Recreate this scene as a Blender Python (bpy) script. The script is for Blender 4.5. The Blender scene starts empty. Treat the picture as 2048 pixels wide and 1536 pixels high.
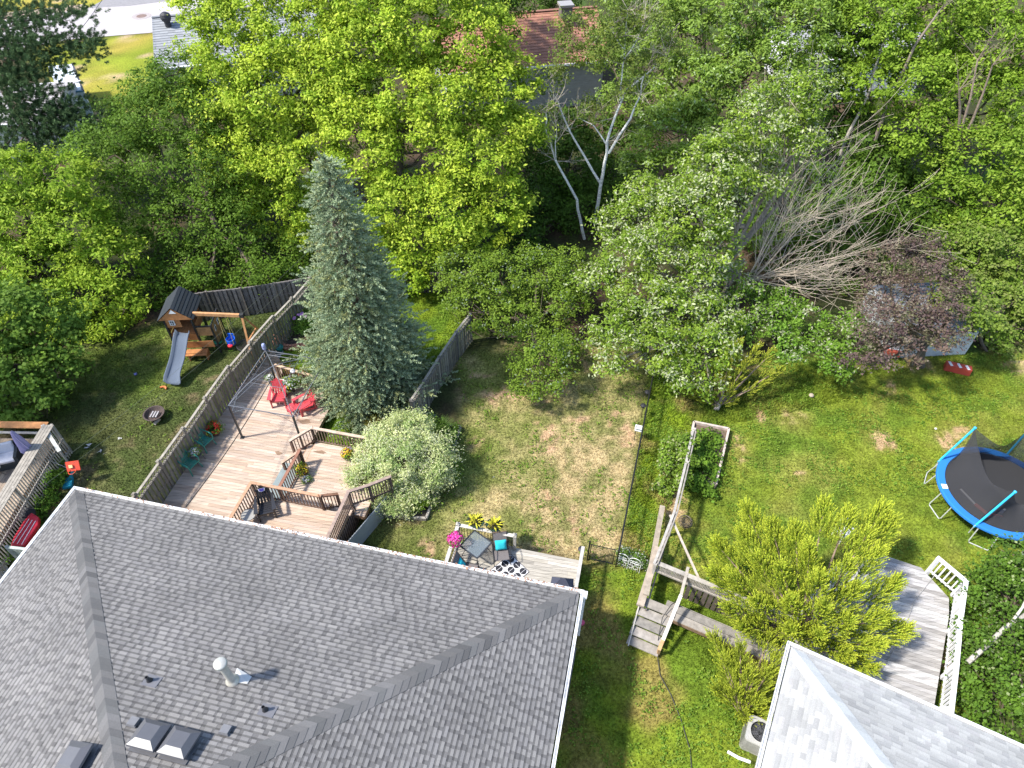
import bpy, math, random
import numpy as np
from mathutils import Vector, Matrix

sc = bpy.context.scene
# ---------------------------------------------------------------- camera, world, sun
CAM_H, PITCH, FPX = 24.0, 46.5, 1420.0
cam_d = bpy.data.cameras.new('camera'); cam = bpy.data.objects.new('camera', cam_d)
sc.collection.objects.link(cam); sc.camera = cam
cam.location = (0, 0, CAM_H); cam.rotation_euler = (math.radians(90 - PITCH), 0, 0)
cam_d.sensor_width = 36; cam_d.lens = FPX / 2048 * 36; cam_d.clip_end = 2000; cam_d.clip_start = .1
SUN_EL, SUN_AZ = 53.0, 194.0          # azimuth: math angle of the direction towards the sun
w = bpy.data.worlds.new('World'); sc.world = w; w.use_nodes = True
nt = w.node_tree; nt.nodes.clear()
sky = nt.nodes.new('ShaderNodeTexSky'); sky.sky_type = 'NISHITA'; sky.sun_disc = False
sky.sun_elevation = math.radians(SUN_EL); sky.sun_rotation = math.radians(90 - SUN_AZ)
bg = nt.nodes.new('ShaderNodeBackground'); bg.inputs[1].default_value = .15
wo = nt.nodes.new('ShaderNodeOutputWorld')
nt.links.new(sky.outputs[0], bg.inputs[0]); nt.links.new(bg.outputs[0], wo.inputs[0])
sl = bpy.data.lights.new('sun', 'SUN'); sl.energy = 3.5; sl.angle = math.radians(4); sl.color = (1, .95, .86)
so = bpy.data.objects.new('sun', sl); sc.collection.objects.link(so)
e_, a_ = math.radians(SUN_EL), math.radians(SUN_AZ)
so.rotation_euler = Vector((math.cos(e_)*math.cos(a_), math.cos(e_)*math.sin(a_), math.sin(e_))).to_track_quat('Z', 'Y').to_euler()
so.location = (-30, -10, 40)
sc.view_settings.view_transform = 'Standard'; sc.view_settings.look = 'None'
sc.view_settings.exposure = 1.12; sc.view_settings.gamma = 1
sc.render.resolution_x = 1024; sc.render.resolution_y = 768

# ---------------------------------------------------------------- helpers
CT, ST = math.cos(math.radians(PITCH)), math.sin(math.radians(PITCH))
def ray(px, py):
    u, v = px - 1024, py - 768
    return u, FPX*CT - v*ST, -FPX*ST - v*CT
def at(px, py, z=0.0):
    u, f, d = ray(px, py); t = (CAM_H - z) / -d
    return Vector((u*t, f*t, z))
def aty(px, py, Y):
    u, f, d = ray(px, py); t = Y / f
    return Vector((u*t, Y, CAM_H + d*t))
C = sc.collection
def thing(name, label, cat, loc=(0, 0, 0), group=None, rz=0):
    o = bpy.data.objects.new(name, None); C.objects.link(o); o.location = loc; o.rotation_euler = (0, 0, rz)
    o.empty_display_size = .2
    o['label'] = label; o['category'] = cat
    if group: o['group'] = group
    return o
def rootloc(o):
    while o.parent: o = o.parent
    return np.array(o.location) if o.type == 'EMPTY' else np.zeros(3)
def link(name, verts, faces, cols, mat, parent=None, local=False, smooth=False):
    me = bpy.data.meshes.new(name)
    v = np.asarray(verts, dtype=float)
    if parent is not None and not local: v = v - rootloc(parent)
    if isinstance(faces, np.ndarray):
        n, k = faces.shape
        me.vertices.add(len(v)); me.vertices.foreach_set('co', v.astype(np.float32).ravel())
        me.loops.add(n*k); me.loops.foreach_set('vertex_index', faces.astype(np.int32).ravel())
        me.polygons.add(n); me.polygons.foreach_set('loop_start', np.arange(0, n*k, k, dtype=np.int32))
        me.update(calc_edges=True)
    else:
        me.from_pydata([tuple(p) for p in v], [], faces); me.update()
    at_ = me.attributes.new('col', 'FLOAT_COLOR', 'FACE')
    c = np.ones((len(me.polygons), 4), dtype=np.float32); c[:, :3] = np.asarray(cols, dtype=np.float32)[:, :3]
    at_.data.foreach_set('color', c.ravel())
    if smooth: me.polygons.foreach_set('use_smooth', np.ones(len(me.polygons), dtype=bool))
    me.materials.append(mat)
    o = bpy.data.objects.new(name, me); C.objects.link(o)
    if parent is not None: o.parent = parent
    return o
def tag(o, label, cat, group=None):
    o['label'] = label; o['category'] = cat
    if group: o['group'] = group
    return o
def dup(o, parent=None):
    c = o.copy(); C.objects.link(c); c.parent = parent
    for ch in o.children: dup(ch, c)
    return c
rnd = random.Random(7)
def jit(c, a=.12, r=rnd):
    k = 1 + r.uniform(-a, a); return (c[0]*k, c[1]*k, c[2]*k)
class MB:
    def __init__(s): s.v, s.f, s.c = [], [], []
    def add(s, vs, fs, col):
        o = len(s.v); s.v += [tuple(p) for p in vs]; s.f += [tuple(i+o for i in f) for f in fs]; s.c += [col]*len(fs); return s
    def box(s, c, d, col=(.5, .5, .5), rz=0, M=None):
        x, y, z = d[0]/2, d[1]/2, d[2]/2
        vs = [Vector((i*x, j*y, k*z)) for i in (-1, 1) for j in (-1, 1) for k in (-1, 1)]
        R = M if M is not None else Matrix.Rotation(rz, 3, 'Z')
        c = Vector(c); vs = [c + R @ p for p in vs]
        return s.add(vs, [(0, 1, 3, 2), (4, 6, 7, 5), (0, 4, 5, 1), (2, 3, 7, 6), (0, 2, 6, 4), (1, 5, 7, 3)], col)
    def beam(s, a, b, w_, h, col=(.5, .5, .5), up=(0, 0, 1), ext=0):
        a, b = Vector(a), Vector(b); d = (b-a).normalized(); a = a - d*ext; b = b + d*ext
        up = Vector(up)
        if abs(d.dot(up)) > .98: up = Vector((0, 1, 0))
        x = d.cross(up).normalized(); z = x.cross(d).normalized()
        M = Matrix((x, d, z)).transposed()
        return s.box((a+b)/2, (w_, (b-a).length, h), col, M=M)
    def tube(s, pts, r, col=(.5, .5, .5), n=8, cap=True):
        pts = [Vector(p) for p in pts]; rs = r if isinstance(r, (list, tuple)) else [r]*len(pts)
        vs = []; fs = []; ref = None
        for i, p in enumerate(pts):
            d = (pts[min(i+1, len(pts)-1)] - pts[max(i-1, 0)]).normalized()
            if ref is None: ref = Vector((0, 0, 1)) if abs(d.z) < .9 else Vector((1, 0, 0))
            x = d.cross(ref).normalized(); y = x.cross(d).normalized(); ref = y
            for k in range(n):
                t = 2*math.pi*k/n; vs.append(p + (x*math.cos(t) + y*math.sin(t))*rs[i])
        for i in range(len(pts)-1):
            for k in range(n): fs.append((i*n+k, i*n+(k+1) % n, (i+1)*n+(k+1) % n, (i+1)*n+k))
        if cap: fs.append(tuple(range(n-1, -1, -1))); fs.append(tuple(range((len(pts)-1)*n, len(pts)*n)))
        return s.add(vs, fs, col)
    def lathe(s, c, prof, col=(.5, .5, .5), n=16, sx=1, sy=1, rz=0):
        vs = []; fs = []; c = Vector(c)
        for (r, z) in prof:
            for k in range(n):
                t = 2*math.pi*k/n; p = Vector((math.cos(t)*r*sx, math.sin(t)*r*sy, z)); p.rotate(Matrix.Rotation(rz, 3, 'Z')); vs.append(c+p)
        for i in range(len(prof)-1):
            for k in range(n): fs.append((i*n+k, i*n+(k+1) % n, (i+1)*n+(k+1) % n, (i+1)*n+k))
        return s.add(vs, fs, col)
    def poly(s, pts, col, th=0.0):
        pts = [Vector(p) for p in pts]; n = len(pts)
        if th == 0: return s.add(pts, [tuple(range(n))], col)
        lo = [p - Vector((0, 0, th)) for p in pts]
        return s.add(pts+lo, [tuple(range(n)), tuple(range(2*n-1, n-1, -1))] + [(i, i+n, (i+1) % n+n, (i+1) % n) for i in range(n)], col)
    def build(s, name, mat, parent=None, local=False, smooth=False):
        return link(name, s.v, s.f, s.c, mat, parent, local, smooth)

# ---------------------------------------------------------------- materials (colour comes from a face attribute times procedural wear)
def mat(name, rough=.6, nscale=6, namt=.25, bump=0.0, grain=None, trans=0.0, metal=0, spec=.5, alpha=None, coat=0):
    m = bpy.data.materials.new(name); m.use_nodes = True; t = m.node_tree; N, L = t.nodes, t.links
    b = N['Principled BSDF']; b.inputs['Roughness'].default_value = rough; b.inputs['Metallic'].default_value = metal
    b.inputs['Specular IOR Level'].default_value = spec
    if coat: b.inputs['Coat Weight'].default_value = coat
    a = N.new('ShaderNodeAttribute'); a.attribute_name = 'col'
    col = a.outputs['Color']
    if namt:
        tc = N.new('ShaderNodeTexCoord'); mp = N.new('ShaderNodeMapping'); L.new(tc.outputs['Object'], mp.inputs[0])
        if grain is not None:
            mp.inputs['Rotation'].default_value = (0, 0, grain[0]); mp.inputs['Scale'].default_value = grain[1]
        n = N.new('ShaderNodeTexNoise'); n.inputs['Scale'].default_value = nscale; n.inputs['Detail'].default_value = 6; n.inputs['Roughness'].default_value = .65
        L.new(mp.outputs[0], n.inputs['Vector'])
        r = N.new('ShaderNodeMapRange'); r.inputs[1].default_value = .3; r.inputs[2].default_value = .7
        r.inputs[3].default_value = 1-namt; r.inputs[4].default_value = 1+namt; L.new(n.outputs[0], r.inputs[0])
        x = N.new('ShaderNodeVectorMath'); x.operation = 'SCALE'; L.new(col, x.inputs[0]); L.new(r.outputs[0], x.inputs['Scale']); col = x.outputs[0]
        if bump:
            bp = N.new('ShaderNodeBump'); bp.inputs['Strength'].default_value = bump; bp.inputs['Distance'].default_value = .02
            L.new(n.outputs[0], bp.inputs['Height']); L.new(bp.outputs[0], b.inputs['Normal'])
    L.new(col, b.inputs['Base Color'])
    if trans:
        tr = N.new('ShaderNodeBsdfTranslucent'); L.new(col, tr.inputs[0]); mx = N.new('ShaderNodeMixShader'); mx.inputs[0].default_value = trans
        L.new(b.outputs[0], mx.inputs[1]); L.new(tr.outputs[0], mx.inputs[2]); L.new(mx.outputs[0], N['Material Output'].inputs[0])
    if alpha is not None:
        b.inputs['Alpha'].default_value = alpha
    return m
A_H = math.radians(-12.6)            # direction of the main house eave
A_R = math.radians(-28)              # direction of the right house eave
MLEAF = mat('leaf', .62, namt=0, trans=.36, spec=.18)
MNEED = mat('needle', .7, namt=0, trans=.12, spec=.15)
MBARK = mat('bark', .9, 9, .35, .6)
MBIRCH = mat('birch_bark', .75, 7, .5, .3, grain=(0, (.5, .5, 3)))
MWOOD = mat('weathered_wood', .8, 5, .3, .3)
MDECK = mat('deck_wood', .75, 3.5, .3, .2, grain=(-A_H, (.35, 5, 1)))
MDECKR = mat('white_deck_wood', .7, 3, .35, .2, grain=(-A_R, (.4, 4, 1)))
MPAINT = mat('paint', .5, 4, .12)
MPLAS = mat('plastic', .38, 5, .06)
MMET = mat('metal', .4, 8, .12, metal=.3)
MSHIN = mat('shingle', .9, 40, .16, .25)
MFAB = mat('fabric', .9, 30, .12, .2)
MWALL = mat('siding', .7, 3, .08)
MBRICK = mat('brick', .85, 20, .25, .3)
MRUB = mat('rubber', .6, 5, .1)
MSTONE = mat('stone', .85, 10, .3, .3)
MNET = mat('netting', .9, 5, 0, alpha=.75)
MGLASS = mat('glass', .08, 4, 0, alpha=.35, spec=.8)
MPETAL = mat('petal', .6, namt=0, trans=.25)

# ---------------------------------------------------------------- foliage
def leafmesh(name, P, AX, NO, L_, W_, col, parent, m=MLEAF):
    """one diamond leaf per point: axis AX, normal NO"""
    AX = AX/np.linalg.norm(AX, axis=1, keepdims=True)
    B = np.cross(AX, NO); B /= (np.linalg.norm(B, axis=1, keepdims=True)+1e-9)
    n = len(P); L_ = np.broadcast_to(L_, (n,))[:, None]; W_ = np.broadcast_to(W_, (n,))[:, None]
    V = np.empty((n, 4, 3)); V[:, 0] = P-AX*L_/2; V[:, 1] = P+B*W_/2; V[:, 2] = P+AX*L_/2; V[:, 3] = P-B*W_/2
    F = np.arange(n*4).reshape(n, 4)
    return link(name, V.reshape(-1, 3), F, col, m, parent)
def unit(v): return v/(np.linalg.norm(v, axis=-1, keepdims=True)+1e-9)
def lobes_to_clumps(lobes, cr, cov, rg, under=.35):
    lobes = np.array(lobes, dtype=float); out = []; od = []
    for i, l in enumerate(lobes):
        r, rz = l[3], l[4]
        n = max(6, int(cov*4*math.pi*r*r*.85/(math.pi*cr*cr)))
        d = unit(rg.normal(size=(n, 3))); rr = rg.uniform(.6, 1.06, (n, 1))
        p = l[:3] + d*rr*np.array([r, r, rz])
        keep = (d[:, 2] > -.35) | (rg.random(n) < under)
        for j, q in enumerate(lobes):
            if j == i: continue
            s = (p-q[:3])/np.array([q[3], q[3], q[4]]); keep &= ~((np.linalg.norm(s, axis=1) < .6))
        keep &= p[:, 2] > .15
        out.append(p[keep]); od.append(d[keep])
    return np.concatenate(out), np.concatenate(od)
def foliage(name, parent, lobes, pal, seed, leaf=(.17, .1), cr=.5, cov=1.4, nl=62, droop=.35, flip=0, flipcol=(.4, .42, .3), tipcol=None, m=MLEAF, flat=.6, under=.35):
    rg = np.random.default_rng(seed)
    leaf = (leaf[0]*.86, leaf[1]*.86); nl = int(nl*1.3)
    c, d = lobes_to_clumps(lobes, cr, cov, rg, under)
    n = len(c); k = nl
    sz = rg.uniform(.45, 1.5, (n, 1, 1))
    off = rg.normal(size=(n, k, 3))*np.array([.52, .52, .52*flat])*cr*sz
    P = (c[:, None]+off)
    outw = unit(off+d[:, None]*cr*.8)
    NO = unit(outw*.55+np.array([0, 0, .75])+rg.normal(size=(n, k, 3))*.55)
    AX = unit(np.cross(NO, rg.normal(size=(n, k, 3))))+np.array([0, 0, -droop]); AX = AX - NO*(AX*NO).sum(-1, keepdims=True)*.7
    pal = np.array(pal)*np.array([1.3, 1.2, .85]); w1 = rg.random((n, 1)); base = pal[rg.integers(0, len(pal), n)][:, None]*(.8+.4*w1[:, :, None])
    col = base*(rg.uniform(.72, 1.28, (n, k, 1)))
    mixc = pal[rg.integers(0, len(pal), (n, k))]; col = col*.6+mixc*.4
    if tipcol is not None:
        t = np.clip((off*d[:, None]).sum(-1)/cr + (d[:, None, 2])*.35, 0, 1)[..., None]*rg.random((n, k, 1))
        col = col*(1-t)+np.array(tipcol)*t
    if flip:
        fc = rg.random((n, 1)); f = rg.random((n, k)) < flip*np.where(fc < .42, 1.9, .3); col[f] = (col[f]*.25+np.array(flipcol)*.75)*rg.uniform(.75, 1.15, (f.sum(), 1))
    P = P.reshape(-1, 3); keep = P[:, 2] > .05
    s = rg.uniform(.55, 1.4, len(P))[keep]
    leafmesh(name, P[keep], AX.reshape(-1, 3)[keep], NO.reshape(-1, 3)[keep], leaf[0]*s, leaf[1]*s, col.reshape(-1, 3)[keep], parent, m)
    return c
def plumes(name, parent, base, dirs, lens, rad, n, pal, seed, leaf=(.1, .04), spread=.6, tip=None, m=MNEED, up=.0):
    """feathery sprays: leaf sized pieces along an axis, tapering to a tip"""
    rg = np.random.default_rng(seed); N = len(base)
    dirs = unit(np.asarray(dirs)); lens = np.broadcast_to(lens, (N,)); rad = np.broadcast_to(rad, (N,))
    t = rg.random((N, n))**.8
    a = unit(np.cross(dirs, np.array([.3, .2, 1.0]))+1e-6); b = np.cross(dirs, a)
    th = rg.random((N, n))*2*math.pi; rr = rad[:, None]*(1-t)**.7*np.sqrt(rg.random((N, n)))*(.35+.65*np.minimum(1, t*4))
    radial = a[:, None]*np.cos(th)[..., None]+b[:, None]*np.sin(th)[..., None]
    P = base[:, None]+dirs[:, None]*(t*lens[:, None])[..., None]+radial*rr[..., None]
    AX = unit(dirs[:, None]+radial*spread+rg.normal(size=(N, n, 3))*.3+np.array([0, 0, up])); NO = unit(radial+rg.normal(size=(N, n, 3))*.5+np.array([0, 0, .4]))
    pal = np.array(pal); col = pal[rg.integers(0, len(pal), N)][:, None]*rg.uniform(.75, 1.25, (N, n, 1))*rg.uniform(.8, 1.2, (N, 1, 1))
    if tip is not None:
        tt = (t**2)[..., None]*.8; col = col*(1-tt)+np.array(tip)*tt*rg.uniform(.8, 1.2, (N, n, 1))
    P = P.reshape(-1, 3); s = rg.uniform(.7, 1.3, len(P)); k = P[:, 2] > .04
    return leafmesh(name, P[k], AX.reshape(-1, 3)[k], NO.reshape(-1, 3)[k], (leaf[0]*s)[k], (leaf[1]*s)[k], col.reshape(-1, 3)[k], parent, m)
def limb(mb, a, b, r0, r1, col, rg, bend=.12, n=5, sides=6):
    a, b = np.array(a, float), np.array(b, float); L_ = np.linalg.norm(b-a); pts = []; rs = []
    o1 = rg.normal(size=3)*L_*bend
    for i in range(n+1):
        t = i/n; pts.append(a+(b-a)*t+o1*math.sin(math.pi*t)+np.array([0, 0, -.12*L_*math.sin(math.pi*t)])); rs.append(r0+(r1-r0)*t)
    mb.tube(pts, rs, col, sides); return pts
BARK = (.11, .085, .06)
def tree(name, label, lobes_px, base, pal, seed, group=None, cat='tree', barkcol=BARK, tr=.22, fork=.35, mbark=None, twigs=5, **kw):
    """lobes_px: (px, py, Y, r[, rz]) crown masses placed at their depth Y"""
    rg = np.random.default_rng(seed+1000)
    lobes = []
    for l in lobes_px:
        p = aty(l[0], l[1], l[2]); rz = l[4] if len(l) > 4 else l[3]*.85
        lobes.append((p.x, p.y, p.z, l[3], rz))
    root = thing(name, label, cat, (base[0], base[1], 0), group)
    c = foliage('crown', root, lobes, pal, seed, **kw)
    top = max(l[2] for l in lobes); cx = np.mean([l[0] for l in lobes]); cy = np.mean([l[1] for l in lobes])
    mb = MB(); B0 = np.array([base[0], base[1], -.1]); fz = top*fork
    F = np.array([base[0]*.75+cx*.25, base[1]*.75+cy*.25, fz])
    limb(mb, B0, F, tr, tr*.75, barkcol, rg, .03, 6, 8)
    hl = max(lobes, key=lambda l: l[2]); T = np.array([hl[0], hl[1], hl[2]-hl[4]*.2]); limb(mb, F, T, tr*.7, .03, barkcol, rg, .05, 6, 7)
    for l in lobes:
        t = rg.uniform(0, .5); s = F*(1-t)+T*t; s[2] = min(s[2], max(l[2]*.8, fz*.8))
        e = np.array(l[:3]); pts = limb(mb, s, e, tr*.42, .03, barkcol, rg, .08, 5, 6)
        for q in range(twigs):
            j = rg.integers(2, 6); e2 = e+unit(rg.normal(size=3))*l[3]*.85; limb(mb, pts[j], e2, .03, .008, barkcol, rg, .1, 3, 4)
    mb.build('trunk', mbark or MBARK, root)
    return root

# ---------------------------------------------------------------- ground
def vnoise(x, y, s, seed):
    """smooth value noise, numpy"""
    rg = np.random.default_rng(seed); T = rg.random((256, 256)); x = x/s+500.; y = y/s+500.
    i = np.floor(x).astype(int); j = np.floor(y).astype(int); fx = x-i; fy = y-j; fx = fx*fx*(3-2*fx); fy = fy*fy*(3-2*fy)
    g = lambda a, b: T[a % 256, b % 256]
    return (g(i, j)*(1-fx)+g(i+1, j)*fx)*(1-fy)+(g(i, j+1)*(1-fx)+g(i+1, j+1)*fx)*fy
def fbm(x, y, s, seed): return sum(vnoise(x, y, s/2**k, seed+k)*.5**k for k in range(4))/1.875
def W(pts): return [tuple(at(a, b)[:2]) for a, b in pts]
def inside(x, y, poly, soft=.25):
    """soft mask of a polygon on the ground (signed distance)"""
    n = len(poly); d = np.full(x.shape, 1e9); ins = np.zeros(x.shape, bool)
    for i in range(n):
        (x0, y0), (x1, y1) = poly[i], poly[(i+1) % n]; ex, ey = x1-x0, y1-y0
        t = np.clip(((x-x0)*ex+(y-y0)*ey)/(ex*ex+ey*ey+1e-9), 0, 1); d = np.minimum(d, np.hypot(x-x0-t*ex, y-y0-t*ey))
        c = ((y0 > y) != (y1 > y)) & (x < (x1-x0)*(y-y0)/((y1-y0) if y1 != y0 else 1e-9)+x0); ins ^= c
    return np.clip(.5+np.where(ins, d, -d)/soft*.5, 0, 1)
Z_SPR = W([(270, 1000), (625, 600), (640, 560), (920, 520), (930, 660), (850, 770), (740, 1010)])
Z_DRY = W([(830, 1030), (930, 830), (905, 720), (1000, 690), (1310, 690), (1240, 1115), (1180, 1125), (1035, 1095), (880, 1130), (720, 1120), (730, 1030)])
Z_STRIP = W([(1240, 1115), (1310, 700), (1400, 700), (1390, 860), (1300, 1120)])
Z_RIGHT = W([(1385, 850), (1400, 720), (2200, 700), (2200, 1400), (1480, 1500), (1300, 1120)])
Z_LEFT = W([(-200, 1200), (-200, 700), (170, 700), (330, 640), (620, 590), (270, 1010), (100, 1100)])
Z_LOW = W([(1100, 1160), (1180, 1115), (1300, 1130), (1500, 1250), (1500, 1700), (1000, 1700)])
Z_FAR = W([(60, 100), (150, 80), (310, 66), (400, 50), (420, 200), (140, 260), (100, 150)])
Z_FAR2 = W([(-200, 45), (20, 30), (200, 12), (300, -8), (300, -60), (-300, -60)])
Z_PLUM = W([(1400, 700), (2200, 640), (2200, 760), (1700, 745), (1420, 830)])
Z_PATH = W([(-60, 1250), (90, 1090), (160, 950), (250, 1000), (120, 1200)])
def mix(c, k, m): return c*(1-m[..., None])+np.asarray(k)*m[..., None]
def groundcol(x, y):
    x = x+.5*(fbm(x, y, .8, 61)-.5); y = y+.5*(fbm(x, y, .8, 71)-.5)
    n1 = fbm(x, y, 3.0, 1); n2 = fbm(x, y, .9, 11); n3 = fbm(x, y, 6, 21); n4 = fbm(x, y, .35, 31); n5 = fbm(x, y, 1.6, 41)
    sm = lambda v, a, b: np.clip((v-a)/(b-a), 0, 1)
    S = x.shape+(3,)
    soil = mix(np.full(S, (.035, .045, .015)), (.075, .055, .035), sm(n1, .45, .62))
    soil = mix(soil, (.045, .09, .015), sm(n2, .55, .7)*.7)
    c = soil
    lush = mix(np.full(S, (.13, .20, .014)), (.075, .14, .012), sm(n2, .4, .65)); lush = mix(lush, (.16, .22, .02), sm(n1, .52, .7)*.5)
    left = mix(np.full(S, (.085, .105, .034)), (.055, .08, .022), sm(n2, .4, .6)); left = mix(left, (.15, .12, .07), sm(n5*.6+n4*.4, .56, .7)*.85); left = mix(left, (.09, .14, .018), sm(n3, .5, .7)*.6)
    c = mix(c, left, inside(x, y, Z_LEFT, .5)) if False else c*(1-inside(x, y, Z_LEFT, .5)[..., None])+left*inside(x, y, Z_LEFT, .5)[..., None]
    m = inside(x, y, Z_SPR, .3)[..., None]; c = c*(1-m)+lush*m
    dryness = sm(n1*.45+n3*.25+n2*.3, .36, .56)
    ctr = at(1150, 960); rr = np.hypot((x-ctr.x)/3.6, (y-ctr.y)/4.6); dryness = np.clip(dryness*.7+.65*np.clip(1.35-rr, 0, 1)-.1, 0, 1)
    dry = mix(np.full(S, (.14, .18, .04)), (.32, .27, .14), dryness*(.35+.65*sm(n4*.6+n2*.4, .38, .58)))
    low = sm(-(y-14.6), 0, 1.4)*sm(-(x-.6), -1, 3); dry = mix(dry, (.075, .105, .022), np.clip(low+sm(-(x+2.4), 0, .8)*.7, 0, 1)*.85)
    dry = mix(dry, (.38, .27, .17), sm(n5, .63, .72)*sm(n4, .45, .6)*.8)
    m = inside(x, y, Z_DRY, .35)[..., None]; c = c*(1-m)+dry*m
    strip = mix(lush*1.25, (.28, .23, .09), sm(n5*.6+n2*.4, .5, .62)*.75)
    m = inside(x, y, Z_STRIP, .25)[..., None]; c = c*(1-m)+strip*m
    right = mix(np.full(S, (.145, .20, .021)), (.08, .14, .015), sm(n2*.6+n1*.4, .44, .6)*.9); right = mix(right, (.29, .27, .07), sm(n3*.4+n5*.6, .47, .66)*.5)
    right = mix(right, (.36, .27, .16), sm(n5, .66, .73)*sm(n4, .42, .55)*.9)
    m = inside(x, y, Z_RIGHT, .3)[..., None]; c = c*(1-m)+right*m
    lowc = mix(np.full(S, (.14, .20, .018)), (.09, .15, .014), sm(n2, .42, .6)); lowc = mix(lowc, (.22, .17, .06), sm(n5*.55+n1*.45, .53, .66)*.7)
    m = inside(x, y, Z_LOW, .3)[..., None]; c = c*(1-m)+lowc*m
    far = mix(np.full(S, (.17, .22, .02)), (.30, .24, .05), sm(n1*.5+n3*.5, .42, .6)*.7); far = mix(far, (.4, .3, .2), sm(n5, .66, .75)*.8)
    m = np.maximum(inside(x, y, Z_FAR, .5), inside(x, y, Z_FAR2, .5))[..., None]; c = c*(1-m)+far*m
    m = inside(x, y, Z_PATH, .5)*sm(n2, .3, .6); c = mix(c, (.10, .095, .05), m*.7)
    return c*(.62+.76*n4)[..., None]*(.85+.3*n2)[..., None]*np.array([1.08, 1.0, 1.0])
xs = np.concatenate([[-500, -200, -90], np.arange(-60, -24, .8), np.arange(-24, 24, .16), np.arange(24, 40, .8), [60, 200, 500]])
ys = np.concatenate([[-400, -100, -20, -4], np.arange(2, 34, .16), np.arange(34, 90, .8), [120, 250, 700]])
X, Y = np.meshgrid(xs, ys); nx, ny = len(xs), len(ys)
zz = np.where((np.abs(X) < 24) & (Y < 34) & (Y > 2), (fbm(X, Y, 2.2, 77)-.5)*.05-.01, 0)
V = np.stack([X, Y, zz], -1).reshape(-1, 3)
i, j = np.meshgrid(np.arange(nx-1), np.arange(ny-1)); k = (j*nx+i).ravel(); F = np.stack([k, k+1, k+nx+1, k+nx], -1)
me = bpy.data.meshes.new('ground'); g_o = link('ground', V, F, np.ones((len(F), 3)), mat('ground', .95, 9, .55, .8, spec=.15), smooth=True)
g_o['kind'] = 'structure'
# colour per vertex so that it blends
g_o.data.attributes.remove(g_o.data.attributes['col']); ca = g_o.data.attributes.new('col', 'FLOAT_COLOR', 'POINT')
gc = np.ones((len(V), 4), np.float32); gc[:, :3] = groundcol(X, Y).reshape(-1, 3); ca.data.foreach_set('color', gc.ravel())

# grass blades over the lawns in view
def grass(name, zones, n, h, wd, seed, label, bright=1.15, weed=None):
    rg = np.random.default_rng(seed); out = []
    for z in zones:
        za = np.array(z); lo = np.maximum(za.min(0), (-22, 5)); hi = np.minimum(za.max(0), (24, 31)); a = (hi-lo).prod(); q = rg.uniform(lo, hi, (int(a*n), 2))
        q = q[inside(q[:, 0], q[:, 1], z, .1) > .5]; out.append(q)
    q = np.concatenate(out); x, y = q[:, 0], q[:, 1]
    dens = fbm(x, y, .5, 5); keep = rg.random(len(x)) < .35+1.1*dens; x, y = x[keep], y[keep]; n = len(x)
    c = groundcol(x, y)*bright*rg.uniform(.65, 1.4, (n, 1))
    hh = h*rg.uniform(.5, 1.5, n); th = rg.uniform(0, math.pi, n); ww = wd*rg.uniform(.6, 1.4, n)
    if weed is not None: k = rg.random(n) < .12*fbm(x, y, 1, 91)*2; c[k] = np.array(weed)*rg.uniform(.8, 1.2, (k.sum(), 1))
    z0 = (fbm(x, y, 2.2, 77)-.5)*.05-.02
    V = np.empty((n, 3, 3)); V[:, 0] = np.stack([x-np.cos(th)*ww, y-np.sin(th)*ww, z0], -1); V[:, 1] = np.stack([x+np.cos(th)*ww, y+np.sin(th)*ww, z0], -1)
    V[:, 2] = np.stack([x+rg.normal(size=n)*hh*.5, y+rg.normal(size=n)*hh*.5, z0+hh], -1)
    o = link(name, V.reshape(-1, 3), np.arange(n*3).reshape(n, 3), c, MLEAF); o['kind'] = 'stuff'
    return tag(o, label, 'grass')
grass('lawn_grass', [Z_SPR, Z_DRY, Z_RIGHT, Z_LOW, Z_LEFT], 620, .06, .018, 3, 'short mown grass blades covering the back yards')
grass('tall_grass', [Z_STRIP, W([(1400, 760), (1700, 760), (1700, 800), (1400, 860)])], 700, .13, .025, 4, 'longer lush grass in the strip beside the black chain link fence', 1.3, (.3, .42, .05))

# broad leaved weeds and clover scattered in the lawns
def weeds(zones, dens, seed):
    rg = np.random.default_rng(seed); out = []
    for z, dn in zip(zones, dens):
        za = np.array(z); lo = np.maximum(za.min(0), (-22, 5)); hi = np.minimum(za.max(0), (24, 31)); q = rg.uniform(lo, hi, (int((hi-lo).prod()*dn), 2))
        q = q[(inside(q[:, 0], q[:, 1], z, .1) > .5) & (fbm(q[:, 0], q[:, 1], 1.1, 801) > .5)]; out.append(q)
    q = np.concatenate(out); q = np.repeat(q, 5, 0)+rg.normal(size=(len(q)*5, 2))*.05; n = len(q)
    P = np.stack([q[:, 0], q[:, 1], rg.uniform(.03, .09, n)], -1); NO = unit(rg.normal(size=(n, 3))*.4+np.array([0, 0, 1])); AX = unit(np.cross(NO, rg.normal(size=(n, 3))))
    c = np.array([(.16, .27, .03), (.11, .21, .02), (.24, .33, .05)])[rg.integers(0, 3, n)]*rg.uniform(.7, 1.3, (n, 1)); s = rg.uniform(.5, 1.4, n)
    o = leafmesh('lawn_weeds', P, AX, NO, .07*s, .05*s, c, None); o['kind'] = 'stuff'; tag(o, 'small broad leaved weeds and clover scattered through the lawns', 'weeds')
weeds([Z_STRIP, Z_RIGHT, Z_LOW, Z_DRY, Z_LEFT, Z_SPR], [130, 30, 30, 14, 4, 15], 12)

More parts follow.
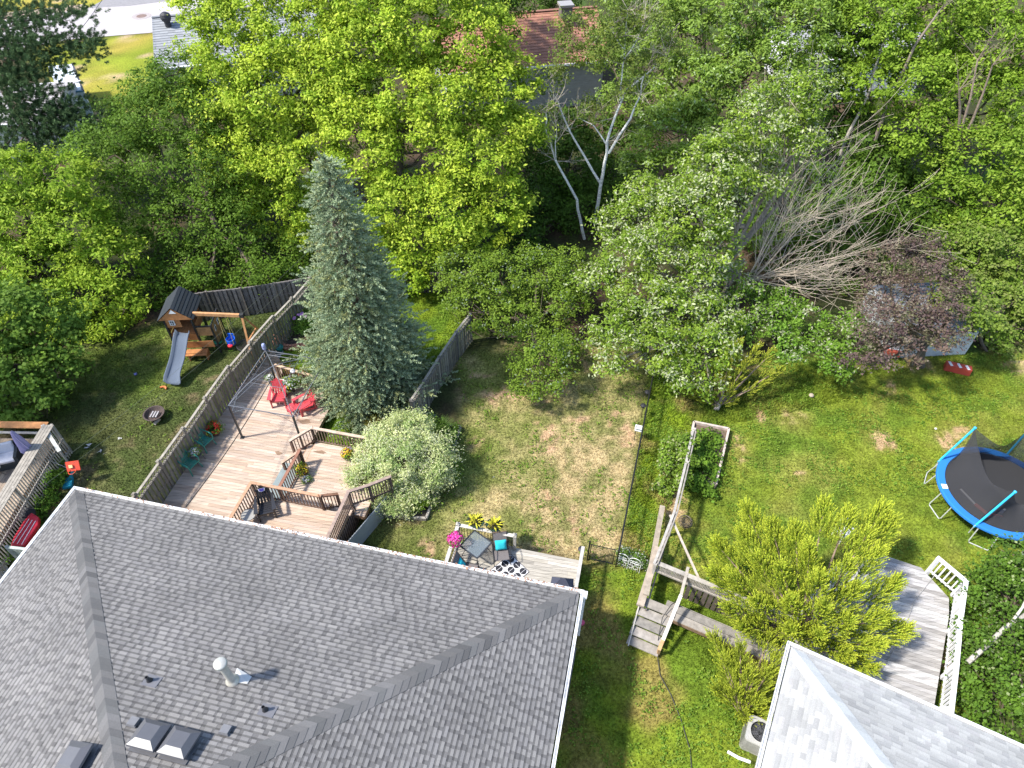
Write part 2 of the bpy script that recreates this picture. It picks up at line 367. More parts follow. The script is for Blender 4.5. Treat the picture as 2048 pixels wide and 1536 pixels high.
# road and driveway
mroad = mat('asphalt', .9, 3, .12, .2, spec=.2)
def strip_obj(name, pts, z, col, m=mroad):
    b = MB(); b.poly([(p[0], p[1], z) for p in W(pts)], col); o = b.build(name, m); o['kind'] = 'structure'; return o
strip_obj('road', [(-500, 210), (-120, 135), (0, 105), (75, 90), (150, 78), (300, 66), (390, 54), (560, 30), (700, -10), (700, -60), (390, -8), (200, 14), (20, 36), (-200, 75)], .02, (.40, .37, .37))
strip_obj('driveway', [(175, 17), (205, 2), (300, -60), (560, -60), (430, -10), (260, 12)], .03, (.24, .23, .235))
strip_obj('road_shoulder', [(-200, 78), (20, 38), (180, 17), (165, 9), (20, 24), (-200, 50)], .026, (.42, .33, .25))
p = at(283, 32, .03)
mh = thing('manhole_cover', 'rusty round manhole cover set in the grey road', 'manhole cover', p)
b = MB(); b.lathe(p, [(0, .012), (.42, .012), (.45, 0)], (.18, .12, .1), 20); b.build('lid', MSTONE, mh)
b = MB(); b.lathe(p, [(.46, .004), (.85, .004), (.86, 0)], (.33, .29, .28), 20); b.build('collar', MSTONE, mh)

# ---------------------------------------------------------------- houses
def roof_frame(P, yaw):
    ex = Vector((math.cos(yaw), math.sin(yaw), 0)); n = Vector((math.sin(yaw), -math.cos(yaw), 0)); return ex, n
def shingles(P0, ex, n, k, L_, D, pal_hi, pal_lo, rg, hipl=True, hipr=True, e=.145, wmin=.1, wmax=.26, step=.016, plain=False):
    """courses of raised and sunk tabs on one roof slope, hips clipped at 45 degrees"""
    b = MB(); sl_ = math.sqrt(1+k*k); up = Vector((-n.x*k, -n.y*k, 1)).normalized(); rows = int(D*sl_/e)
    def pt(a, d, h): return P0 + ex*a + n*d + Vector((0, 0, k*d)) + up*h
    big = {}
    for r in range(rows+1):
        d0 = r*e/sl_; d1 = min((r+1.25)*e/sl_, D)
        lo0, hi0 = (d0 if hipl else 0), (L_-d0 if hipr else L_); lo1, hi1 = (d1 if hipl else 0), (L_-d1 if hipr else L_)
        a = lo0-.02-rg.uniform(0, .45); hi = rg.random() < .5
        while a < hi0:
            hi = not hi if not plain else rg.random() < .6; w_ = rg.uniform(wmin, wmax)*(1.0 if plain else (1.15 if hi else .62)); a1 = a+w_
            A0, A1 = max(a, lo0), min(a1, hi0); B0, B1 = min(max(a, lo1), hi1), max(min(a1, hi1), lo1)
            if A1 > A0:
                h = step if hi else step*.45
                key = (int(a/.95+r*.37), r//1); 
                if key not in big: big[key] = rg.uniform(.93, 1.07)
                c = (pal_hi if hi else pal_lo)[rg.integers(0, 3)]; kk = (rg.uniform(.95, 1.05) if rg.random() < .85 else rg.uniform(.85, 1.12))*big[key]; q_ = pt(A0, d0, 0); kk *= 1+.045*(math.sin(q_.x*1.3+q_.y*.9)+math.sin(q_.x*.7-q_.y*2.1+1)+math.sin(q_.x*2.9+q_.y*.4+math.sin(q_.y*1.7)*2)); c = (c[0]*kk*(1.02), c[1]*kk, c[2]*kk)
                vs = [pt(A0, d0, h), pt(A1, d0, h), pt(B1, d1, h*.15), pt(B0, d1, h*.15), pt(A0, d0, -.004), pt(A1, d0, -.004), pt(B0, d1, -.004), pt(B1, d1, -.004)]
                ml, mr = vs[3].lerp(vs[0], .52), vs[2].lerp(vs[1], .52); c2 = tuple(x*(.93 if plain else .56) for x in c)  # darker upper band: printed shadow line plus painted contact shade of the next course
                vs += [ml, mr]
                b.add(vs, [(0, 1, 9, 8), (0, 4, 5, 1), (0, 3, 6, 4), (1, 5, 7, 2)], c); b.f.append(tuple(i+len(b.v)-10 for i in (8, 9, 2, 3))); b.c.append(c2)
            a = a1
    return b
def caps(A, Bp, n1, n2, w_, e, cols, rg, over=.012):
    """overlapping ridge cap pieces bent over a hip from A (low) to B (high)"""
    b = MB(); A, Bp = Vector(A), Vector(Bp); d = (Bp-A); L_ = d.length; d.normalize(); N_ = int(L_/e)
    for i in range(N_):
        s0 = A+d*(i*e); s1 = A+d*((i+1.15)*e); c = cols[rg.integers(0, len(cols))]; kk = rg.uniform(.85, 1.12); c = tuple(x*kk for x in c)
        up = Vector((0, 0, 1)); t0, t1 = .03+over, .028
        a, bb = s0+up*t0, s1+up*t1
        l0, l1 = s0+n1*w_+up*(t0-.012), s1+n1*w_+up*(t1-.012); r0, r1 = s0+n2*w_+up*(t0-.012), s1+n2*w_+up*(t1-.012)
        dn = Vector((0, 0, -.03))
        b.add([l0, a, r0, l1, bb, r1, l0+dn, a+dn, r0+dn, l1+dn, r1+dn], [(0, 1, 4, 3), (1, 2, 5, 4), (0, 6, 7, 1), (1, 7, 8, 2), (0, 3, 9, 6), (2, 8, 10, 5)], c)
    return b
def hip_house(name, label, P0, yaw, L_, D, k, z, pal_hi, pal_lo, capcols, wallcol, gutcol, seed, hipdepth, tab=None, lowwall=True, **kw):
    rg = np.random.default_rng(seed); ex, n = roof_frame(P0, yaw); P0 = Vector(P0)
    root = thing(name, label, 'house', (P0.x, P0.y, 0))
    Hd = hipdepth
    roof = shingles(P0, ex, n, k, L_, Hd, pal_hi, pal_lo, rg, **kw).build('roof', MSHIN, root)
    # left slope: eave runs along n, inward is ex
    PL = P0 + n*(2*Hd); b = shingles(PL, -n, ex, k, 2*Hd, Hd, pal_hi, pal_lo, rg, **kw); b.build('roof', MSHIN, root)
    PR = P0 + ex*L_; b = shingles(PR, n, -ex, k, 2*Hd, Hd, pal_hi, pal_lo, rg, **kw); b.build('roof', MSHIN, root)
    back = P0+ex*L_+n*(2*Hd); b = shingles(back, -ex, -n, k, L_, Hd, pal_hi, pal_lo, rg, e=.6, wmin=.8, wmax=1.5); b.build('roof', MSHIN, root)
    up = Vector((0, 0, k))
    cA = P0; cB = P0+(ex+n+up)*Hd; m1 = Vector((0, 0, k))
    def side(v, inc): v = v.normalized(); return v + Vector((0, 0, inc))
    hips = [(P0, P0+(ex+n+up)*Hd, side(ex, 0), side(n, 0)), (P0+ex*L_, P0+ex*L_+(-ex+n+up)*Hd, side(-ex, 0), side(n, 0)),
            (P0+n*2*Hd, P0+n*2*Hd+(ex-n+up)*Hd, side(ex, 0), side(-n, 0)), (P0+ex*L_+n*2*Hd, P0+ex*L_+n*2*Hd+(-ex-n+up)*Hd, side(-ex, 0), side(-n, 0))]
    cw = kw.get('capw', .2)
    for h in hips[:2]:
        caps(h[0]+(h[1]-h[0])*.012, h[1], h[2]+Vector((0, 0, -.0)), h[3], .36, .24, capcols, rg).build('hip_cap', MSHIN, root)
    ra, rb = P0+(ex+n+up)*Hd, P0+ex*L_+(-ex+n+up)*Hd
    if (rb-ra).dot(ex) > .3: caps(ra, rb, n+Vector((0, 0, -k)), -n+Vector((0, 0, -k)), .17, .24, capcols, rg).build('ridge_cap', MSHIN, root)
    # gutters, soffit, walls
    cs = [P0, P0+ex*L_, P0+ex*L_+n*2*Hd, P0+n*2*Hd]
    for i in range(4):
        a, c = cs[i]+Vector((0, 0, .002*i)), cs[(i+1) % 4]+Vector((0, 0, .002*i)); dv = (c-a).normalized(); out = Vector((dv.y, -dv.x, 0)) 
        mid = (a+c)/2; ctr = sum(cs, Vector())/4
        if (mid-ctr).dot(out) < 0: out = -out
        b = MB(); f = out*.05+Vector((0, 0, -.06)); b.beam(a+f, c+f, .012, .13, gutcol, ext=.06); b.beam(a+out*.13+Vector((0, 0, -.05)), c+out*.13+Vector((0, 0, -.05)), .014, .11, gutcol, ext=.13)
        b.beam(a+out*.09+Vector((0, 0, -.1)), c+out*.09+Vector((0, 0, -.1)), .08, .012, gutcol, ext=.1)
        b.build('gutter', MGUT, root)
        if i == 0 and L_ > 16:
            b = MB()
            for q_ in range(420):
                t_ = rg.random()**.8; c_ = a.lerp(c, t_)+out*rg.uniform(.03, .15)+Vector((0, 0, .012)); s_ = rg.uniform(.01, .045); th = rg.uniform(0, 3)
                b.add([c_+Vector((s_*math.cos(th+k*2.1), s_*math.sin(th+k*2.1), rg.uniform(0, .02))) for k in range(3)], [(0, 1, 2)], jit((.28, .15, .09), .5))
            o = b.build('leaf_litter', MSTONE, root); o['kind'] = 'stuff'
    ins = .45
    q = [cs[0]+(ex+n)*ins, cs[1]+(-ex+n)*ins, cs[2]+(-ex-n)*ins, cs[3]+(ex-n)*ins]
    b = MB(); b.poly([v+Vector((0, 0, -.13)) for v in cs], (.75, .75, .74), .02); b.build('soffit', MPAINT, root)
    b = MB()
    for i in range(4):
        a, c = q[i].copy(), q[(i+1) % 4].copy(); rows = int((z-.15)/.2)
        for r in range(rows): b.beam((a.x, a.y, r*.2+.1), (c.x, c.y, r*.2+.1), .2+.02*(r % 2 == 0)*0, .192, jit(wallcol, .02))
    b.build('wall', MWALL, root)
    return root, ex, n
MGUT = mat('white_aluminium', .45, 3.5, .22, spec=.5)
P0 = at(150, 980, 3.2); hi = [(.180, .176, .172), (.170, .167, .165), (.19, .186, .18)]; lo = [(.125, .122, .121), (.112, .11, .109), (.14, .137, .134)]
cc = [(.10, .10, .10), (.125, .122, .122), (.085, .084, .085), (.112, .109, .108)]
KM = .3
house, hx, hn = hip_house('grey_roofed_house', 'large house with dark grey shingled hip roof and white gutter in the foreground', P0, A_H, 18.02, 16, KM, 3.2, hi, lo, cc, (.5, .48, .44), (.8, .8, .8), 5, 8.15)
def roofpt(px, py, P0=P0, n=None, k=KM, z0=3.2):
    n = n or hn; z = z0
    for _ in range(60):
        p = at(px, py, z); d = (p-P0).dot(Vector((n.x, n.y, 0))); z = .5*z+.5*(z0+k*d)
    return at(px, py, z)
def roofptL(px, py):
    z = 3.2
    for _ in range(60):
        p = at(px, py, z); d = (p-P0).dot(hx); z = .5*z+.5*(3.2+KM*d)
    return at(px, py, z)
# white flue
p = roofpt(466, 1362)
fl = thing('flue_pipe', 'tall white metal flue pipe with round cap standing on the dark grey roof', 'chimney pipe', p)
b = MB(); b.lathe(p, [(.19, -.06), (.18, .06), (.13, .1), (.105, .16), (.105, 1.0)], (.48, .46, .40), 20); pip_ = b.build('pipe', MMET, fl, smooth=True)
b = MB(); b.lathe(p, [(.1, .98), (.13, 1.0), (.13, 1.08), (.175, 1.1), (.175, 1.17), (.15, 1.2), (0, 1.21)], (.46, .45, .41), 20); b.build('cap', MMET, pip_, smooth=True)
b = MB(); M_ = hn*-1
q = p+hx*.22+hn*-.1; up = Vector((-hn.x*KM, -hn.y*KM, 1)).normalized()
b.add([v+up*.03 for v in (p-hx*.05+M_*.33*1, p+hx*.42+M_*.22+Vector((0, 0, -.33*KM*.66)), p+hx*.42+hn*.0, p+hn*.05)], [(0, 1, 2, 3)], (.5, .5, .48)); b.build('flashing', MMET, pip_)
def slopeM(ex, n, k): 
    z = Vector((-n.x*k, -n.y*k, 1)).normalized(); x = ex; y = z.cross(x).normalized(); return Matrix((x, y, z)).transposed()
RM = slopeM(hx, hn, KM)
for i, (px, py, lab) in enumerate(((300, 1362, 'short black plumbing vent pipe on the dark roof left of the white flue'), (531, 1421, 'short black plumbing vent pipe on the dark roof right of the white flue'))):
    p = roofpt(px, py); t = thing('plumbing_vent', lab, 'vent pipe', p, 'black plumbing vents on the dark roof')
    b = MB(); b.box(p+up*.025+hx*.06, (.42, .34, .01), (.14, .14, .155), M=RM); b.build('flashing', MRUB, t)
    b = MB(); b.lathe(p, [(.09, 0), (.07, .08), (.045, .12), (.045, .26), (.036, .26), (.034, .1)], (.025, .025, .028), 14); b.build('pipe', MRUB, t, smooth=True)
for i, (px, py, lab) in enumerate(((268, 1447, 'small grey bathroom hood vent on the dark roof beside the box vents'), (452, 1463, 'small grey hood vent lying low on the dark roof below the right plumbing vent'))):
    p = roofpt(px, py); t = thing('hood_vent', lab, 'roof vent', p, 'small hood vents on the dark roof')
    b = MB(); b.box(p+up*.05, (.26, .26, .03), (.12, .12, .13), M=RM); b.box(p+up*.09, (.22, .22, .05), (.17, .17, .18), M=RM); b.build('hood', MRUB, t)
def boxvent(px, py, lab, left=False):
    p = roofptL(px, py) if left else roofpt(px, py); t = thing('box_vent', lab, 'roof vent', p, 'grey box vents near the roof ridge')
    M_ = RM if not left else slopeM(-hn, hx, KM)
    def P_(x, y, z): return p + M_ @ Vector((x, y, z))
    b = MB(); b.box(P_(0, 0, .03), (.72, .72, .02), (.1, .1, .11), M=M_); b.box(P_(0, 0, .13), (.44, .44, .2), (.02, .02, .025), M=M_); b.build('base', MRUB, t)
    b = MB(); s1, s2 = .36, .2; z0, z1, z2 = .2, .27, .38
    vs = [P_(x*s1, y*s1, z0) for x, y in ((-1, -1), (1, -1), (1, 1), (-1, 1))]+[P_(x*s1, y*s1, z1) for x, y in ((-1, -1), (1, -1), (1, 1), (-1, 1))]+[P_(x*s2, y*s2, z2) for x, y in ((-1, -1), (1, -1), (1, 1), (-1, 1))]
    b.add(vs, [(0, 1, 5, 4), (1, 2, 6, 5), (2, 3, 7, 6), (3, 0, 4, 7), (4, 5, 9, 8), (5, 6, 10, 9), (6, 7, 11, 10), (7, 4, 8, 11), (8, 9, 10, 11), (3, 2, 1, 0)], (.10, .10, .11)); b.build('hood', MPLAS, t)
boxvent(302, 1482, 'left of two dark grey box vents side by side on the main roof slope')
boxvent(362, 1497, 'right of two dark grey box vents side by side on the main roof slope')
boxvent(160, 1523, 'dark grey box vent alone on the left slope of the roof at the bottom edge', True)
# downspout at the right corner
b = MB(); c = at(1158, 1188, 3.1)+hx*.18; b.beam(c, c+Vector((0, 0, -2.9)), .07, .09, (.78, .78, .78)); b.box(c+Vector((0, 0, .02)), (.16, .2, .14), (.8, .8, .8), rz=A_H); b.build('downspout', MGUT, house)
# timber lying along the right wall
p0, p1 = at(1140, 1300, .25), at(1112, 1450, .25); b = MB(); b.beam(p0, p1, .3, .3, (.13, .11, .09)); b.beam(p0+Vector((.16, 0, .17)), p1+Vector((.16, 0, .17)), .1, .05, (.2, .18, .16))
tag(b.build('timber_planter', MWOOD), 'long narrow weathered timber box along the right wall of the grey roofed house', 'planter')

# right house
P1 = at(1583, 1293, 3.2)
KR = .36; hi2 = [(.335, .34, .33), (.31, .315, .305), (.36, .365, .352)]; lo2 = [(.30, .305, .30), (.275, .28, .275), (.325, .325, .32)]
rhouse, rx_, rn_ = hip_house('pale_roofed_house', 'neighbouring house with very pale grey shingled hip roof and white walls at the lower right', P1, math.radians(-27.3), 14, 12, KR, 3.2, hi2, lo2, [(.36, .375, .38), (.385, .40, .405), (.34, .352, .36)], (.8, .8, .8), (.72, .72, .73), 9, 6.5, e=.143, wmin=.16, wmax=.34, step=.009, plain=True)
# air conditioner
p = at(1508, 1482, 0); ac = thing('air_conditioner', 'grey outdoor air conditioner unit with round fan grille beside the pale house', 'air conditioner', p)
b = MB(); s = .42; r_ = Matrix.Rotation(math.radians(-25), 3, 'Z')
def rbox(cx, cy, z0, z1, s, r, n=6):
    pts = []
    for (a, c, st) in ((s-r, s-r, 0), (-s+r, s-r, 90), (-s+r, -s+r, 180), (s-r, -s+r, 270)):
        for i in range(n+1): t = math.radians(st+90*i/n); pts.append((a+r*math.cos(t), c+r*math.sin(t)))
    return pts
pts = rbox(0, 0, 0, 1, s, .13)
vs = []; fs = []; N_ = len(pts)
for z_, sc_ in ((.05, 1), (.15, 1), (.82, 1), (.86, .97)):
    for (x, y) in pts: v = r_ @ Vector((x*sc_, y*sc_, z_)); vs.append(p+v)
for L_ in range(3):
    for i in range(N_): fs.append((L_*N_+i, L_*N_+(i+1) % N_, (L_+1)*N_+(i+1) % N_, (L_+1)*N_+i))
b.add(vs, fs, (.42, .41, .39))
for z_ in np.arange(.18, .8, .06):
    b.add([p+r_ @ Vector((x*1.012, y*1.012, z_+h)) for h in (0, .02) for (x, y) in pts], [(i, (i+1) % N_, N_+(i+1) % N_, N_+i) for i in range(N_)], (.3, .29, .28))
b.build('casing', MMET, ac)
b = MB(); top = []
b.add([p+r_ @ Vector((x*.97, y*.97, .86)) for (x, y) in pts]+[p+r_ @ Vector((.31*math.cos(2*math.pi*(i+3.5)/N_), .31*math.sin(2*math.pi*(i+3.5)/N_), .87)) for i in range(N_)], [(i, (i+1) % N_, N_+(i+1) % N_, N_+i) for i in range(N_)], (.4, .39, .37)); b.build('top_panel', MMET, ac)
b = MB(); b.lathe(p, [(0, .7), (.31, .7), (.31, .86)], (.03, .03, .035), 24)
for i in range(4): b.beam(p+Vector((0, 0, .76)), p+Vector((.28*math.cos(i*1.57), .28*math.sin(i*1.57), .76)), .12, .02, (.05, .05, .06))
b.build('fan', MRUB, ac)
b = MB()
for r in (.08, .14, .2, .26): b.tube([p+Vector((r*math.cos(t*.35), r*math.sin(t*.35), .875)) for t in range(19)], .004, (.1, .1, .1), 4)
for i in range(12): b.beam(p+Vector((0, 0, .875)), p+Vector((.31*math.cos(i*.5236), .31*math.sin(i*.5236), .875)), .006, .006, (.1, .1, .1))
b.build('grille', MMET, ac)
b = MB(); b.tube([at(1455, 1503, .1), at(1478, 1516, .12), at(1500, 1524, .35)], .05, (.75, .75, .75), 8); tag(b.build('drain_pipe', MPLAS), 'white plastic drain pipe running over the grass to the pale house', 'pipe')

# ---------------------------------------------------------------- distant buildings
def far_building(name, label, cs, z, wallcol, roofcol, k=.35, cat='house', ridge_dir=0, rowh=.25, eaveinfo=True):
    """gabled building from four eave corners (world xy, in order), ridge parallel to edge 0-1"""
    c0, c1, c2, c3 = [Vector((c[0], c[1], z)) for c in cs]; root = thing(name, label, cat, (c0.x, c0.y, 0))
    wdt = (c3-c0).length/2; ra = (c0+c3)/2+Vector((0, 0, k*wdt)); rb = (c1+c2)/2+Vector((0, 0, k*wdt)); rg = random.Random(len(name))
    for (e0, e1, r0, r1) in ((c0, c1, ra, rb), (c2, c3, rb, ra)):
        b = MB(); n_ = max(4, int((r0-e0).length/rowh)); L_ = (e1-e0).length
        nv = (e1-e0).cross(r0-e0).normalized(); nv = nv if nv.z > 0 else -nv
        for i in range(n_):
            t0, t1 = i/n_, (i+1.1)/n_; m_ = max(3, int(L_/.5))
            a0, a1 = e0.lerp(r0, t0), e1.lerp(r1, t0); b0, b1 = e0.lerp(r0, min(t1, 1)), e1.lerp(r1, min(t1, 1))
            for j in range(m_):
                s0, s1 = j/m_, (j+1)/m_; c = jit(roofcol, .16, rg)
                b.add([a0.lerp(a1, s0)+nv*.03, a0.lerp(a1, s1)+nv*.03, b0.lerp(b1, s1), b0.lerp(b1, s0), a0.lerp(a1, s0)-nv*.01, a0.lerp(a1, s1)-nv*.01], [(0, 1, 2, 3), (4, 5, 1, 0)], c)
        b.build('roof', MSHIN, root)
    b = MB(); up = (ra-(c0+c3)/2)
    i0 = [c0.lerp(c2, .04), c1.lerp(c3, .04), c2.lerp(c0, .04), c3.lerp(c1, .04)]
    for i in range(4):
        a, c = i0[i], i0[(i+1) % 4]
        for r in range(int(z/.2)): b.beam((a.x, a.y, r*.2+.1), (c.x, c.y, r*.2+.1), .15, .19, jit(wallcol, .04, rg))
    b.add([i0[0], i0[3], ra.lerp(rb, .04)-Vector((0, 0, .1))], [(0, 1, 2)], wallcol); b.add([i0[1], i0[2], rb.lerp(ra, .04)-Vector((0, 0, .1))], [(0, 1, 2)], wallcol)
    b.build('wall', MWALL, root)
    b = MB()
    for a, c in ((c0, c1), (c2, c3)): b.beam(a, c, .12, .12, (.8, .8, .8), ext=.05)
    b.build('gutter', MGUT, root)
    b = MB(); b.beam(ra+Vector((0, 0, .04)), rb+Vector((0, 0, .04)), .3, .05, tuple(x*.7 for x in roofcol)); b.build('ridge_cap', MSHIN, root)
    return root, ra, rb, c0, c1
# red-brown roof behind the birches
a = at(1080, 134, 3.2); b_ = at(1195, 124, 3.2); dv = (b_-a).normalized(); pn = Vector((-dv.y, dv.x, 0))
e0 = a-dv*7; e1 = a+dv*5.2
rh, ra, rb, c0, c1 = far_building('red_roofed_house', 'house with brick red shingle roof and grey siding behind the birch trees', [e0[:2], e1[:2], (e1+pn*8.6)[:2], (e0+pn*8.6)[:2]], 3.2, (.36, .36, .36), (.34, .16, .11), .5)
p = at(1131, 22, 5.6); b = MB(); b.box(p, (.8, .8, .7), (.17, .15, .15), rz=.2); b.box(p+Vector((0, 0, .45)), (1., 1., .16), (.3, .28, .27), rz=.2); b.build('chimney', MPLAS, rh)
# pale grey roof by the road with a turbine vent
a = at(304, 36, 4.6); b_ = at(395, 28, 4.6); dv = (b_-a).normalized(); pn = Vector((dv.y, -dv.x, 0)); e0 = a+pn*9-Vector((0, 0, 1.6)); e1 = e0+dv*8.5
# ridge is the far top edge
gh, ra, rb, c0, c1 = far_building('pale_grey_roofed_house', 'house with light grey shingle roof and black turbine vent beside the road', [(a+pn*5.2)[:2], (a+pn*5.2+dv*12)[:2], (a-pn*5.2+dv*12)[:2], (a-pn*5.2)[:2]], 2.9, (.45, .45, .45), (.26, .27, .285), .33)
p = at(335, 46, 4.5); b = MB(); b.lathe(p, [(.22, -.3), (.22, .1), (.32, .2), (.4, .42), (.34, .62), (.15, .74), (0, .76)], (.025, .025, .03), 14); b.build('turbine_vent', MRUB, gh)
# white trailer roof left
q0, q1, q2, q3 = at(145, 128, 2.2), at(167, 183, 2.2), at(118, 187, 2.2), at(96, 132, 2.2)
tr_ = thing('box_trailer', 'white boxy trailer with dark trim parked on the grass beneath the pine tree', 'trailer', (q2.x, q2.y, 0))
b = MB(); b.poly([q0, q1, q2, q3], (.72, .8, .86), 2.0); b.build('body', MPAINT, tr_)
b = MB(); b.beam(q0+Vector((0, 0, .03)), q1+Vector((0, 0, .03)), .14, .1, (.06, .05, .05)); m0, m1 = q0.lerp(q3, .72), q1.lerp(q2, .72); b.beam(m1+Vector((0, 0, .02)), m1.lerp(m0, .3)+Vector((0, 0, .02)), .12, .05, (.05, .08, .12)); b.beam(q1+Vector((0, 0, .03)), q2+Vector((0, 0, .03)), .1, .1, (.1, .25, .35)); b.build('trim', MPAINT, tr_)
# grey roof at the far left edge under the pine
q0 = at(-60, 232, 3)
far_building('grey_roofed_garage', 'low grey roofed garage half hidden under the pine tree at the left edge', [(q0.x-3, q0.y-1.5), (q0.x+5.5, q0.y+.2), (q0.x+4.3, q0.y+6), (q0.x-4.2, q0.y+4.5)], 2.6, (.5, .5, .5), (.36, .34, .34), .3, 'garage')
# white building glimpsed through the trees, upper right
q0 = at(1700, 150, 2)
far_building('white_house', 'white house glimpsed through gaps in the trees at the upper right', [(q0.x-4, q0.y), (q0.x+6, q0.y+.6), (q0.x+5.4, q0.y+7), (q0.x-4.6, q0.y+6.4)], 3.0, (.6, .6, .62), (.3, .3, .31), .35)
# shed behind the plum
def shed():
    z = 1.5; a = at(1820, 672, z); c = at(1965, 665, z); dv = (c-a).normalized(); pn = Vector((-dv.y, dv.x, 0))
    root = thing('garden_shed', 'pale metal shed with grey roof hidden behind the purple leaved plum tree', 'shed', (a.x, a.y, 0))
    b = MB(); f0, f1, r0, r1 = a-dv*.4, c, a-dv*.4+pn*1.9+Vector((0, 0, .8)), c+pn*1.9+Vector((0, 0, .8)); g0, g1 = f0+pn*3.8, f1+pn*3.8
    for i in range(16):
        s0, s1 = i/16, (i+.96)/16
        b.add([f0.lerp(f1, s0), f0.lerp(f1, s1), r0.lerp(r1, s1), r0.lerp(r1, s0)], [(0, 1, 2, 3)], jit((.3, .32, .37), .05)); b.add([r0.lerp(r1, s0), r0.lerp(r1, s1), g0.lerp(g1, s1), g0.lerp(g1, s0)], [(0, 1, 2, 3)], jit((.2, .23, .29), .05))
    b.build('roof', MPAINT, root)
    b = MB(); w0, w1, w2, w3 = [v+Vector((0, 0, 0)) for v in (f0+dv*.1+pn*.1, f1-dv*.1+pn*.1, g1-dv*.1-pn*.1, g0+dv*.1-pn*.1)]
    for u, v in ((w0, w1), (w1, w2), (w2, w3), (w3, w0)): b.beam((u.x, u.y, z/2), (v.x, v.y, z/2), .05, z, (.5, .52, .54))
    b.build('wall', MPAINT, root)
    for tri in ([w1, w2, r1-dv*.1-Vector((0, 0, .05))], [w0, w3, r0+dv*.1-Vector((0, 0, .05))]): b = MB(); b.add(tri, [(0, 1, 2)], (.5, .52, .55)); b.build('gable', MPAINT, root)
shed()

# ---------------------------------------------------------------- fences
def lattice(b, a, c, z0, z1, col, sp=.1, th=.012, w_=.022):
    a, c = Vector((a[0], a[1], 0)), Vector((c[0], c[1], 0)); L_ = (c-a).length; d = (c-a)/L_; H = z1-z0
    nrm = Vector((-d.y, d.x, 0))
    for sgn in (1, -1):
        s = -H
        while s < L_+H:
            # line u = s + sgn*v for v in 0..H
            pts = []
            for (u0, v0, u1, v1) in ((s, 0, s+sgn*H, H),):
                t0, t1 = 0., 1.; du = u1-u0
                if du > 0: t0 = max(t0, (0-u0)/du); t1 = min(t1, (L_-u0)/du)
                else: t0 = max(t0, (L_-u0)/du); t1 = min(t1, (0-u0)/du)
                if t1 > t0+.02:
                    p = a+d*(u0+du*t0)+Vector((0, 0, z0+H*t0))+nrm*sgn*.006; q = a+d*(u0+du*t1)+Vector((0, 0, z0+H*t1))+nrm*sgn*.006
                    b.beam(p, q, th, w_, jit(col, .15), up=(q-p).cross(nrm))
            s += sp*1.414
def bay(root, p0, p1, z0, h, cols, latt=.33, board=.14, gap=.022, top=True, post=True, side=1, double=True, rail=.1):
    """one fence bay between two ground points: boards, rails, lattice, posts"""
    a, c = Vector((p0[0], p0[1], 0)), Vector((p1[0], p1[1], 0)); L_ = (c-a).length; d = (c-a)/L_; nr = Vector((d.y, -d.x, 0))*side; hb = h-latt
    b = MB(); u = .05; i = 0
    stp = (board*.72 if double else board+gap)
    while u < L_-.05:
        off = (.035 if i % 2 else -.035) if double else .035
        p = a+d*(u+board/2)+nr*off; hh = hb-rnd.uniform(0, .015)
        b.beam(p+Vector((0, 0, z0)), p+Vector((0, 0, z0+hh)), .02, board-.01 if double else board, jit(cols[rnd.randrange(len(cols))], .18), up=d); u += stp; i += 1
    b.build('board_panel', MWOOD, root)
    b = MB(); c0 = cols[0]
    for z in (z0+.25, z0+hb*.55, z0+hb-.04): b.beam(a+Vector((0, 0, z)), c+Vector((0, 0, z)), .04, .085, jit(c0))
    b.build('stringer', MWOOD, root)
    if latt:
        b = MB(); lattice(b, a+d*.05, c-d*.05, z0+hb+.02, z0+h-.03, tuple(x*1.2 for x in c0), sp=.14, w_=.028); b.build('lattice', MWOOD, root)
        b = MB(); b.beam(a+Vector((0, 0, z0+hb+.015)), c+Vector((0, 0, z0+hb+.015)), .09, .035, jit(c0)); b.build('mid_rail', MWOOD, root)
    if top: b = MB(); b.beam(a+Vector((0, 0, z0+h)), c+Vector((0, 0, z0+h)), rail, .04, tuple(x*1.45 for x in c0)); b.build('top_rail', MWOOD, root)
def post(root, p, z0, h, col, s=.1, cap=True, rz=0):
    b = MB(); b.box((p[0], p[1], z0+h/2), (s, s, h), col, rz=rz)
    o = b.build('post', MWOOD, root)
    if cap: b = MB(); b.box((p[0], p[1], z0+h+.015), (s+.05, s+.05, .03), tuple(x*1.2 for x in col), rz=rz); b.box((p[0], p[1], z0+h+.045), (s, s, .04), tuple(x*1.1 for x in col), rz=rz); b.build('post_cap', MWOOD, o)
GREY = [(.20, .18, .15), (.25, .23, .195), (.165, .15, .125), (.22, .205, .16)]
ft = [at(270, 992, 2.0), at(318, 925, 2.0), at(366, 858, 2.02), at(410, 797, 1.98), at(456, 735, 1.95), at(500, 686, 1.9), at(546, 636, 1.85), at(583, 598, 1.85), at(618, 560, 1.8)]
ft = [ft[0]-(ft[1]-ft[0])*1.5]+ft
fr = thing('wooden_fence', 'long weathered grey fence with lattice top between the playset yard and the large deck', 'fence', (ft[0].x, ft[0].y, 0))
for i in range(len(ft)-1):
    st = .16 if i % 2 == 0 else 0
    bay(fr, ft[i], ft[i+1], 0, [2.06, 2.0, 2.06, 1.96, 2.02, 1.9, 1.98, 1.86, 1.8][i], GREY)
for i, p in enumerate(ft): post(fr, p, 0, 2.14-.03*i, GREY[0], rz=math.radians(75))
bk = [at(338, 597, 1.7), at(412, 585, 1.7), at(480, 578, 1.7), at(548, 568, 1.7), at(620, 556, 1.7)]
f2 = thing('wooden_fence', 'dark weathered board fence along the trees behind the playset', 'fence', (bk[0].x, bk[0].y, 0))
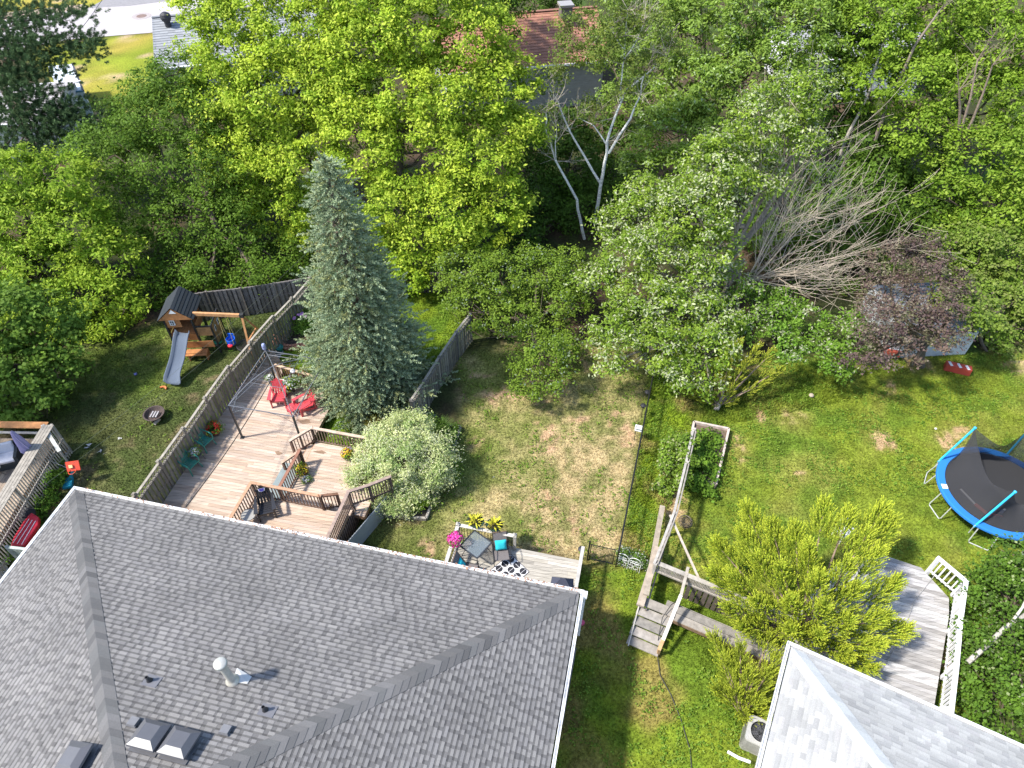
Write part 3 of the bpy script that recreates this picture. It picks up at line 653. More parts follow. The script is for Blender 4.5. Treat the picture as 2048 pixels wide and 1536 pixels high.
for i in range(len(bk)-1): bay(f2, bk[i], bk[i+1], 0, 1.75, [(.15, .135, .13), (.19, .175, .165), (.12, .11, .10)], latt=0, top=False, board=.15)
for p in bk: post(f2, p, 0, 1.78, (.14, .125, .11), cap=False)
mt = [at(822, 800, 1.75), at(848, 762, 1.75), at(878, 714, 1.75), at(912, 664, 1.75), at(940, 628, 1.75)]
f3 = thing('wooden_fence', 'weathered grey fence with narrow lattice between the blue spruce and the dry lawn', 'fence', (mt[0].x, mt[0].y, 0))
for i in range(len(mt)-1): bay(f3, mt[i], mt[i+1], 0, 1.75, GREY, latt=.28, double=False, gap=.05)
for p in mt: post(f3, p, 0, 1.72, (.13, .12, .11), s=.11)
mt2 = [aty(620, 556, 28.2), aty(800, 560, 29.5), aty(950, 560, 29.5)]
f4 = thing('wooden_fence', 'shaded board fence below the bright maple behind the blue spruce', 'fence', (mt2[0].x, mt2[0].y, 0))
for i in range(2): bay(f4, mt2[i], mt2[i+1], 0, 1.3, [(.10, .085, .08), (.13, .11, .1)], latt=0, top=False)

# black chain link fence with gate
c0, c1 = at(1238, 1102, 1.15), at(1316, 700, 1.15)
cl = thing('chain_link_fence', 'low black chain link fence running straight up the lawn', 'fence', (c0.x, c0.y, 0))
def chain(root, p0, p1, h, sp=.075, name='mesh_panel'):
    b = MB(); a, c = Vector((p0[0], p0[1], 0)), Vector((p1[0], p1[1], 0)); lattice(b, a, c, .06, h, (.02, .02, .02), sp=sp, th=.004, w_=.005); b.build(name, MMET, root)
n_ = 6
for i in range(n_):
    p, q = c0.lerp(c1, i/n_), c0.lerp(c1, (i+1)/n_); chain(cl, p, q, 1.13, .1)
    b = MB(); b.tube([(p.x, p.y, 0), (p.x, p.y, 1.18)], .028, (.02, .02, .02)); b.build('post', MMET, cl)
b = MB(); b.tube([(c0.x, c0.y, 1.15), (c1.x, c1.y, 1.15)], .034, (.02, .02, .02)); b.build('top_rail', MMET, cl)
g0, g1 = at(1183, 1088, 1.15), at(1231, 1098, 1.15)
gt = thing('chain_link_gate', 'small black chain link gate beside the corner of the grey deck', 'gate', (g0.x, g0.y, 0))
b = MB(); b.tube([(g0.x, g0.y, .12), (g0.x, g0.y, 1.1), (g1.x, g1.y, 1.1), (g1.x, g1.y, .12), (g0.x, g0.y, .12)], .02, (.02, .02, .02)); b.build('frame', MMET, gt)
chain(gt, g0, g1, 1.1, .06)
b = MB(); gp = at(1180, 1084, 1.3); b.tube([(gp.x, gp.y, 0), (gp.x, gp.y, 1.35)], .032, (.02, .02, .02)); b.lathe((gp.x, gp.y, 1.35), [(.035, 0), (0, .04)], (.02, .02, .02), 8); b.build('post', MMET, gt)
# white garden trellis arcs
def wirefence(name, label, px0, px1, z):
    a, c = at(*px0, z), at(*px1, z); root = thing(name, label, 'trellis', (a.x, a.y, 0)); b = MB(); d = (c-a); L_ = d.length; d.normalize()
    A = Vector((a.x, a.y, 0)); H = z; wcol = (.75, .75, .72)
    def P(u, v): return A+d*u+Vector((0, 0, v))
    b.tube([P(0, 0), P(0, H*.75)]+[P(L_/2-L_/2*math.cos(t), H*.75+H*.25*math.sin(t)) for t in np.linspace(0, math.pi, 9)]+[P(L_, 0)], .011, wcol, 6)
    for k in range(1, 6): b.tube([P(L_*k/6, 0), P(L_*k/6, H*.8)], .006, wcol, 5)
    for k in range(4):
        cx, cy = L_*(.2+.2*k), H*(.3+.2*(k % 2)); b.tube([P(cx+.11*math.cos(t), cy+.11*math.sin(t)) for t in np.linspace(0, 6.3, 11)], .007, wcol, 5)
    for k in range(3): cx = L_*(.25+.25*k); b.tube([P(cx+.05*t*math.cos(t*1.6), H*.7+.04*t*math.sin(t*1.6)) for t in np.linspace(0, 3, 10)], .007, wcol, 5)
    b.build('wire_panel', MPAINT, root)
wirefence('garden_trellis', 'white scrolled wire trellis panel next to the black gate post', (1237, 1104), (1259, 1113), .9)
wirefence('garden_trellis', 'white scrolled wire trellis panel farther from the black gate, next to the timber', (1260, 1113), (1284, 1122), .9)

# ---------------------------------------------------------------- decks
def clip(poly, a, n, keep=1):
    out = []
    for i in range(len(poly)):
        p, q = poly[i], poly[(i+1) % len(poly)]; dp = ((p[0]-a[0])*n[0]+(p[1]-a[1])*n[1])*keep; dq = ((q[0]-a[0])*n[0]+(q[1]-a[1])*n[1])*keep
        if dp >= 0: out.append(p)
        if dp*dq < 0: t = dp/(dp-dq); out.append((p[0]+(q[0]-p[0])*t, p[1]+(q[1]-p[1])*t))
    return out
def deck(root, pts, z, ang, cols, m, bw=.14, gap=.009, th=.03, name='floor', skirt=None, joist=True, stain=.11):
    """boards laid along ang and clipped to the (convex) outline"""
    P = [(p[0], p[1]) for p in pts]; d = (math.cos(ang), math.sin(ang)); n = (-d[1], d[0]); ts = [p[0]*n[0]+p[1]*n[1] for p in P]; b = MB(); t = min(ts)
    while t < max(ts):
        q = clip(clip(P, (n[0]*t, n[1]*t), n, 1), (n[0]*(t+bw-gap), n[1]*(t+bw-gap)), n, -1)
        if len(q) > 2:
            us = [x[0]*d[0]+x[1]*d[1] for x in q]; cuts = [min(us)]; u = min(us)+rnd.uniform(.8, 3.6)
            while u < max(us)-.4: cuts.append(u); u += rnd.uniform(2.4, 4.2)
            cuts.append(max(us))
            for c0_, c1_ in zip(cuts[:-1], cuts[1:]):
                r = clip(clip(q, (d[0]*c0_, d[1]*c0_), d, 1), (d[0]*(c1_-.003), d[1]*(c1_-.003)), d, -1)
                if len(r) > 2: b.poly([(x, y, z-rnd.uniform(0, .003)) for x, y in r], jit(cols[rnd.randrange(len(cols))], stain), th)
        t += bw
    b.build(name, m, root)
    b = MB(); n_ = len(P); cx = sum(p[0] for p in P)/n_; cy = sum(p[1] for p in P)/n_
    if joist:
        sk = skirt or (.2, .13, .08)
        for i in range(n_):
            a, c = Vector((P[i][0], P[i][1], z-.12)), Vector((P[(i+1) % n_][0], P[(i+1) % n_][1], z-.12)); inn = Vector((cx, cy, z-.12)); sh = .03
            a2, c2 = a.lerp(inn, .006), c.lerp(inn, .006); b.beam(a2, c2, .03, .17, sk)
        b.poly([(x+(cx-x)*.02, y+(cy-y)*.02, z-.2) for x, y in P], (.05, .04, .03), .02)
        b.build('joist_frame', MWOOD, root)
def railing(root, pts, h, col, capcol, sp=.13, bal=.034, posts=True, cap=.12, skip=(), m=MWOOD, mat_cap=None, balcol=None, rnd_bal=False, postcol=None, ps=.09, bot=.08):
    pts = [Vector(p) for p in pts]
    for i in range(len(pts)-1):
        a, c = pts[i], pts[i+1]; L_ = (c-a).length; up = Vector((0, 0, 1)); b = MB(); k = max(1, int(L_/sp))
        for j in range(1, k):
            p = a.lerp(c, j/k)
            if rnd_bal: b.tube([p+up*.06, p+up*(h-.03)], bal/2, balcol or col, 6)
            else: b.beam(p+up*.02, p+up*(h-.03), bal, bal, jit(balcol or col, .12), up=(c-a))
        b.build('baluster_panel', m if balcol is None else MMET, root)
        b = MB(); b.beam(a+up*(h-.06), c+up*(h-.06), .035, .08, col); b.beam(a+up*bot, c+up*bot, .035, .07, col); b.build('lower_rail', m, root)
        b = MB(); zo = up*(.003*i+h); b.beam(a+zo, c+zo, cap, .035, capcol, ext=cap/2); b.build('top_rail', mat_cap or m, root)
    if posts:
        for p in pts: b = MB(); b.box(p+Vector((0, 0, h/2-.1)), (ps, ps, h+.15), postcol or col, rz=A_H); b.build('post', m, root)
TAN = [(.42, .32, .245), (.44, .345, .27), (.395, .295, .225), (.455, .36, .285), (.42, .31, .23), (.43, .335, .27), (.47, .38, .305)]
BRN = (.16, .10, .075); CAPC = (.46, .30, .19)
ux, uy = Vector((math.cos(A_H), math.sin(A_H), 0)), Vector((-math.sin(A_H), math.cos(A_H), 0))
ZL, ZM, ZU = .45, .85, 1.25
# lower deck
LD = [at(262, 1040, ZL), at(485, 762, ZL), at(548, 700, ZL), at(560, 744, ZL), at(654, 772, ZL), at(660, 818, ZL), at(620, 1020, ZL)]
big = thing('wooden_deck', 'large sunlit tan wooden deck on three levels behind the dark roofed house', 'deck', (LD[0].x, LD[0].y, 0))
LDa = [LD[0]-uy*2.2, LD[1], at(640, 770, ZL), at(657, 820, ZL), at(630, 845, ZL)-uy*7.5]
r0 = at(656, 822, ZL); rr = r0-uy*8
A1 = at(340, 987, ZL)-uy*3; 
deck(big, [A1, at(487, 760, ZL), at(500, 744, ZL), at(655, 778, ZL), r0, rr-uy*.0], ZL, A_H, TAN, MDECK, skirt=(.30, .20, .12))
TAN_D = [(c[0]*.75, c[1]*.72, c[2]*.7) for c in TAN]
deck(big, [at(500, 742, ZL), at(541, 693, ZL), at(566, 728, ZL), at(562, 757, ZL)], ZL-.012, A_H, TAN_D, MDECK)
# middle deck
m0 = at(631, 884, ZM); m1 = m0+ux*3.3; m2 = m1-uy*3.0; m3 = m0-uy*3.0
deck(big, [m0, m1, m2, m3], ZM, A_H, TAN, MDECK, skirt=(.36, .22, .13))
# upper deck
u1 = at(689, 984, ZU+.9); u1 = Vector((u1.x, u1.y, ZU)); u0 = at(502, 965, ZU+.9); u0 = Vector((u0.x, u0.y, ZU)); u1 = u0+ux*3.72
deck(big, [u0-uy*3.4, u0, u1, u1-uy*3.4], ZU, A_H, TAN, MDECK, skirt=(.34, .21, .12))
# steps: middle->lower, upper->middle
s0 = m0+ux*.02; b = MB()
for k, (zz_, dx) in enumerate(((.68, .30),)):
    for q in range(2): b.box((s0-uy*.62-ux*(dx/2+.02)+Vector((0, 0, zz_-ZM))) + ux*(.07-.14*q), (.135, 1.15, .035), jit(TAN[q]), rz=A_H)
b.box(s0-uy*.62-ux*.02+Vector((0, 0, -.1)), (.02, 1.15, .2), (.42, .22, .12), rz=A_H); b.box(s0-uy*.62-ux*.34+Vector((0, 0, -.26)), (.02, 1.15, .17), (.42, .24, .14), rz=A_H); b.build('step', MDECK, big)
s1 = u0+ux*2.85+Vector((0, 0, -.2)); b = MB()
for q in range(2): b.box(s1+ux*.45+uy*(.09+.15*q), (.85, .14, .035), jit(TAN[q]), rz=A_H)
b.box(s1+ux*.45+uy*.32+Vector((0, 0, -.1)), (.85, .02, .18), (.42, .24, .14), rz=A_H); b.box(s1+ux*.0+uy*.17+Vector((0, 0, -.02)), (.05, .42, .2), (.45, .26, .12), rz=A_H); b.build('step', MDECK, big)
# rails
railing(big, [m0-ux*.78-uy*.5+Vector((0, 0, ZL-ZM)), m0+uy*.02], .9, BRN, (.42, .32, .25))
railing(big, [m0+uy*.02, m0+ux*3.3], .9, (.20, .14, .10), (.50, .38, .29))
i1 = m0-uy*1.15; railing(big, [i1-uy*1.9, i1+ux*.0], .88, BRN, (.24, .11, .07))
railing(big, [i1, i1-ux*.62-uy*.42+Vector((0, 0, -.38))], .85, BRN, (.36, .25, .18))
railing(big, [u0-uy*2.2, u0, u0+ux*2.75], .9, BRN, (.40, .23, .14))
railing(big, [u0+ux*2.75, u0+ux*3.15+uy*.46+Vector((0, 0, -.4))], .9, BRN, (.30, .15, .09))
K_ = u1+uy*.40
railing(big, [K_-uy*3.4, K_, K_+ux*.6+uy*.5+Vector((0, 0, -.1)), K_+ux*1.2+uy*1.1+Vector((0, 0, -.2))], .92, (.14, .095, .075), (.30, .22, .18), sp=.1)
b = MB(); k0 = K_-uy*3.2+ux*.05
for j in range(25):
    p = k0+uy*j*.135; b.beam((p.x, p.y, .05), (p.x, p.y, ZU-.12), .02, .09, jit((.13, .09, .07), .2), up=(uy.x, uy.y, 0))
b.build('skirt_boards', MWOOD, big)
b = MB(); q0 = K_+ux*.14-uy*2.0; q1 = K_+ux*1.05+uy*.8
b.beam((q0.x, q0.y, .55), (q1.x, q1.y, .55), .03, 1.0, (.33, .35, .36)); b.build('skirt_panel', MPAINT, big)
# far railing of the lower deck behind the flowers
railing(big, [at(560, 756, ZL), at(632, 779, ZL)+ux*.25], .85, BRN, (.55, .38, .25))
# grey floor panel between lower and middle deck
pc = [at(545, 962, ZL+.34), at(563, 921, ZL+.34), at(586, 916, ZL+.34), at(574, 968, ZL+.34)]
st = thing('storage_bench', 'low grey painted storage bench against the inner railing of the large deck', 'bench', (pc[0].x, pc[0].y, ZL))
cA = m0-uy*1.28-ux*.42
b = MB(); b.box(cA-uy*.95+Vector((0, 0, ZL-ZM+.36)), (.76, 1.95, .04), (.21, .25, .25), rz=A_H); b.build('lid', MPAINT, st)
b = MB(); b.box(cA-uy*.95+Vector((0, 0, ZL-ZM+.18)), (.66, 1.85, .33), (.2, .22, .22), rz=A_H); b.build('body', MPAINT, st)

# grey weathered deck of the main house
ZG = .5; GW = [(.38, .35, .305), (.33, .305, .265), (.41, .38, .335), (.30, .275, .24), (.36, .33, .28)]
g_a = at(1165, 1122, ZG); gd = thing('grey_deck', 'small weathered grey deck with black balusters behind the house corner', 'deck', (g_a.x, g_a.y, 0))
ga = g_a; gb = ga-ux*4.75
MDG = mat('grey_deck_wood', .85, 4, .35, .25, grain=(-A_H, (.4, 5, 1)))
deck(gd, [ga, gb, gb-uy*3.2, ga-uy*3.2], ZG, A_H, GW, MDG, skirt=(.2, .18, .15))
gl = ga-ux*4.7; gm = ga-ux*2.55
railing(gd, [gl-uy*2.6, gl-uy*.05], .9, (.46, .44, .42), (.46, .44, .41), balcol=(.02, .02, .02), bal=.025, sp=.11, cap=.13, m=MWOOD, rnd_bal=True, ps=.1, postcol=(.4, .37, .33))
railing(gd, [gl-uy*.05, gm-uy*.05], .9, (.36, .33, .27), (.55, .52, .46), balcol=(.02, .02, .02), bal=.025, sp=.11, cap=.13, rnd_bal=True, ps=.1, postcol=(.42, .4, .36))
for p in (gl-uy*.05, gm-uy*.05): b = MB(); b.box(p+Vector((0, 0, .97)), (.13, .13, .05), (.5, .48, .44), rz=A_H); b.lathe(p+Vector((0, 0, 1.0)), [(.05, 0), (.05, .03), (0, .07)], (.3, .29, .27), 10); b.build('post_cap', MWOOD, gd)
railing(gd, [ga-ux*.05-uy*3.2, ga-ux*.05-uy*.0], .9, (.50, .48, .45), (.42, .40, .37), sp=.115, cap=.12, bal=.035, ps=.1)

# neighbour's timber structure on the right: stair, lattice rails, brace
rx, ry = Vector((math.cos(A_R), math.sin(A_R), 0)), Vector((-math.sin(A_R), math.cos(A_R), 0))
WG = [(.25, .225, .195), (.29, .265, .235), (.20, .185, .165), (.32, .29, .26)]
# long fence line beam going up the yard
q0, q1, q2, q3 = at(1308, 1128, 1.6), at(1348, 1025, 1.6), at(1372, 925, 1.55), at(1386, 860, 1.5)
nf = thing('timber_fence', 'leaning weathered fence with double top rail between chain link strip and right lawn', 'fence', (q0.x, q0.y, 0))
for u, v in ((q0, q1), (q1, q2), (q2, q3)):
    b = MB(); b.beam(u, v, .09, .05, (.36, .335, .30)); b.beam(u+Vector((.13, .02, -.03)), v+Vector((.13, .02, -.03)), .05, .07, (.27, .245, .215)); b.build('top_rail', MWOOD, nf)
    b = MB(); b.beam(u+Vector((.06, 0, -.75)), v+Vector((.06, 0, -.75)), .04, .08, (.2, .17, .14)); lattice(b, u+Vector((.05, .0, 0)), v+Vector((.05, .0, 0)), .8, 1.5, (.34, .3, .26), sp=.17); b.build('lattice', MWOOD, nf)
for p in (q0, q1, q2, q3): b = MB(); b.box((p.x+.06, p.y, .8), (.09, .09, 1.6), (.38, .35, .31), rz=A_R); b.build('post', MWOOD, nf)
b = MB(); s_, e_2 = at(1340, 1030, 1.5), at(1398, 1158, 1.35); b.beam(s_, e_2, .075, .05, (.42, .36, .30)); b.build('brace', MWOOD, nf)
# big dark timber wall at left of it
w0, w1 = at(1300, 1190, 1.1), at(1328, 1012, .6)
b = MB(); v0, v1 = at(1292, 1190, 1.0), at(1325, 1012, .45); b.beam(v0, v1, .2, .06, (.32, .27, .21)); b.build('ledger_board', MWOOD, nf)
b = MB(); v0, v1 = at(1280, 1212, .9), at(1316, 1095, .9); b.beam(v0, v1, .26, .1, (.34, .28, .22)); b.beam(v0+Vector((.22, -.05, -.4)), v1+Vector((.22, -.05, -.4)), .05, .5, (.2, .17, .14)); b.build('side_board', MWOOD, nf)
# landing rail with lattice and dark wall
l0, l1, l2 = at(1308, 1123, 1.5), at(1398, 1160, 1.5), at(1480, 1205, 1.5)
l3 = l1+(l1-l0)*2.1
side = thing('side_deck', 'weathered raised deck with lattice rail and timber steps half under the golden juniper', 'deck', (l0.x, l0.y, 0))
dv = (l3-l0).normalized(); pv = Vector((dv.y, -dv.x, 0))
b = MB(); b.beam(l0, l3, .16, .04, (.33, .30, .26)); b.build('top_rail', MWOOD, side)
b = MB(); lattice(b, l0+pv*.06, l3+pv*.06, 1.12, 1.44, (.3, .27, .24), sp=.07, w_=.018); b.build('lattice', MWOOD, side)
b = MB(); b.beam(l0+Vector((0, 0, -.42))+pv*.06, l3+Vector((0, 0, -.42))+pv*.06, .07, .08, (.31, .28, .24)); b.build('mid_rail', MWOOD, side)
p_ = l0+dv*1.35; b = MB(); L3 = (l3-p_).length; u = .05
while u < L3:
    p = p_+dv*u+pv*.06; b.beam((p.x, p.y, .05), (p.x, p.y, 1.08), .025, .15, jit((.10, .08, .065), .25), up=dv); u += .2
b.build('wall_boards', MWOOD, side)
# walkway floor boards
z = .62; f0 = at(1335, 1200, z); f1 = f0+dv*4.2; 
deck(side, [f0-pv*.0, f1, f1+pv*.62, f0+pv*.62], z, math.atan2(dv.y, dv.x), WG, MWOOD, bw=.3, gap=.02)
# steps
a0, a1 = at(1283, 1192, .72), at(1350, 1219, .72); b0_, b1_ = at(1255, 1281, .12), at(1316, 1308, .12)
for k in range(5):
    t = (k+.0)/4.6; p, q = a0.lerp(b0_, t), a1.lerp(b1_, t); zz_ = .74-.135*k; b = MB(); dd = (q-p).normalized()
    pm = (p+q)/2+Vector((dd.y, -dd.x, 0))*.17; b.box((pm.x, pm.y, zz_), ((q-p).length, .33, .04), jit(WG[k % 4], .1), rz=math.atan2(dd.y, dd.x)); b.box((pm.x, pm.y, zz_-.09), ((q-p).length, .03, .14), (.08, .06, .05), rz=math.atan2(dd.y, dd.x)); b.build('tread', MWOOD, side)
b = MB(); b.beam(a0+Vector((0, 0, .08)), b0_+Vector((-.0, -.2, .02)), .04, .2, (.44, .41, .36)); b.build('stringer', MWOOD, side)
h0, h1, h2 = at(1376, 1135, 1.5), at(1362, 1190, 1.45), at(1318, 1300, .62)
b = MB(); b.beam(h0, h1, .1, .09, (.35, .31, .26)); b.beam(h1, h1.lerp(h2, .82), .12, .05, (.5, .47, .42)); b.beam(h1.lerp(h2, .82), h2, .12, .05, (.40, .25, .12)); b.build('handrail', MWOOD, side)
for p in (h1, h1.lerp(h2, .95)): b = MB(); b.beam((p.x, p.y, 0), (p.x, p.y, p.z-.02), .09, .09, (.38, .24, .12)); b.build('post', MWOOD, side)
b = MB(); hs = [at(1362, 1196, .9), at(1342, 1210, .95), at(1325, 1235, .8), at(1318, 1270, .5), at(1313, 1300, .1), at(1320, 1350, .03), at(1342, 1390, .03), at(1362, 1440, .03), at(1380, 1500, .03), at(1385, 1560, .03)]
b.tube(hs, .014, (.03, .03, .03), 6); tag(b.build('garden_hose', MRUB), 'thin black hose draped over the timber steps and trailing across the grass', 'hose')
# raised bed at the end of the timber fence
q = [at(1388, 843, .3), at(1458, 857, .3), at(1432, 968, .3), at(1368, 952, .3)]
rb = thing('raised_bed', 'weathered timber raised garden bed at the far end of the leaning fence', 'raised bed', (q[0].x, q[0].y, 0))
for i in range(4): b = MB(); u, v = q[i]-Vector((0, 0, .13)), q[(i+1) % 4]-Vector((0, 0, .13)); b.beam(u, v, .09, .3, jit((.42, .35, .31), .2)); b.build('side_board', MWOOD, rb)
b = MB(); b.poly([v+Vector((0, 0, -.12)) for v in q], (.12, .085, .06), .1); b.build('soil', MSTONE, rb)
# white deck of the right neighbour
ZW = .55; WD = [(.33, .315, .305), (.38, .365, .36), (.27, .255, .245), (.42, .41, .40)]
wp = [at(1640, 1150, ZW), at(1700, 1118, ZW), at(1765, 1110, ZW), at(1842, 1135, ZW), at(1898, 1196, ZW), at(1898, 1232, ZW), at(1864, 1440, ZW), at(1560, 1300, ZW)]
wd = thing('white_deck', 'white painted deck with curved edge and white railing beside the pale roofed house', 'deck', (wp[3].x, wp[3].y, 0))
deck(wd, wp, ZW, math.radians(-20), WD, MDECKR, skirt=(.5, .5, .5), stain=.09)
def offp(px, py): p = at(px, py, ZW+.9); return Vector((p.x, p.y, ZW))
wr = [offp(1878, 1117), offp(1932, 1162), offp(1921, 1240), offp(1913, 1330), offp(1899, 1450)]
railing(wd, wr, .9, (.72, .72, .73), (.72, .72, .74), sp=.16, bal=.05, cap=.15, ps=.11, m=MPAINT)
b = MB(); pc2 = wr[4]+Vector((0, .35, .95)); b.box(pc2, (.28, .3, .1), (.72, .72, .73)); b.build('post_cap', MPAINT, wd)
b = MB(); k = at(1902, 1180, ZW); hz = [at(1870, 1150, ZW+.03), at(1830, 1200, ZW+.03), at(1815, 1240, ZW+.03), at(1822, 1290, ZW+.03), at(1790, 1300, ZW+.03), at(1788, 1275, ZW+.03), at(1798, 1285, ZW+.03), at(1770, 1330, ZW+.03), at(1755, 1350, ZW+.03)]
b.tube(hz, .012, (.35, .34, .33), 5); tag(b.build('extension_cord', MRUB), 'thin grey cord looping across the white deck', 'cord')
# white chair near far end of white deck
def garden_chair_white():
    p = at(1680, 1075, 0); root = thing('garden_chair', 'white plastic garden chair half hidden behind the top of the golden juniper', 'chair', p)
    W_ = (.75, .75, .75); R = lambda x, y, z: p+Matrix.Rotation(.4, 3, 'Z') @ Vector((x, y, z)); M_ = Matrix.Rotation(.4, 3, 'Z')
    b = MB(); b.box(R(0, 0, .42), (.5, .48, .03), W_, M=M_); b.build('seat', MPLAS, root)
    b = MB()
    for i in range(5): b.box(R(-.2+.1*i, .25, .68), (.07, .03, .5), W_, M=M_)
    b.box(R(0, .26, .93), (.5, .04, .08), W_, M=M_); b.build('backrest', MPLAS, root)
    for x in (-.22, .22):
        for y in (-.2, .22): b = MB(); b.box(R(x, y, .21), (.05, .05, .42), W_, M=M_); b.build('leg', MPLAS, root)
        b = MB(); b.box(R(x*1.15, 0, .64), (.06, .46, .03), W_, M=M_); b.box(R(x*1.15, -.2, .53), (.05, .04, .22), W_, M=M_); b.build('arm', MPLAS, root)
garden_chair_white()
# left neighbour deck
ZN = .9; nd0 = at(93, 850, ZN+.9); nd = thing('neighbour_deck', 'old weathered deck with stained orange rail at the left edge of the picture', 'deck', (nd0.x, nd0.y, 0))
dn = (at(93, 850, ZN+.9)-at(0, 1000, ZN+.9)).normalized(); A = Vector((nd0.x, nd0.y, ZN)); dr = Vector((-dn.y, dn.x, 0))
deck(nd, [A, A+dr*5, A+dr*5-dn*6.5, A-dn*6.5], ZN, math.atan2(dr.y, dr.x)+math.pi/2, [(.30, .23, .17), (.26, .2, .15), (.34, .27, .2)], MWOOD)
b = MB()
for i in range(4): b.beam(A-dr*(-.10+.12*i)+Vector((0, 0, .9)), A-dr*(-.10+.12*i)-dn*6.5+Vector((0, 0, .9)), .105, .035, jit((.30, .27, .23), .1))
b.build('top_rail', MWOOD, nd)
b = MB()
for j in range(52): p = A-dr*.30-dn*(.1+.125*j); b.beam(p+Vector((0, 0, -.85)), p+Vector((0, 0, .88)), .035, .035, jit((.42, .39, .34), .15))
b.build('baluster_panel', MWOOD, nd)
b = MB(); b.beam(A-dr*.30+Vector((0, 0, -.6)), A-dr*.30-dn*6.5+Vector((0, 0, -.6)), .04, .09, (.3, .27, .24)); b.beam(A-dr*.30+Vector((0, 0, .05)), A-dr*.30-dn*6.5+Vector((0, 0, .05)), .04, .09, (.3, .27, .24)); b.build('lower_rail', MWOOD, nd)
b = MB(); b.beam(A+Vector((0, 0, .88)), A+dr*4+Vector((0, 0, .88)), .34, .03, (.42, .19, .07)); b.beam(A+Vector((0, 0, .5))-dn*.1, A+dr*4+Vector((0, 0, .5))-dn*.1, .03, .12, (.6, .55, .5)); b.build('privacy_board', MWOOD, nd)
for k in range(3): b = MB(); p = A-dr*.2-dn*(3.1*k); b.box(p+Vector((0, 0, 0)), (.1, .1, 1.85), (.33, .3, .26)); b.build('post', MWOOD, nd)
b = MB(); e0 = at(85, 850, ZN+.9); e1 = at(119, 903, ZN+.7); b.beam(e0, e1, .14, .04, (.42, .42, .38)); 
for j in range(8): p = e0.lerp(e1, (j+.5)/8); b.beam(p, p-Vector((0, 0, 1.3)), .035, .035, (.34, .32, .29))
b.build('stair_rail', MWOOD, nd)
# low grey gate / fence bottom left
q0, q1 = at(14, 1094, 1.1), at(62, 1098, 1.1); lf = thing('wooden_fence', 'short faded green grey fence between the red sled and the dark roof corner', 'fence', (q0.x, q0.y, 0))
bay(lf, q0, q1+Vector((.6, -.1, 0)), 0, 1.1, [(.24, .27, .25), (.2, .23, .21)], latt=0, double=False, gap=.03)
for p in (q0, q1): post(lf, p, 0, 1.15, (.24, .26, .25), cap=False)
b = MB(); b.poly([at(-60, 1110, .04), at(10, 1120, .04), at(30, 1170, .04), at(-20, 1240, .04), at(-80, 1240, .04)], (.45, .45, .44)); o = b.build('patio', MSTONE); o['kind'] = 'structure'

# ---------------------------------------------------------------- trees
BRT = [(.25, .38, .035), (.17, .30, .028), (.32, .43, .045), (.13, .24, .02)]
MID = [(.12, .22, .028), (.15, .26, .035), (.095, .18, .024), (.18, .28, .045)]
DRK = [(.065, .13, .022), (.085, .165, .026), (.05, .105, .018)]
SIL = [(.15, .25, .035), (.20, .30, .045), (.11, .20, .025)]
LITE = [(.13, .22, .04), (.10, .19, .03), (.17, .26, .05)]
G1 = 'trees filling the strip between the yards and the houses behind'
ta = at(560, 480, 0); tb = at(800, 535, 0)
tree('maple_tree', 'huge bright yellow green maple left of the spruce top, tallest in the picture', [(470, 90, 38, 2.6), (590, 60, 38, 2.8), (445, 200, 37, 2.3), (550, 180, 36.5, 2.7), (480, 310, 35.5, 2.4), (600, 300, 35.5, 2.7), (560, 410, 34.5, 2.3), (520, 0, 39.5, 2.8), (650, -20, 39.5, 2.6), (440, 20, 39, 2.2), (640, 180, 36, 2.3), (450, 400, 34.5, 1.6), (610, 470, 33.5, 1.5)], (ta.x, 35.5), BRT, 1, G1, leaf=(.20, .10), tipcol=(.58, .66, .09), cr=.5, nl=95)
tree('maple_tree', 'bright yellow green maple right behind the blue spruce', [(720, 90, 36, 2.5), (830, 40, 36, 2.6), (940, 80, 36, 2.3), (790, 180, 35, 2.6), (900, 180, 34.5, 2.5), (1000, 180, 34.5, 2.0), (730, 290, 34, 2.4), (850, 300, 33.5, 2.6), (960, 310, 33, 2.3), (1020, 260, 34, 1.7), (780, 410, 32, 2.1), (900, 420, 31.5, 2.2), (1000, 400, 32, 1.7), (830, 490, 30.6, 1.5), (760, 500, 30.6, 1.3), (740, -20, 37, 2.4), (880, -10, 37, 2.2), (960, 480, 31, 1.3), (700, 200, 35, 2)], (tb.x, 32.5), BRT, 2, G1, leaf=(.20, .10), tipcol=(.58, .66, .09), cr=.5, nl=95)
tree('maple_tree', 'mid green maple overhanging the fence behind the playset', [(345, 150, 36.5, 1.3), (300, 230, 36, 1.9), (380, 230, 36, 2.2), (230, 310, 34.5, 2.2), (330, 330, 34.5, 2.4), (420, 340, 34, 2.0), (280, 430, 33, 2.2), (380, 440, 32.5, 2.3), (470, 450, 32, 1.9), (540, 510, 31, 1.5), (430, 530, 30.8, 1.7), (350, 530, 31, 1.7), (500, 572, 29.4, 1.2), (420, 560, 30, 1.1), (590, 540, 31, 1.0), (550, 556, 29.2, .9), (300, 585, 29.0, 1.2), (345, 566, 29.2, .9), (500, 556, 28.4, .9), (410, 548, 28.8, .9)], (at(470, 540, 0).x, 31.5), [(.085, .165, .024), (.11, .20, .03), (.065, .13, .02)], 3, G1, leaf=(.18, .1), cr=.5)
tree('maple_tree', 'dark green leafy tree between the pine and the bright maple', [(240, 250, 38, 1.6), (190, 290, 37, 1.5), (290, 180, 39, 1.2), (330, 190, 38.5, 1.3)], (at(250, 400, 0).x, 38), DRK+MID[:1], 4, G1, leaf=(.18, .1), cr=.5)
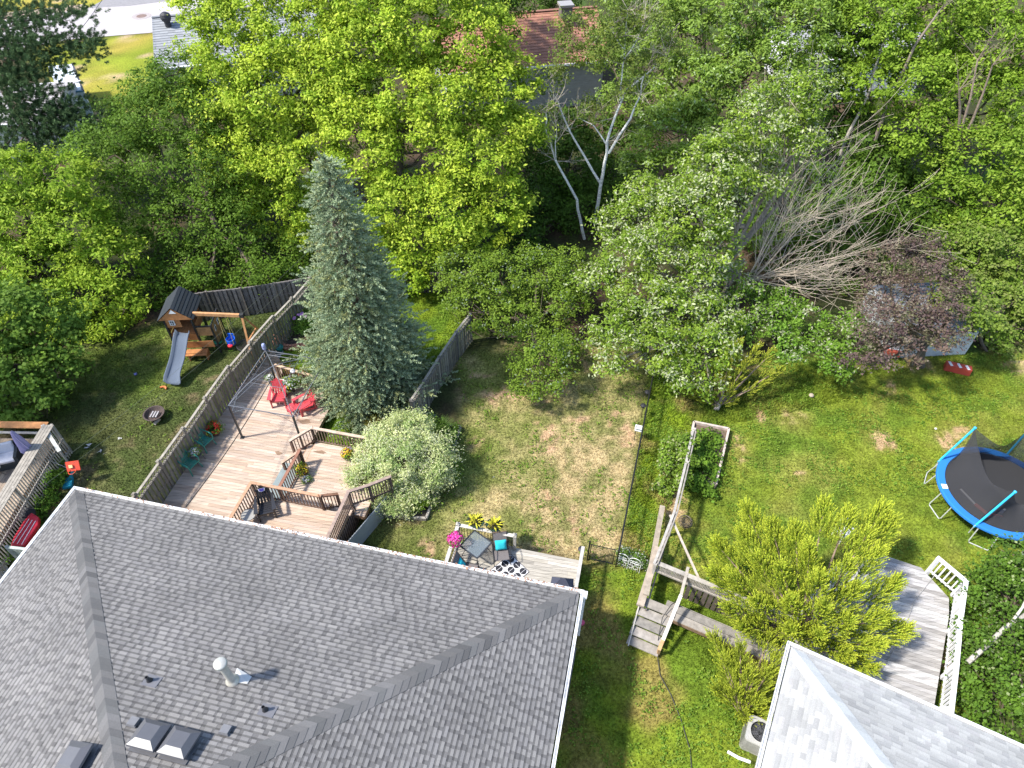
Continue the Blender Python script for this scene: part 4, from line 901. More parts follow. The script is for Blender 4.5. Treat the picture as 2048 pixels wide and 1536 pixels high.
tree('ash_tree', 'light green tree with long leaf sprays at the left edge', [(30, 350, 31, 1.7), (120, 360, 31, 1.7), (40, 440, 30, 2.0), (150, 450, 30, 2.0), (220, 520, 29, 1.8), (80, 540, 28.5, 2.1), (180, 590, 27.5, 1.8), (250, 620, 27, 1.2), (20, 600, 27.5, 2.0), (-60, 450, 30, 2.2), (220, 660, 26.4, 1.1), (140, 660, 26.4, 1.2)], (at(60, 600, 0).x, 29), [(.17, .30, .03), (.13, .24, .025), (.22, .34, .035)], 5, G1, leaf=(.22, .09), cr=.45, nl=75, tipcol=(.42, .52, .06))
tree('maple_tree', 'broad leaved dark green tree leaning over the neighbouring deck at the left edge', [(20, 640, 23, 1.6), (90, 650, 23.5, 1.5), (40, 730, 21.8, 1.7), (110, 740, 22, 1.2), (10, 800, 20.8, 1.4), (80, 800, 20.8, 1.1), (-60, 720, 22, 2.0), (130, 690, 22.8, .9)], (at(-10, 800, 0).x, 21.5), [(.10, .19, .035), (.13, .23, .045), (.08, .155, .028)], 6, G1, leaf=(.2, .14), cr=.45)
tree('maple_tree', 'green tree shading the left yard beyond the picture edge', [(-280, 760, 18, 1.8), (-320, 650, 20, 1.8)], (at(-300, 900, 0).x, 19), MID, 66, None, leaf=(.22, .13), cr=.55)
# understory behind
tree('bush', 'dark undergrowth below the birches', [(1080, 300, 39, 2.0), (1150, 330, 38, 2.0), (1080, 400, 36.5, 1.8), (1160, 430, 35.5, 1.5), (1040, 470, 33.5, 1.5), (1220, 380, 37, 1.6), (1130, 260, 41, 1.8), (1230, 280, 41, 1.8)], (at(1120, 470, 0).x, 36), DRK, 7, G1, 'bush', leaf=(.2, .13), cr=.5, fork=.2)
tree('elm_tree', 'dark green tree right of the bright maple in front of the red roof', [(1000, 30, 50, 1.6), (950, -10, 50, 2.0), (1040, -20, 52, 1.6), (1030, 200, 47, 1.0)], (at(1000, 170, 0).x, 50), DRK+MID[:1], 8, G1, leaf=(.2, .12), cr=.5)
tree('bush', 'round dark shrub on the lawn beyond the red roof', [(1118, -2, 66, 2.0)], (at(1118, 30, 0).x, 66), DRK, 9, None, 'bush', leaf=(.25, .15), cr=.5)
# medium green forest right of the birches
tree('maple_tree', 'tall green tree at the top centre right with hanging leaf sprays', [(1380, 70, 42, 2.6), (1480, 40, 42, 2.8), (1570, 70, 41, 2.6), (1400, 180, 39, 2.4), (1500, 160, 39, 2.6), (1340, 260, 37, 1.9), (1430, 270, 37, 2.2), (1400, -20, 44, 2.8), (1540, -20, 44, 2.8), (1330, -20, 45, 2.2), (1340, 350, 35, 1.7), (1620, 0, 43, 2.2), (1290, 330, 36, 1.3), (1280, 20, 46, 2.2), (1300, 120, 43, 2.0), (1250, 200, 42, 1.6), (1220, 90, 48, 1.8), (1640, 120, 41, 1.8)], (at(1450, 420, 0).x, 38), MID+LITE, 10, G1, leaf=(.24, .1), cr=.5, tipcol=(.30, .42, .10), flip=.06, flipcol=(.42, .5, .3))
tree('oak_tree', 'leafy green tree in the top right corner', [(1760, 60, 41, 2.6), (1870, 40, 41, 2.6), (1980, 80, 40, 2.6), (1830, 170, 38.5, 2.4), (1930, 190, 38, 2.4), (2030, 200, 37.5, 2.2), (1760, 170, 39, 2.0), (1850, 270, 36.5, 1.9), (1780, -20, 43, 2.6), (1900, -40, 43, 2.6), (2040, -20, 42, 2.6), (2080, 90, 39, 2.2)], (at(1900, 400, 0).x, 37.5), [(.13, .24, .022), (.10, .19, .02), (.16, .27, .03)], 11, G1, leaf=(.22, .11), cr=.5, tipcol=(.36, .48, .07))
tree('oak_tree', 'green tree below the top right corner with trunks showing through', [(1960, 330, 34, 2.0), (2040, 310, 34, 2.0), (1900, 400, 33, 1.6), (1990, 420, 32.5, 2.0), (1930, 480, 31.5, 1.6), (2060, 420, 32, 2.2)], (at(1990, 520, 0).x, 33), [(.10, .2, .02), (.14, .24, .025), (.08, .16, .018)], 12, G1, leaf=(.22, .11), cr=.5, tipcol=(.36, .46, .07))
tree('maple_tree', 'dark green tree in the gap between the silver maple and the top right trees', [(1700, 90, 44, 2.0), (1660, 200, 42, 1.9), (1720, 280, 39.5, 1.8), (1750, 350, 37, 2.0), (1800, 400, 35.5, 2.0), (1830, 330, 38, 2.0), (1700, 400, 36, 1.6), (1850, 450, 33.5, 1.6), (1740, 440, 34, 1.4), (1680, -10, 46, 2.2)], (at(1770, 480, 0).x, 38), DRK, 13, G1, leaf=(.22, .14), cr=.5)
tree('crab_apple_tree', 'round leaved green tree on the right edge above the mown lawn', [(1905, 600, 25.2, .9), (1945, 600, 25.6, 1.0), (1950, 640, 23.4, .6), (1985, 660, 23.6, .7), (1960, 500, 29.5, 1.5), (2040, 520, 29, 1.8), (1920, 560, 28.5, 1.2), (1990, 590, 27.8, 1.6), (2050, 640, 26.6, 1.6), (1990, 690, 25.6, 1.3), (2040, 740, 24.6, 1.2), (1900, 500, 30, 1.1), (1960, 640, 26.6, .7), (2080, 600, 27, 2)], (at(2060, 760, 0).x, 26.5), [(.12, .21, .03), (.09, .17, .025), (.16, .25, .05)], 14, G1, leaf=(.15, .13), cr=.42, tipcol=(.26, .28, .09))
tree('plum_tree', 'purple brown leaved plum tree in front of the pale shed', [(1790, 525, 27.4, 1.4), (1850, 510, 28.0, 1.2), (1780, 590, 25.2, 1.4), (1860, 590, 25.2, 1.4), (1745, 655, 22.9, 1.0), (1825, 660, 22.7, 1.2), (1760, 700, 21.9, .8), (1895, 560, 26.2, 1.0), (1880, 660, 22.9, .9), (1830, 710, 21.8, .5), (1715, 720, 21.9, .5), (1900, 625, 23.4, .7), (1890, 690, 21.9, .5)], (at(1820, 690, 0).x, 24), [(.105, .075, .10), (.14, .105, .115), (.085, .06, .085), (.12, .145, .085)], 15, None, leaf=(.15, .08), cr=.42, cov=1.25, nl=60, flip=.12, flipcol=(.28, .24, .18))
tree('maple_tree', 'green sapling thicket behind the fan of dead branches', [(1560, 420, 34, 1.6), (1620, 460, 33, 1.5), (1580, 520, 31.5, 1.5), (1650, 540, 31, 1.4), (1700, 500, 32, 1.3), (1640, 380, 35, 1.6), (1500, 460, 33.5, 1.5), (1600, 600, 29.6, 1.2), (1690, 590, 29.8, 1.1), (1740, 530, 31.5, 1.1), (1560, 330, 36, 1.5)], (at(1600, 600, 0).x, 31), [(.07, .145, .02), (.095, .18, .025)], 77, G1, leaf=(.18, .1), cr=.45, cov=1.3)
# silver maple with dead limbs
sb = at(1437, 592, 0)
sm_ = tree('silver_maple', 'silver maple with pale leaf undersides and a fan of bare dead branches', [(1580, 200, 30.5, 1.2), (1520, 240, 30.5, 1.5), (1440, 330, 29.5, 1.7), (1500, 350, 29.5, 1.5), (1390, 420, 28.5, 1.8), (1330, 480, 27.8, 1.7), (1260, 520, 27.6, 1.5), (1200, 560, 27.2, 1.1), (1420, 510, 27.4, 1.5), (1290, 610, 25.3, 1.7), (1230, 670, 23.4, 1.2), (1370, 610, 25.2, 1.5), (1330, 700, 22.7, 1.4), (1215, 725, 22.2, .7), (1410, 700, 22.9, 1.3), (1440, 640, 24.6, 1.2), (1370, 760, 21.4, .7), (1610, 280, 29.5, .9), (1640, 170, 31, .8), (1290, 400, 30, 1.3), (1230, 450, 29.8, 1.1), (1420, 770, 21.2, .6), (1600, 240, 30.9, 1.1)], (sb.x, sb.y), SIL+LITE[:1], 16, None, leaf=(.19, .085), cr=.42, flip=.24, flipcol=(.60, .62, .40), barkcol=(.24, .2, .16), tr=.3, fork=.2)
low = [(1560, 640, 25.4, 1.1), (1620, 640, 25.4, 1.1), (1690, 690, 23.6, 1.0), (1500, 600, 26.4, 1.1), (1580, 700, 23, .7), (1560, 600, 27.5, .9), (1640, 725, 22.4, .55), (1500, 650, 25, .9), (1700, 640, 25.6, .8), (1610, 700, 23.2, .7), (1690, 740, 22.2, .35)]
lb = [(*aty(a, b, c), r, r*.7) for a, b, c, r in low]
foliage('low_crown', sm_, lb, [(.10, .21, .03), (.13, .24, .04)], 17, leaf=(.19, .09), cr=.4, flip=.16, flipcol=(.5, .5, .36), cov=1.0)
# dead branch fan
rg = np.random.default_rng(21); mb = MB(); DC = (.44, .37, .29)
org = aty(1500, 560, 28.6)
def grow(mb, p, d, L_, r, lev, rg, col, wob=.25):
    n = 6; pts = [np.array(p)]; rs = [r]; d = np.array(d, float)
    for i in range(n):
        d = unit(d+rg.normal(size=3)*wob*.35+np.array([0, 0, .03])); pts.append(pts[-1]+d*L_/n); rs.append(max(r*(1-(i+1)/n*.8), .006))
    mb.tube(pts, rs, jit(col, .15), 5, cap=False)
    if lev > 0:
        for i in range(1, n+1):
            for q in range(2 if lev > 1 else 2):
                if rg.random() < .62: grow(mb, pts[i], unit(d+rg.normal(size=3)*.55), L_*rg.uniform(.35, .6), rs[i]*.6, lev-1, rg, col, wob*1.2)
for (px, py, Y) in [(1700, 350, 30.5), (1650, 300, 31), (1740, 420, 29.5), (1780, 500, 28.5), (1760, 540, 28), (1790, 590, 27.4), (1740, 640, 26.6), (1600, 330, 30.5), (1720, 470, 28.4), (1680, 400, 29.6), (1650, 560, 27), (1690, 620, 26.6), (1670, 290, 29.5), (1710, 380, 28.8), (1630, 340, 29.2)]:
    e = np.array(aty(px, py, Y)); o_ = np.array(org)+rg.normal(size=3)*.15; v = e-o_; grow(mb, o_, v/np.linalg.norm(v)+np.array([0, 0, .05]), np.linalg.norm(v)*.9, .034, 2, rg, DC, .12)
limb(mb, np.array([sb.x+.3, sb.y, 0]), np.array(org), .17, .1, (.3, .25, .2), rg, .05)
mb.build('dead_branches', MBARK, sm_)
mb = MB()
for (px, py, px2, py2, Y) in [(1560, 340, 1650, 150, 31), (1500, 380, 1600, 190, 30.5), (1480, 360, 1540, 210, 30.8), (1430, 340, 1500, 220, 30.5), (1520, 350, 1570, 170, 31)]:
    a, e = np.array(aty(px, py, Y)), np.array(aty(px2, py2, Y+.4)); v = e-a; grow(mb, a, v/np.linalg.norm(v), np.linalg.norm(v), .035, 1, rg, (.38, .32, .26), .1)
mb.build('bare_twigs', MBARK, sm_)
# birches
def birch(name, label, stems, tops, base, seed, seedcols=None):
    root = thing(name, label, 'tree', (base.x, base.y, 0), 'white birches in the middle of the picture'); rg = np.random.default_rng(seed); mb = MB()
    for st in stems:
        pts = [aty(a, b, Y) for a, b, Y in st[0]]; n = len(pts); rs = [st[1]*(1-.75*i/(n-1)) for i in range(n)]
        sm2 = []; r2 = []
        for i in range(n-1):
            for t in (0, .5): sm2.append(pts[i].lerp(pts[i+1], t)+Vector(rg.normal(size=3)*.02)); r2.append(rs[i]*(1-t)+rs[i+1]*t)
        sm2.append(pts[-1]); r2.append(rs[-1]); mb.tube(sm2, r2, (.74, .72, .68), 8)
        for i in range(n//2, n):
            for q in range(3): grow(mb, np.array(pts[i]), unit(rg.normal(size=3)+np.array([0, 0, .9])), 1.3, .02, 1, rg, (.4, .34, .28), .2)
    mb.build('trunk', MBIRCH, root)
    foliage('crown', root, [(*aty(a, b, Y), r, r*.8) for a, b, Y, r in tops], [(.11, .17, .04), (.15, .20, .05), (.09, .14, .035)], seed, leaf=(.13, .085), cr=.35, cov=1.1, nl=46)
    return root
Yb = 35.0
birch('birch_tree', 'white birch forking into several tall stems right of the bright maple', [([(1190, 450, Yb), (1197, 399, Yb), (1206, 350, Yb), (1214, 305, Yb), (1214, 281, Yb), (1230, 234, Yb), (1251, 183, Yb), (1295, 146, Yb), (1335, 112, Yb)], .11), ([(1202, 366, Yb), (1170, 315, Yb+.2), (1139, 264, Yb+.2), (1115, 203, Yb+.3), (1092, 166, Yb+.3)], .075), ([(1217, 305, Yb), (1261, 237, Yb-.2), (1281, 190, Yb-.2), (1291, 142, Yb-.3)], .075), ([(1240, 200, Yb), (1241, 176, Yb), (1247, 129, Yb), (1251, 68, Yb), (1256, 20, Yb)], .05), ([(1247, 100, Yb), (1230, 75, Yb), (1217, 51, Yb)], .035), ([(1247, 120, Yb), (1275, 80, Yb), (1288, 45, Yb)], .035), ([(1214, 290, Yb), (1185, 250, Yb), (1155, 235, Yb)], .045)],
      [(1230, 50, Yb, 1.0), (1300, 50, Yb, 1.0), (1180, 110, Yb, .9), (1340, 110, Yb, .9), (1250, 190, Yb-.3, .8), (1180, 220, Yb, .8), (1280, 130, Yb, .9), (1130, 120, Yb, .8), (1210, 10, Yb+.5, 1.2), (1150, 60, Yb+1, 1.1), (1100, 160, Yb+1, .9), (1240, 100, Yb-.3, .9)], at(1188, 458, 0), 31)
birch('birch_tree', 'slender leaning white birch stem left of the forked birch', [([(1168, 478, 34), (1160, 440, 34), (1153, 399, 34), (1130, 355, 34), (1112, 322, 34), (1098, 285, 34), (1092, 254, 34), (1092, 225, 34)], .09), ([(1111, 318, 34), (1112, 285, 34), (1113, 255, 34)], .035)],
      [(1095, 215, 34.2, .45)], at(1168, 480, 0), 32)
# pale stems in the dark gap on the right
def stems(label, sts, col, r, name='bare_trunk'):
    b0 = aty(*sts[0][0]); root = thing(name, label, 'tree trunk', (b0.x, b0.y, 0), 'bare stems showing in the dark gaps on the right'); rg = np.random.default_rng(int(b0.x*10) % 999)
    for st in sts:
        mb = MB()
        p = [aty(*q) for q in st]; n = len(p); mb.tube(p, [r*(1-.6*i/(n-1)) for i in range(n)], col, 7)
        for q in range(4): grow(mb, np.array(p[-1]), unit(rg.normal(size=3)*.5+np.array([0, 0, 1])), 1.4, .02, 1, rg, col, .2)
        mb.build('stem', MBARK, root)
stems('pale leaning stem left of the top right trees', [[(1680, 310, 39), (1700, 260, 39), (1722, 220, 39), (1740, 180, 39.2), (1752, 130, 39.3), (1768, 85, 39.5)]], (.45, .4, .34), .1)
stems('grey brown leaning stem right of the pale one', [[(1750, 280, 38), (1768, 230, 38), (1790, 180, 38), (1830, 90, 38.5), (1880, 20, 39)]], (.2, .16, .13), .12)
stems('cluster of thin brown stems forking in the right hand gap', [[(1915, 300, 35.5), (1925, 250, 35.5), (1940, 200, 35.5), (1955, 120, 36)], [(1915, 300, 35.5), (1945, 240, 35.5), (1965, 190, 35.5), (1985, 130, 35.5)], [(1915, 300, 35.5), (1920, 220, 35.5), (1918, 180, 35.5)]], (.24, .18, .14), .09)
# orchard bushes behind the dry lawn
tree('apple_tree', 'dense round dark green apple tree bush hanging over the dry lawn', [(930, 540, 28.5, 1.3), (1000, 560, 28, 1.5), (1075, 540, 28.3, 1.5), (950, 620, 26.4, 1.2), (1030, 640, 25.8, 1.2), (1100, 610, 26.6, 1.3), (1085, 715, 22.6, 1.35), (1110, 760, 21.6, .8), (1060, 765, 21.4, .75), (1140, 540, 28.5, 1.2), (900, 580, 27.8, .8), (1150, 610, 26.8, .9), (1130, 690, 24.4, .8)], (at(1075, 720, 0).x, 25.2), [(.12, .205, .03), (.09, .165, .024), (.16, .25, .04)], 18, G1, leaf=(.13, .09), cr=.38, flip=.05, flipcol=(.3, .36, .26), tr=.16)
tree('bush', 'small yellow green bush at the foot of the bright maple behind the fence', [(790, 540, 29.3, .8), (830, 560, 29, .7), (760, 560, 29, .7)], (at(800, 590, 0).x, 29), BRT, 19, None, 'bush', leaf=(.16, .1), cr=.35)
# variegated round shrub
vs_ = at(800, 985, 0)
tree('dappled_shrub', 'round cream and green variegated shrub between the large deck and the dry lawn', [(800, 925, 17.2, 1.35, 1.2), (745, 930, 17.2, .95, .85), (850, 915, 17.4, 1.1, 1.0), (800, 880, 18.0, 1.1, 1.0), (790, 985, 16.3, 1.0, .8), (840, 975, 16.6, .8, .7), (760, 870, 18.0, .6, .6), (830, 850, 18.5, .55, .6), (880, 890, 17.9, .5, .5), (720, 960, 16.6, .5, .5), (870, 950, 16.9, .6, .5), (770, 1005, 15.9, .5, .45)], (vs_.x, 17.0), [(.48, .54, .36), (.28, .39, .19), (.40, .47, .29), (.18, .29, .12)], 22, None, 'shrub', leaf=(.105, .042), cr=.32, nl=150, cov=1.8, flip=.25, flipcol=(.68, .68, .47), tr=.08, fork=.15, droop=-.2)
# garden bed around it
q = [at(700, 1026, .15), at(852, 1036, .15), at(921, 853, .15), at(850, 842, .15)]
gb_ = thing('garden_bed', 'long garden bed edged with grey timber around the variegated shrub', 'garden bed', (q[1].x, q[1].y, 0))
for i in (0, 1, 2): b = MB(); b.beam(q[i]+Vector((0, 0, -.06)), q[i+1]+Vector((0, 0, -.06)), .09, .16, (.33, .30, .26)); b.build('edging', MWOOD, gb_)
b = MB(); b.poly([v+Vector((0, 0, -.08)) for v in q], (.06, .05, .035), .06); b.build('soil', MSTONE, gb_)
def plant(name, label, pts, pal, seed, cat='plant', group=None, **kw):
    l0 = pts[0]; c = at(l0[0], l0[1], .3); root = thing(name, label, cat, (c.x, c.y, 0), group)
    foliage('leaves', root, [(*at(a, b, z), r, r*.7) for a, b, z, r in pts], pal, seed, **kw); return root
plant('perennial_plant', 'bright green leafy perennials at the lower end of the timber edged bed', [(850, 1000, .3, .45), (825, 1010, .25, .4), (845, 970, .3, .4)], MID, 41, leaf=(.12, .06), cr=.25, group='perennials in the timber edged bed')
plant('perennial_plant', 'leafy stems sprawling over the right edge of the timber edged bed', [(895, 930, .35, .4), (880, 900, .4, .5), (905, 950, .25, .25)], MID, 42, leaf=(.14, .07), cr=.25, group='perennials in the timber edged bed')
plant('perennial_plant', 'dark green clump in the far corner of the timber edged bed', [(890, 860, .4, .5), (870, 850, .5, .5), (900, 880, .3, .4)], DRK, 43, leaf=(.14, .06), cr=.25, group='perennials in the timber edged bed')
def grassclump(name, label, p, n, L_, col, seed, up=1.2):
    rg = np.random.default_rng(seed); root = thing(name, label, 'plant', (p.x, p.y, p.z)); mb = MB()
    for i in range(n):
        d = unit(rg.normal(size=3)*[1, 1, 0]+np.array([0, 0, up])); q = [np.array(p)]; 
        for k in range(4): q.append(q[-1]+d*L_/4*rg.uniform(.8, 1.2)); d = unit(d+np.array([d[0]*.3, d[1]*.3, -.28]))
        s = np.cross(d, [0, 0, 1]); s = unit(s)*.014
        for k in range(4): w0, w1 = 1-k/4.5, 1-(k+1)/4.5; mb.add([q[k]-s*w0, q[k]+s*w0, q[k+1]+s*w1, q[k+1]-s*w1], [(0, 1, 2, 3)], jit(col, .25))
    mb.build('blades', MLEAF, root); return root
grassclump('daylily', 'arching daylily blades at the far corner of the timber edged bed', at(882, 862, .1), 160, .8, (.13, .22, .05), 3)
grassclump('daylily', 'dark arching daylily clump by the fence behind the spruce', at(822, 575, .1), 140, .9, (.07, .14, .03), 4)
plant('shade_plants', 'orange brown dry perennials under the spruce beside the round shrub', [(745, 848, .2, .35), (775, 850, .25, .35)], [(.25, .15, .07), (.2, .22, .05), (.3, .28, .06)], 44, leaf=(.09, .04), cr=.2)
plant('vine', 'leafy vine with pale new leaves climbing over the leaning timber fence', [(1380, 880, 1.45, .35), (1375, 920, 1.4, .35), (1365, 960, 1.3, .3), (1350, 900, .9, .55), (1335, 925, .7, .5), (1365, 885, 1.0, .5), (1345, 955, .6, .45), (1330, 975, .4, .35)], [(.12, .22, .03), (.17, .27, .05), (.08, .15, .03)], 45, 'vine', leaf=(.12, .09), cr=.25, flip=.12, flipcol=(.5, .5, .28))
plant('vegetable_plants', 'bright green leafy plants filling the timber raised bed', [(1400, 890, .45, .5), (1425, 875, .4, .35), (1395, 930, .5, .55), (1425, 920, .4, .45), (1410, 965, .4, .4), (1385, 960, .5, .4)], [(.10, .21, .03), (.14, .26, .04), (.07, .14, .02)], 46, leaf=(.13, .1), cr=.25)
plant('ivy', 'white flowered ivy growing through the wire trellis panels', [(1250, 1112, .35, .3), (1272, 1118, .35, .32), (1283, 1126, .25, .25)], [(.07, .15, .03), (.1, .18, .04)], 47, 'ivy', leaf=(.07, .05), cr=.15, flip=.18, flipcol=(.7, .7, .68))
plant('groundcover_plants', 'low green plants growing below the neighbouring deck stairs', [(100, 960, .3, .5), (85, 1000, .3, .5), (110, 930, .2, .4), (70, 1030, .2, .35), (95, 1050, .2, .3)], [(.09, .19, .03), (.06, .13, .02)], 48, leaf=(.1, .08), cr=.22)
plant('groundcover_plants', 'small green plants between the faded fence and the dark roofed house', [(30, 1200, .3, .6), (10, 1100, .3, .5)], [(.09, .19, .03), (.06, .13, .02)], 49, leaf=(.12, .06), cr=.25)
# spruce
def spruce():
    top = aty(650, 318, 22.3); base = Vector((top.x, 22.3, 0)); root = thing('blue_spruce', 'tall silvery blue green spruce standing beside the large deck', 'tree', base); H = top.z; rg = np.random.default_rng(51)
    mb = MB(); mb.tube([base+Vector((0, 0, -.1)), base+Vector((0, 0, H*.5)), base+Vector((0, 0, H))], [.19, .11, .015], (.12, .09, .07), 9)
    PB, PD, PL, PR = [], [], [], []
    z = .35
    while z < H-.1:
        f = 1-z/H; R = 3.0*f**.76*(1+.12*math.sin(z*3.7)+.07*math.sin(z*9.7))*(1 if z > .9 else .8+.2*z/.9); nb = int(9+13*f)
        for i in range(nb):
            a = rg.uniform(0, 2*math.pi); Rr = R*rg.uniform(.7, 1.1)*(1+.10*math.sin(a*3+z*2.3)); d = np.array([math.cos(a), math.sin(a), 0]); zt = z-.22*Rr+.25*f
            tip = np.array(base)+d*Rr+np.array([0, 0, zt+.12]); st = np.array(base)+np.array([0, 0, z+.1])
            if rg.random() < .5: mb.tube([st, (st+tip)/2+np.array([0, 0, -.05]), tip], [.022, .015, .006], (.12, .09, .07), 4, cap=False)
            m_ = max(2, int(Rr/.26))
            for k in range(m_):
                t = 1-(k+rg.random()*.5)*.24/max(Rr, .3)
                if t < .3 and Rr > .6: continue
                for sd in ((-1, 1) if k else (0,)):
                    pd = unit(d*1.0+np.array([-d[1], d[0], 0])*sd*.9+np.array([0, 0, rg.uniform(-.15, .3)]))
                    PB.append(st+(tip-st)*t+rg.normal(size=3)*.04); PD.append(pd); PL.append(rg.uniform(.28, .45)*(1 if sd else 1.1)); PR.append(.085)
        z += .235
    for k in range(9): PB.append(np.array(base)+np.array([0, 0, H-.55+.06*k])); PD.append(unit(rg.normal(size=3)*.5+np.array([0, 0, 1.2]))); PL.append(.32); PR.append(.06)
    mb.build('trunk', MBARK, root)
    PB = np.array(PB); PD = np.array(PD)
    plumes('crown', root, PB, PD, np.array(PL)*1.25, np.array(PR)*1.2, 44, [(.25, .32, .175), (.29, .37, .215), (.18, .24, .125), (.30, .32, .125)], 52, leaf=(.10, .034), spread=1.0, tip=(.44, .52, .33))
    print('spruce sprays', len(PB))
    # red brown cones near the top
    mb = MB()
    for i in range(60):
        a = rg.uniform(0, 6.28); z = H-rg.uniform(.2, 5); f = 1-z/H; r = 2.6*f**.72*.9; p = np.array(base)+np.array([math.cos(a)*r, math.sin(a)*r, z]); mb.tube([p, p-np.array([0, 0, .09])], [.018, .012], (.2, .11, .05), 5)
    mb.build('cones', MBARK, root)['kind'] = 'stuff'
spruce()
# junipers
def juniper(name, label, base, spikes, pal, seed, tip, dens=1.0, sp=.34, cat='shrub', barkc=(.25, .18, .13), leaf=(.085, .03)):
    """spikes: (px, py, z_tip, length, radius) each a big upswept plume clothed in smaller sprays"""
    root = thing(name, label, cat, (base.x, base.y, 0)); rg = np.random.default_rng(seed); mb = MB(); PB, PD, PL, PR = [], [], [], []
    for (px, py, zt, L_, R) in spikes:
        t_ = np.array(at(px, py, zt)); b0 = np.array([base.x, base.y, .25]); d = unit(t_-b0); s = t_-d*L_; mb.tube([b0, (b0+s)/2+np.array([0, 0, -.1]), s, t_-d*.15], [.06, .045, .03, .006], barkc, 6)
        n = int(L_*R*150*dens)
        for i in range(n):
            t = rg.random()**.75; rad = R*(1-t)**.8*math.sqrt(rg.random()); v = unit(rg.normal(size=3)); v = unit(v-d*v.dot(d))
            PB.append(s+d*L_*t*.92+v*rad); PD.append(unit(d*.9+v*.55+np.array([0, 0, .3]))); PL.append(rg.uniform(.6, 1.35)*sp); PR.append(.042)
    mb.build('trunk', MBARK, root)
    plumes('foliage', root, np.array(PB), np.array(PD), np.array(PL), np.array(PR), 34, pal, seed+1, leaf=leaf, spread=.55, tip=tip, up=.15)
    return root
GOLD = [(.30, .40, .035), (.22, .32, .03), (.17, .26, .025), (.36, .43, .05)]
rg = np.random.default_rng(61); jb = at(1600, 1290, 0); sp_ = []
for (px, py, zt) in [(1425, 1080, 2.2), (1490, 1010, 2.6), (1480, 1060, 2.8), (1540, 1040, 3.0), (1590, 1050, 3.4), (1650, 1000, 3.6), (1700, 1020, 3.6), (1770, 1010, 3.2), (1785, 1035, 3.0), (1740, 1060, 3.4), (1620, 1090, 3.6), (1420, 1140, 2.2), (1460, 1150, 2.6), (1510, 1110, 3.0), (1560, 1130, 3.5), (1640, 1150, 3.7), (1700, 1120, 3.5), (1760, 1100, 3.2), (1450, 1210, 2.4), (1510, 1200, 2.9), (1580, 1200, 3.4), (1650, 1210, 3.5), (1720, 1170, 3.2), (1780, 1230, 2.6), (1800, 1160, 2.4), (1820, 1260, 1.8), (1700, 1240, 3.1), (1760, 1290, 2.2), (1640, 1270, 2.9), (1580, 1260, 2.9), (1750, 1340, 1.6), (1700, 1310, 2.2), (1480, 1250, 2.0)]:
    sp_.append((px, py, zt, rg.uniform(1.2, 1.6), rg.uniform(.45, .58)))
juniper('golden_juniper', 'large golden green feathery juniper beside the white deck', jb, sp_, GOLD, 62, (.58, .62, .06), 2.4, sp=.36, leaf=(.06, .02))
jb = at(1480, 1430, 0); sp_ = []
for (px, py, zt) in [(1425, 1270, 1.2), (1480, 1290, 1.7), (1540, 1270, 1.6), (1450, 1320, 1.5), (1500, 1340, 1.6), (1540, 1340, 1.4), (1470, 1380, 1.3), (1520, 1400, 1.2), (1430, 1370, 1.0), (1490, 1430, .9), (1540, 1440, .8), (1560, 1310, 1.6)]:
    sp_.append((px, py, zt, rg.uniform(.7, 1.0), rg.uniform(.28, .4)))
juniper('golden_juniper', 'lower spreading golden juniper between the side deck and the pale roofed house', jb, sp_, [(.29, .35, .035), (.22, .28, .03), (.17, .23, .025)], 64, (.48, .53, .05), 2.1, sp=.36, leaf=(.06, .02))
jb = at(1433, 818, 0); sp_ = [(1450, 690, 2.4, 1.1, .3), (1520, 690, 2.2, 1.2, .28), (1480, 680, 2.6, 1.1, .25), (1500, 720, 2.2, 1.1, .28), (1550, 700, 2.0, 1.2, .24), (1568, 735, 1.6, 1.2, .25), (1440, 740, 1.8, 1.0, .26), (1410, 745, 1.5, .9, .24), (1390, 790, .8, .8, .25), (1470, 770, 1.3, 1.0, .28), (1530, 765, 1.2, 1.1, .22), (1420, 790, .9, .8, .28), (1460, 720, 2.2, 1.0, .24), (1370, 780, .6, .7, .25), (1475, 800, .6, .8, .15)]
juniper('leaning_juniper', 'small sparse yellow green juniper with a pale bare stump below the silver maple', jb, sp_, [(.28, .33, .035), (.21, .27, .03)], 66, (.5, .5, .06), 1.4, sp=.26, leaf=(.07, .024))
b = MB(); p = at(1433, 818, 0); b.tube([p, p+Vector((.05, 0, .35))], [.13, .09], (.5, .42, .36), 9); b.tube([p+Vector((.05, 0, .3)), p+Vector((.15, .2, 1.0))], [.07, .05], (.4, .32, .26), 7)
tag(b.build('tree_stump', MBARK), 'short pale cut stump at the foot of the small leaning juniper', 'stump')
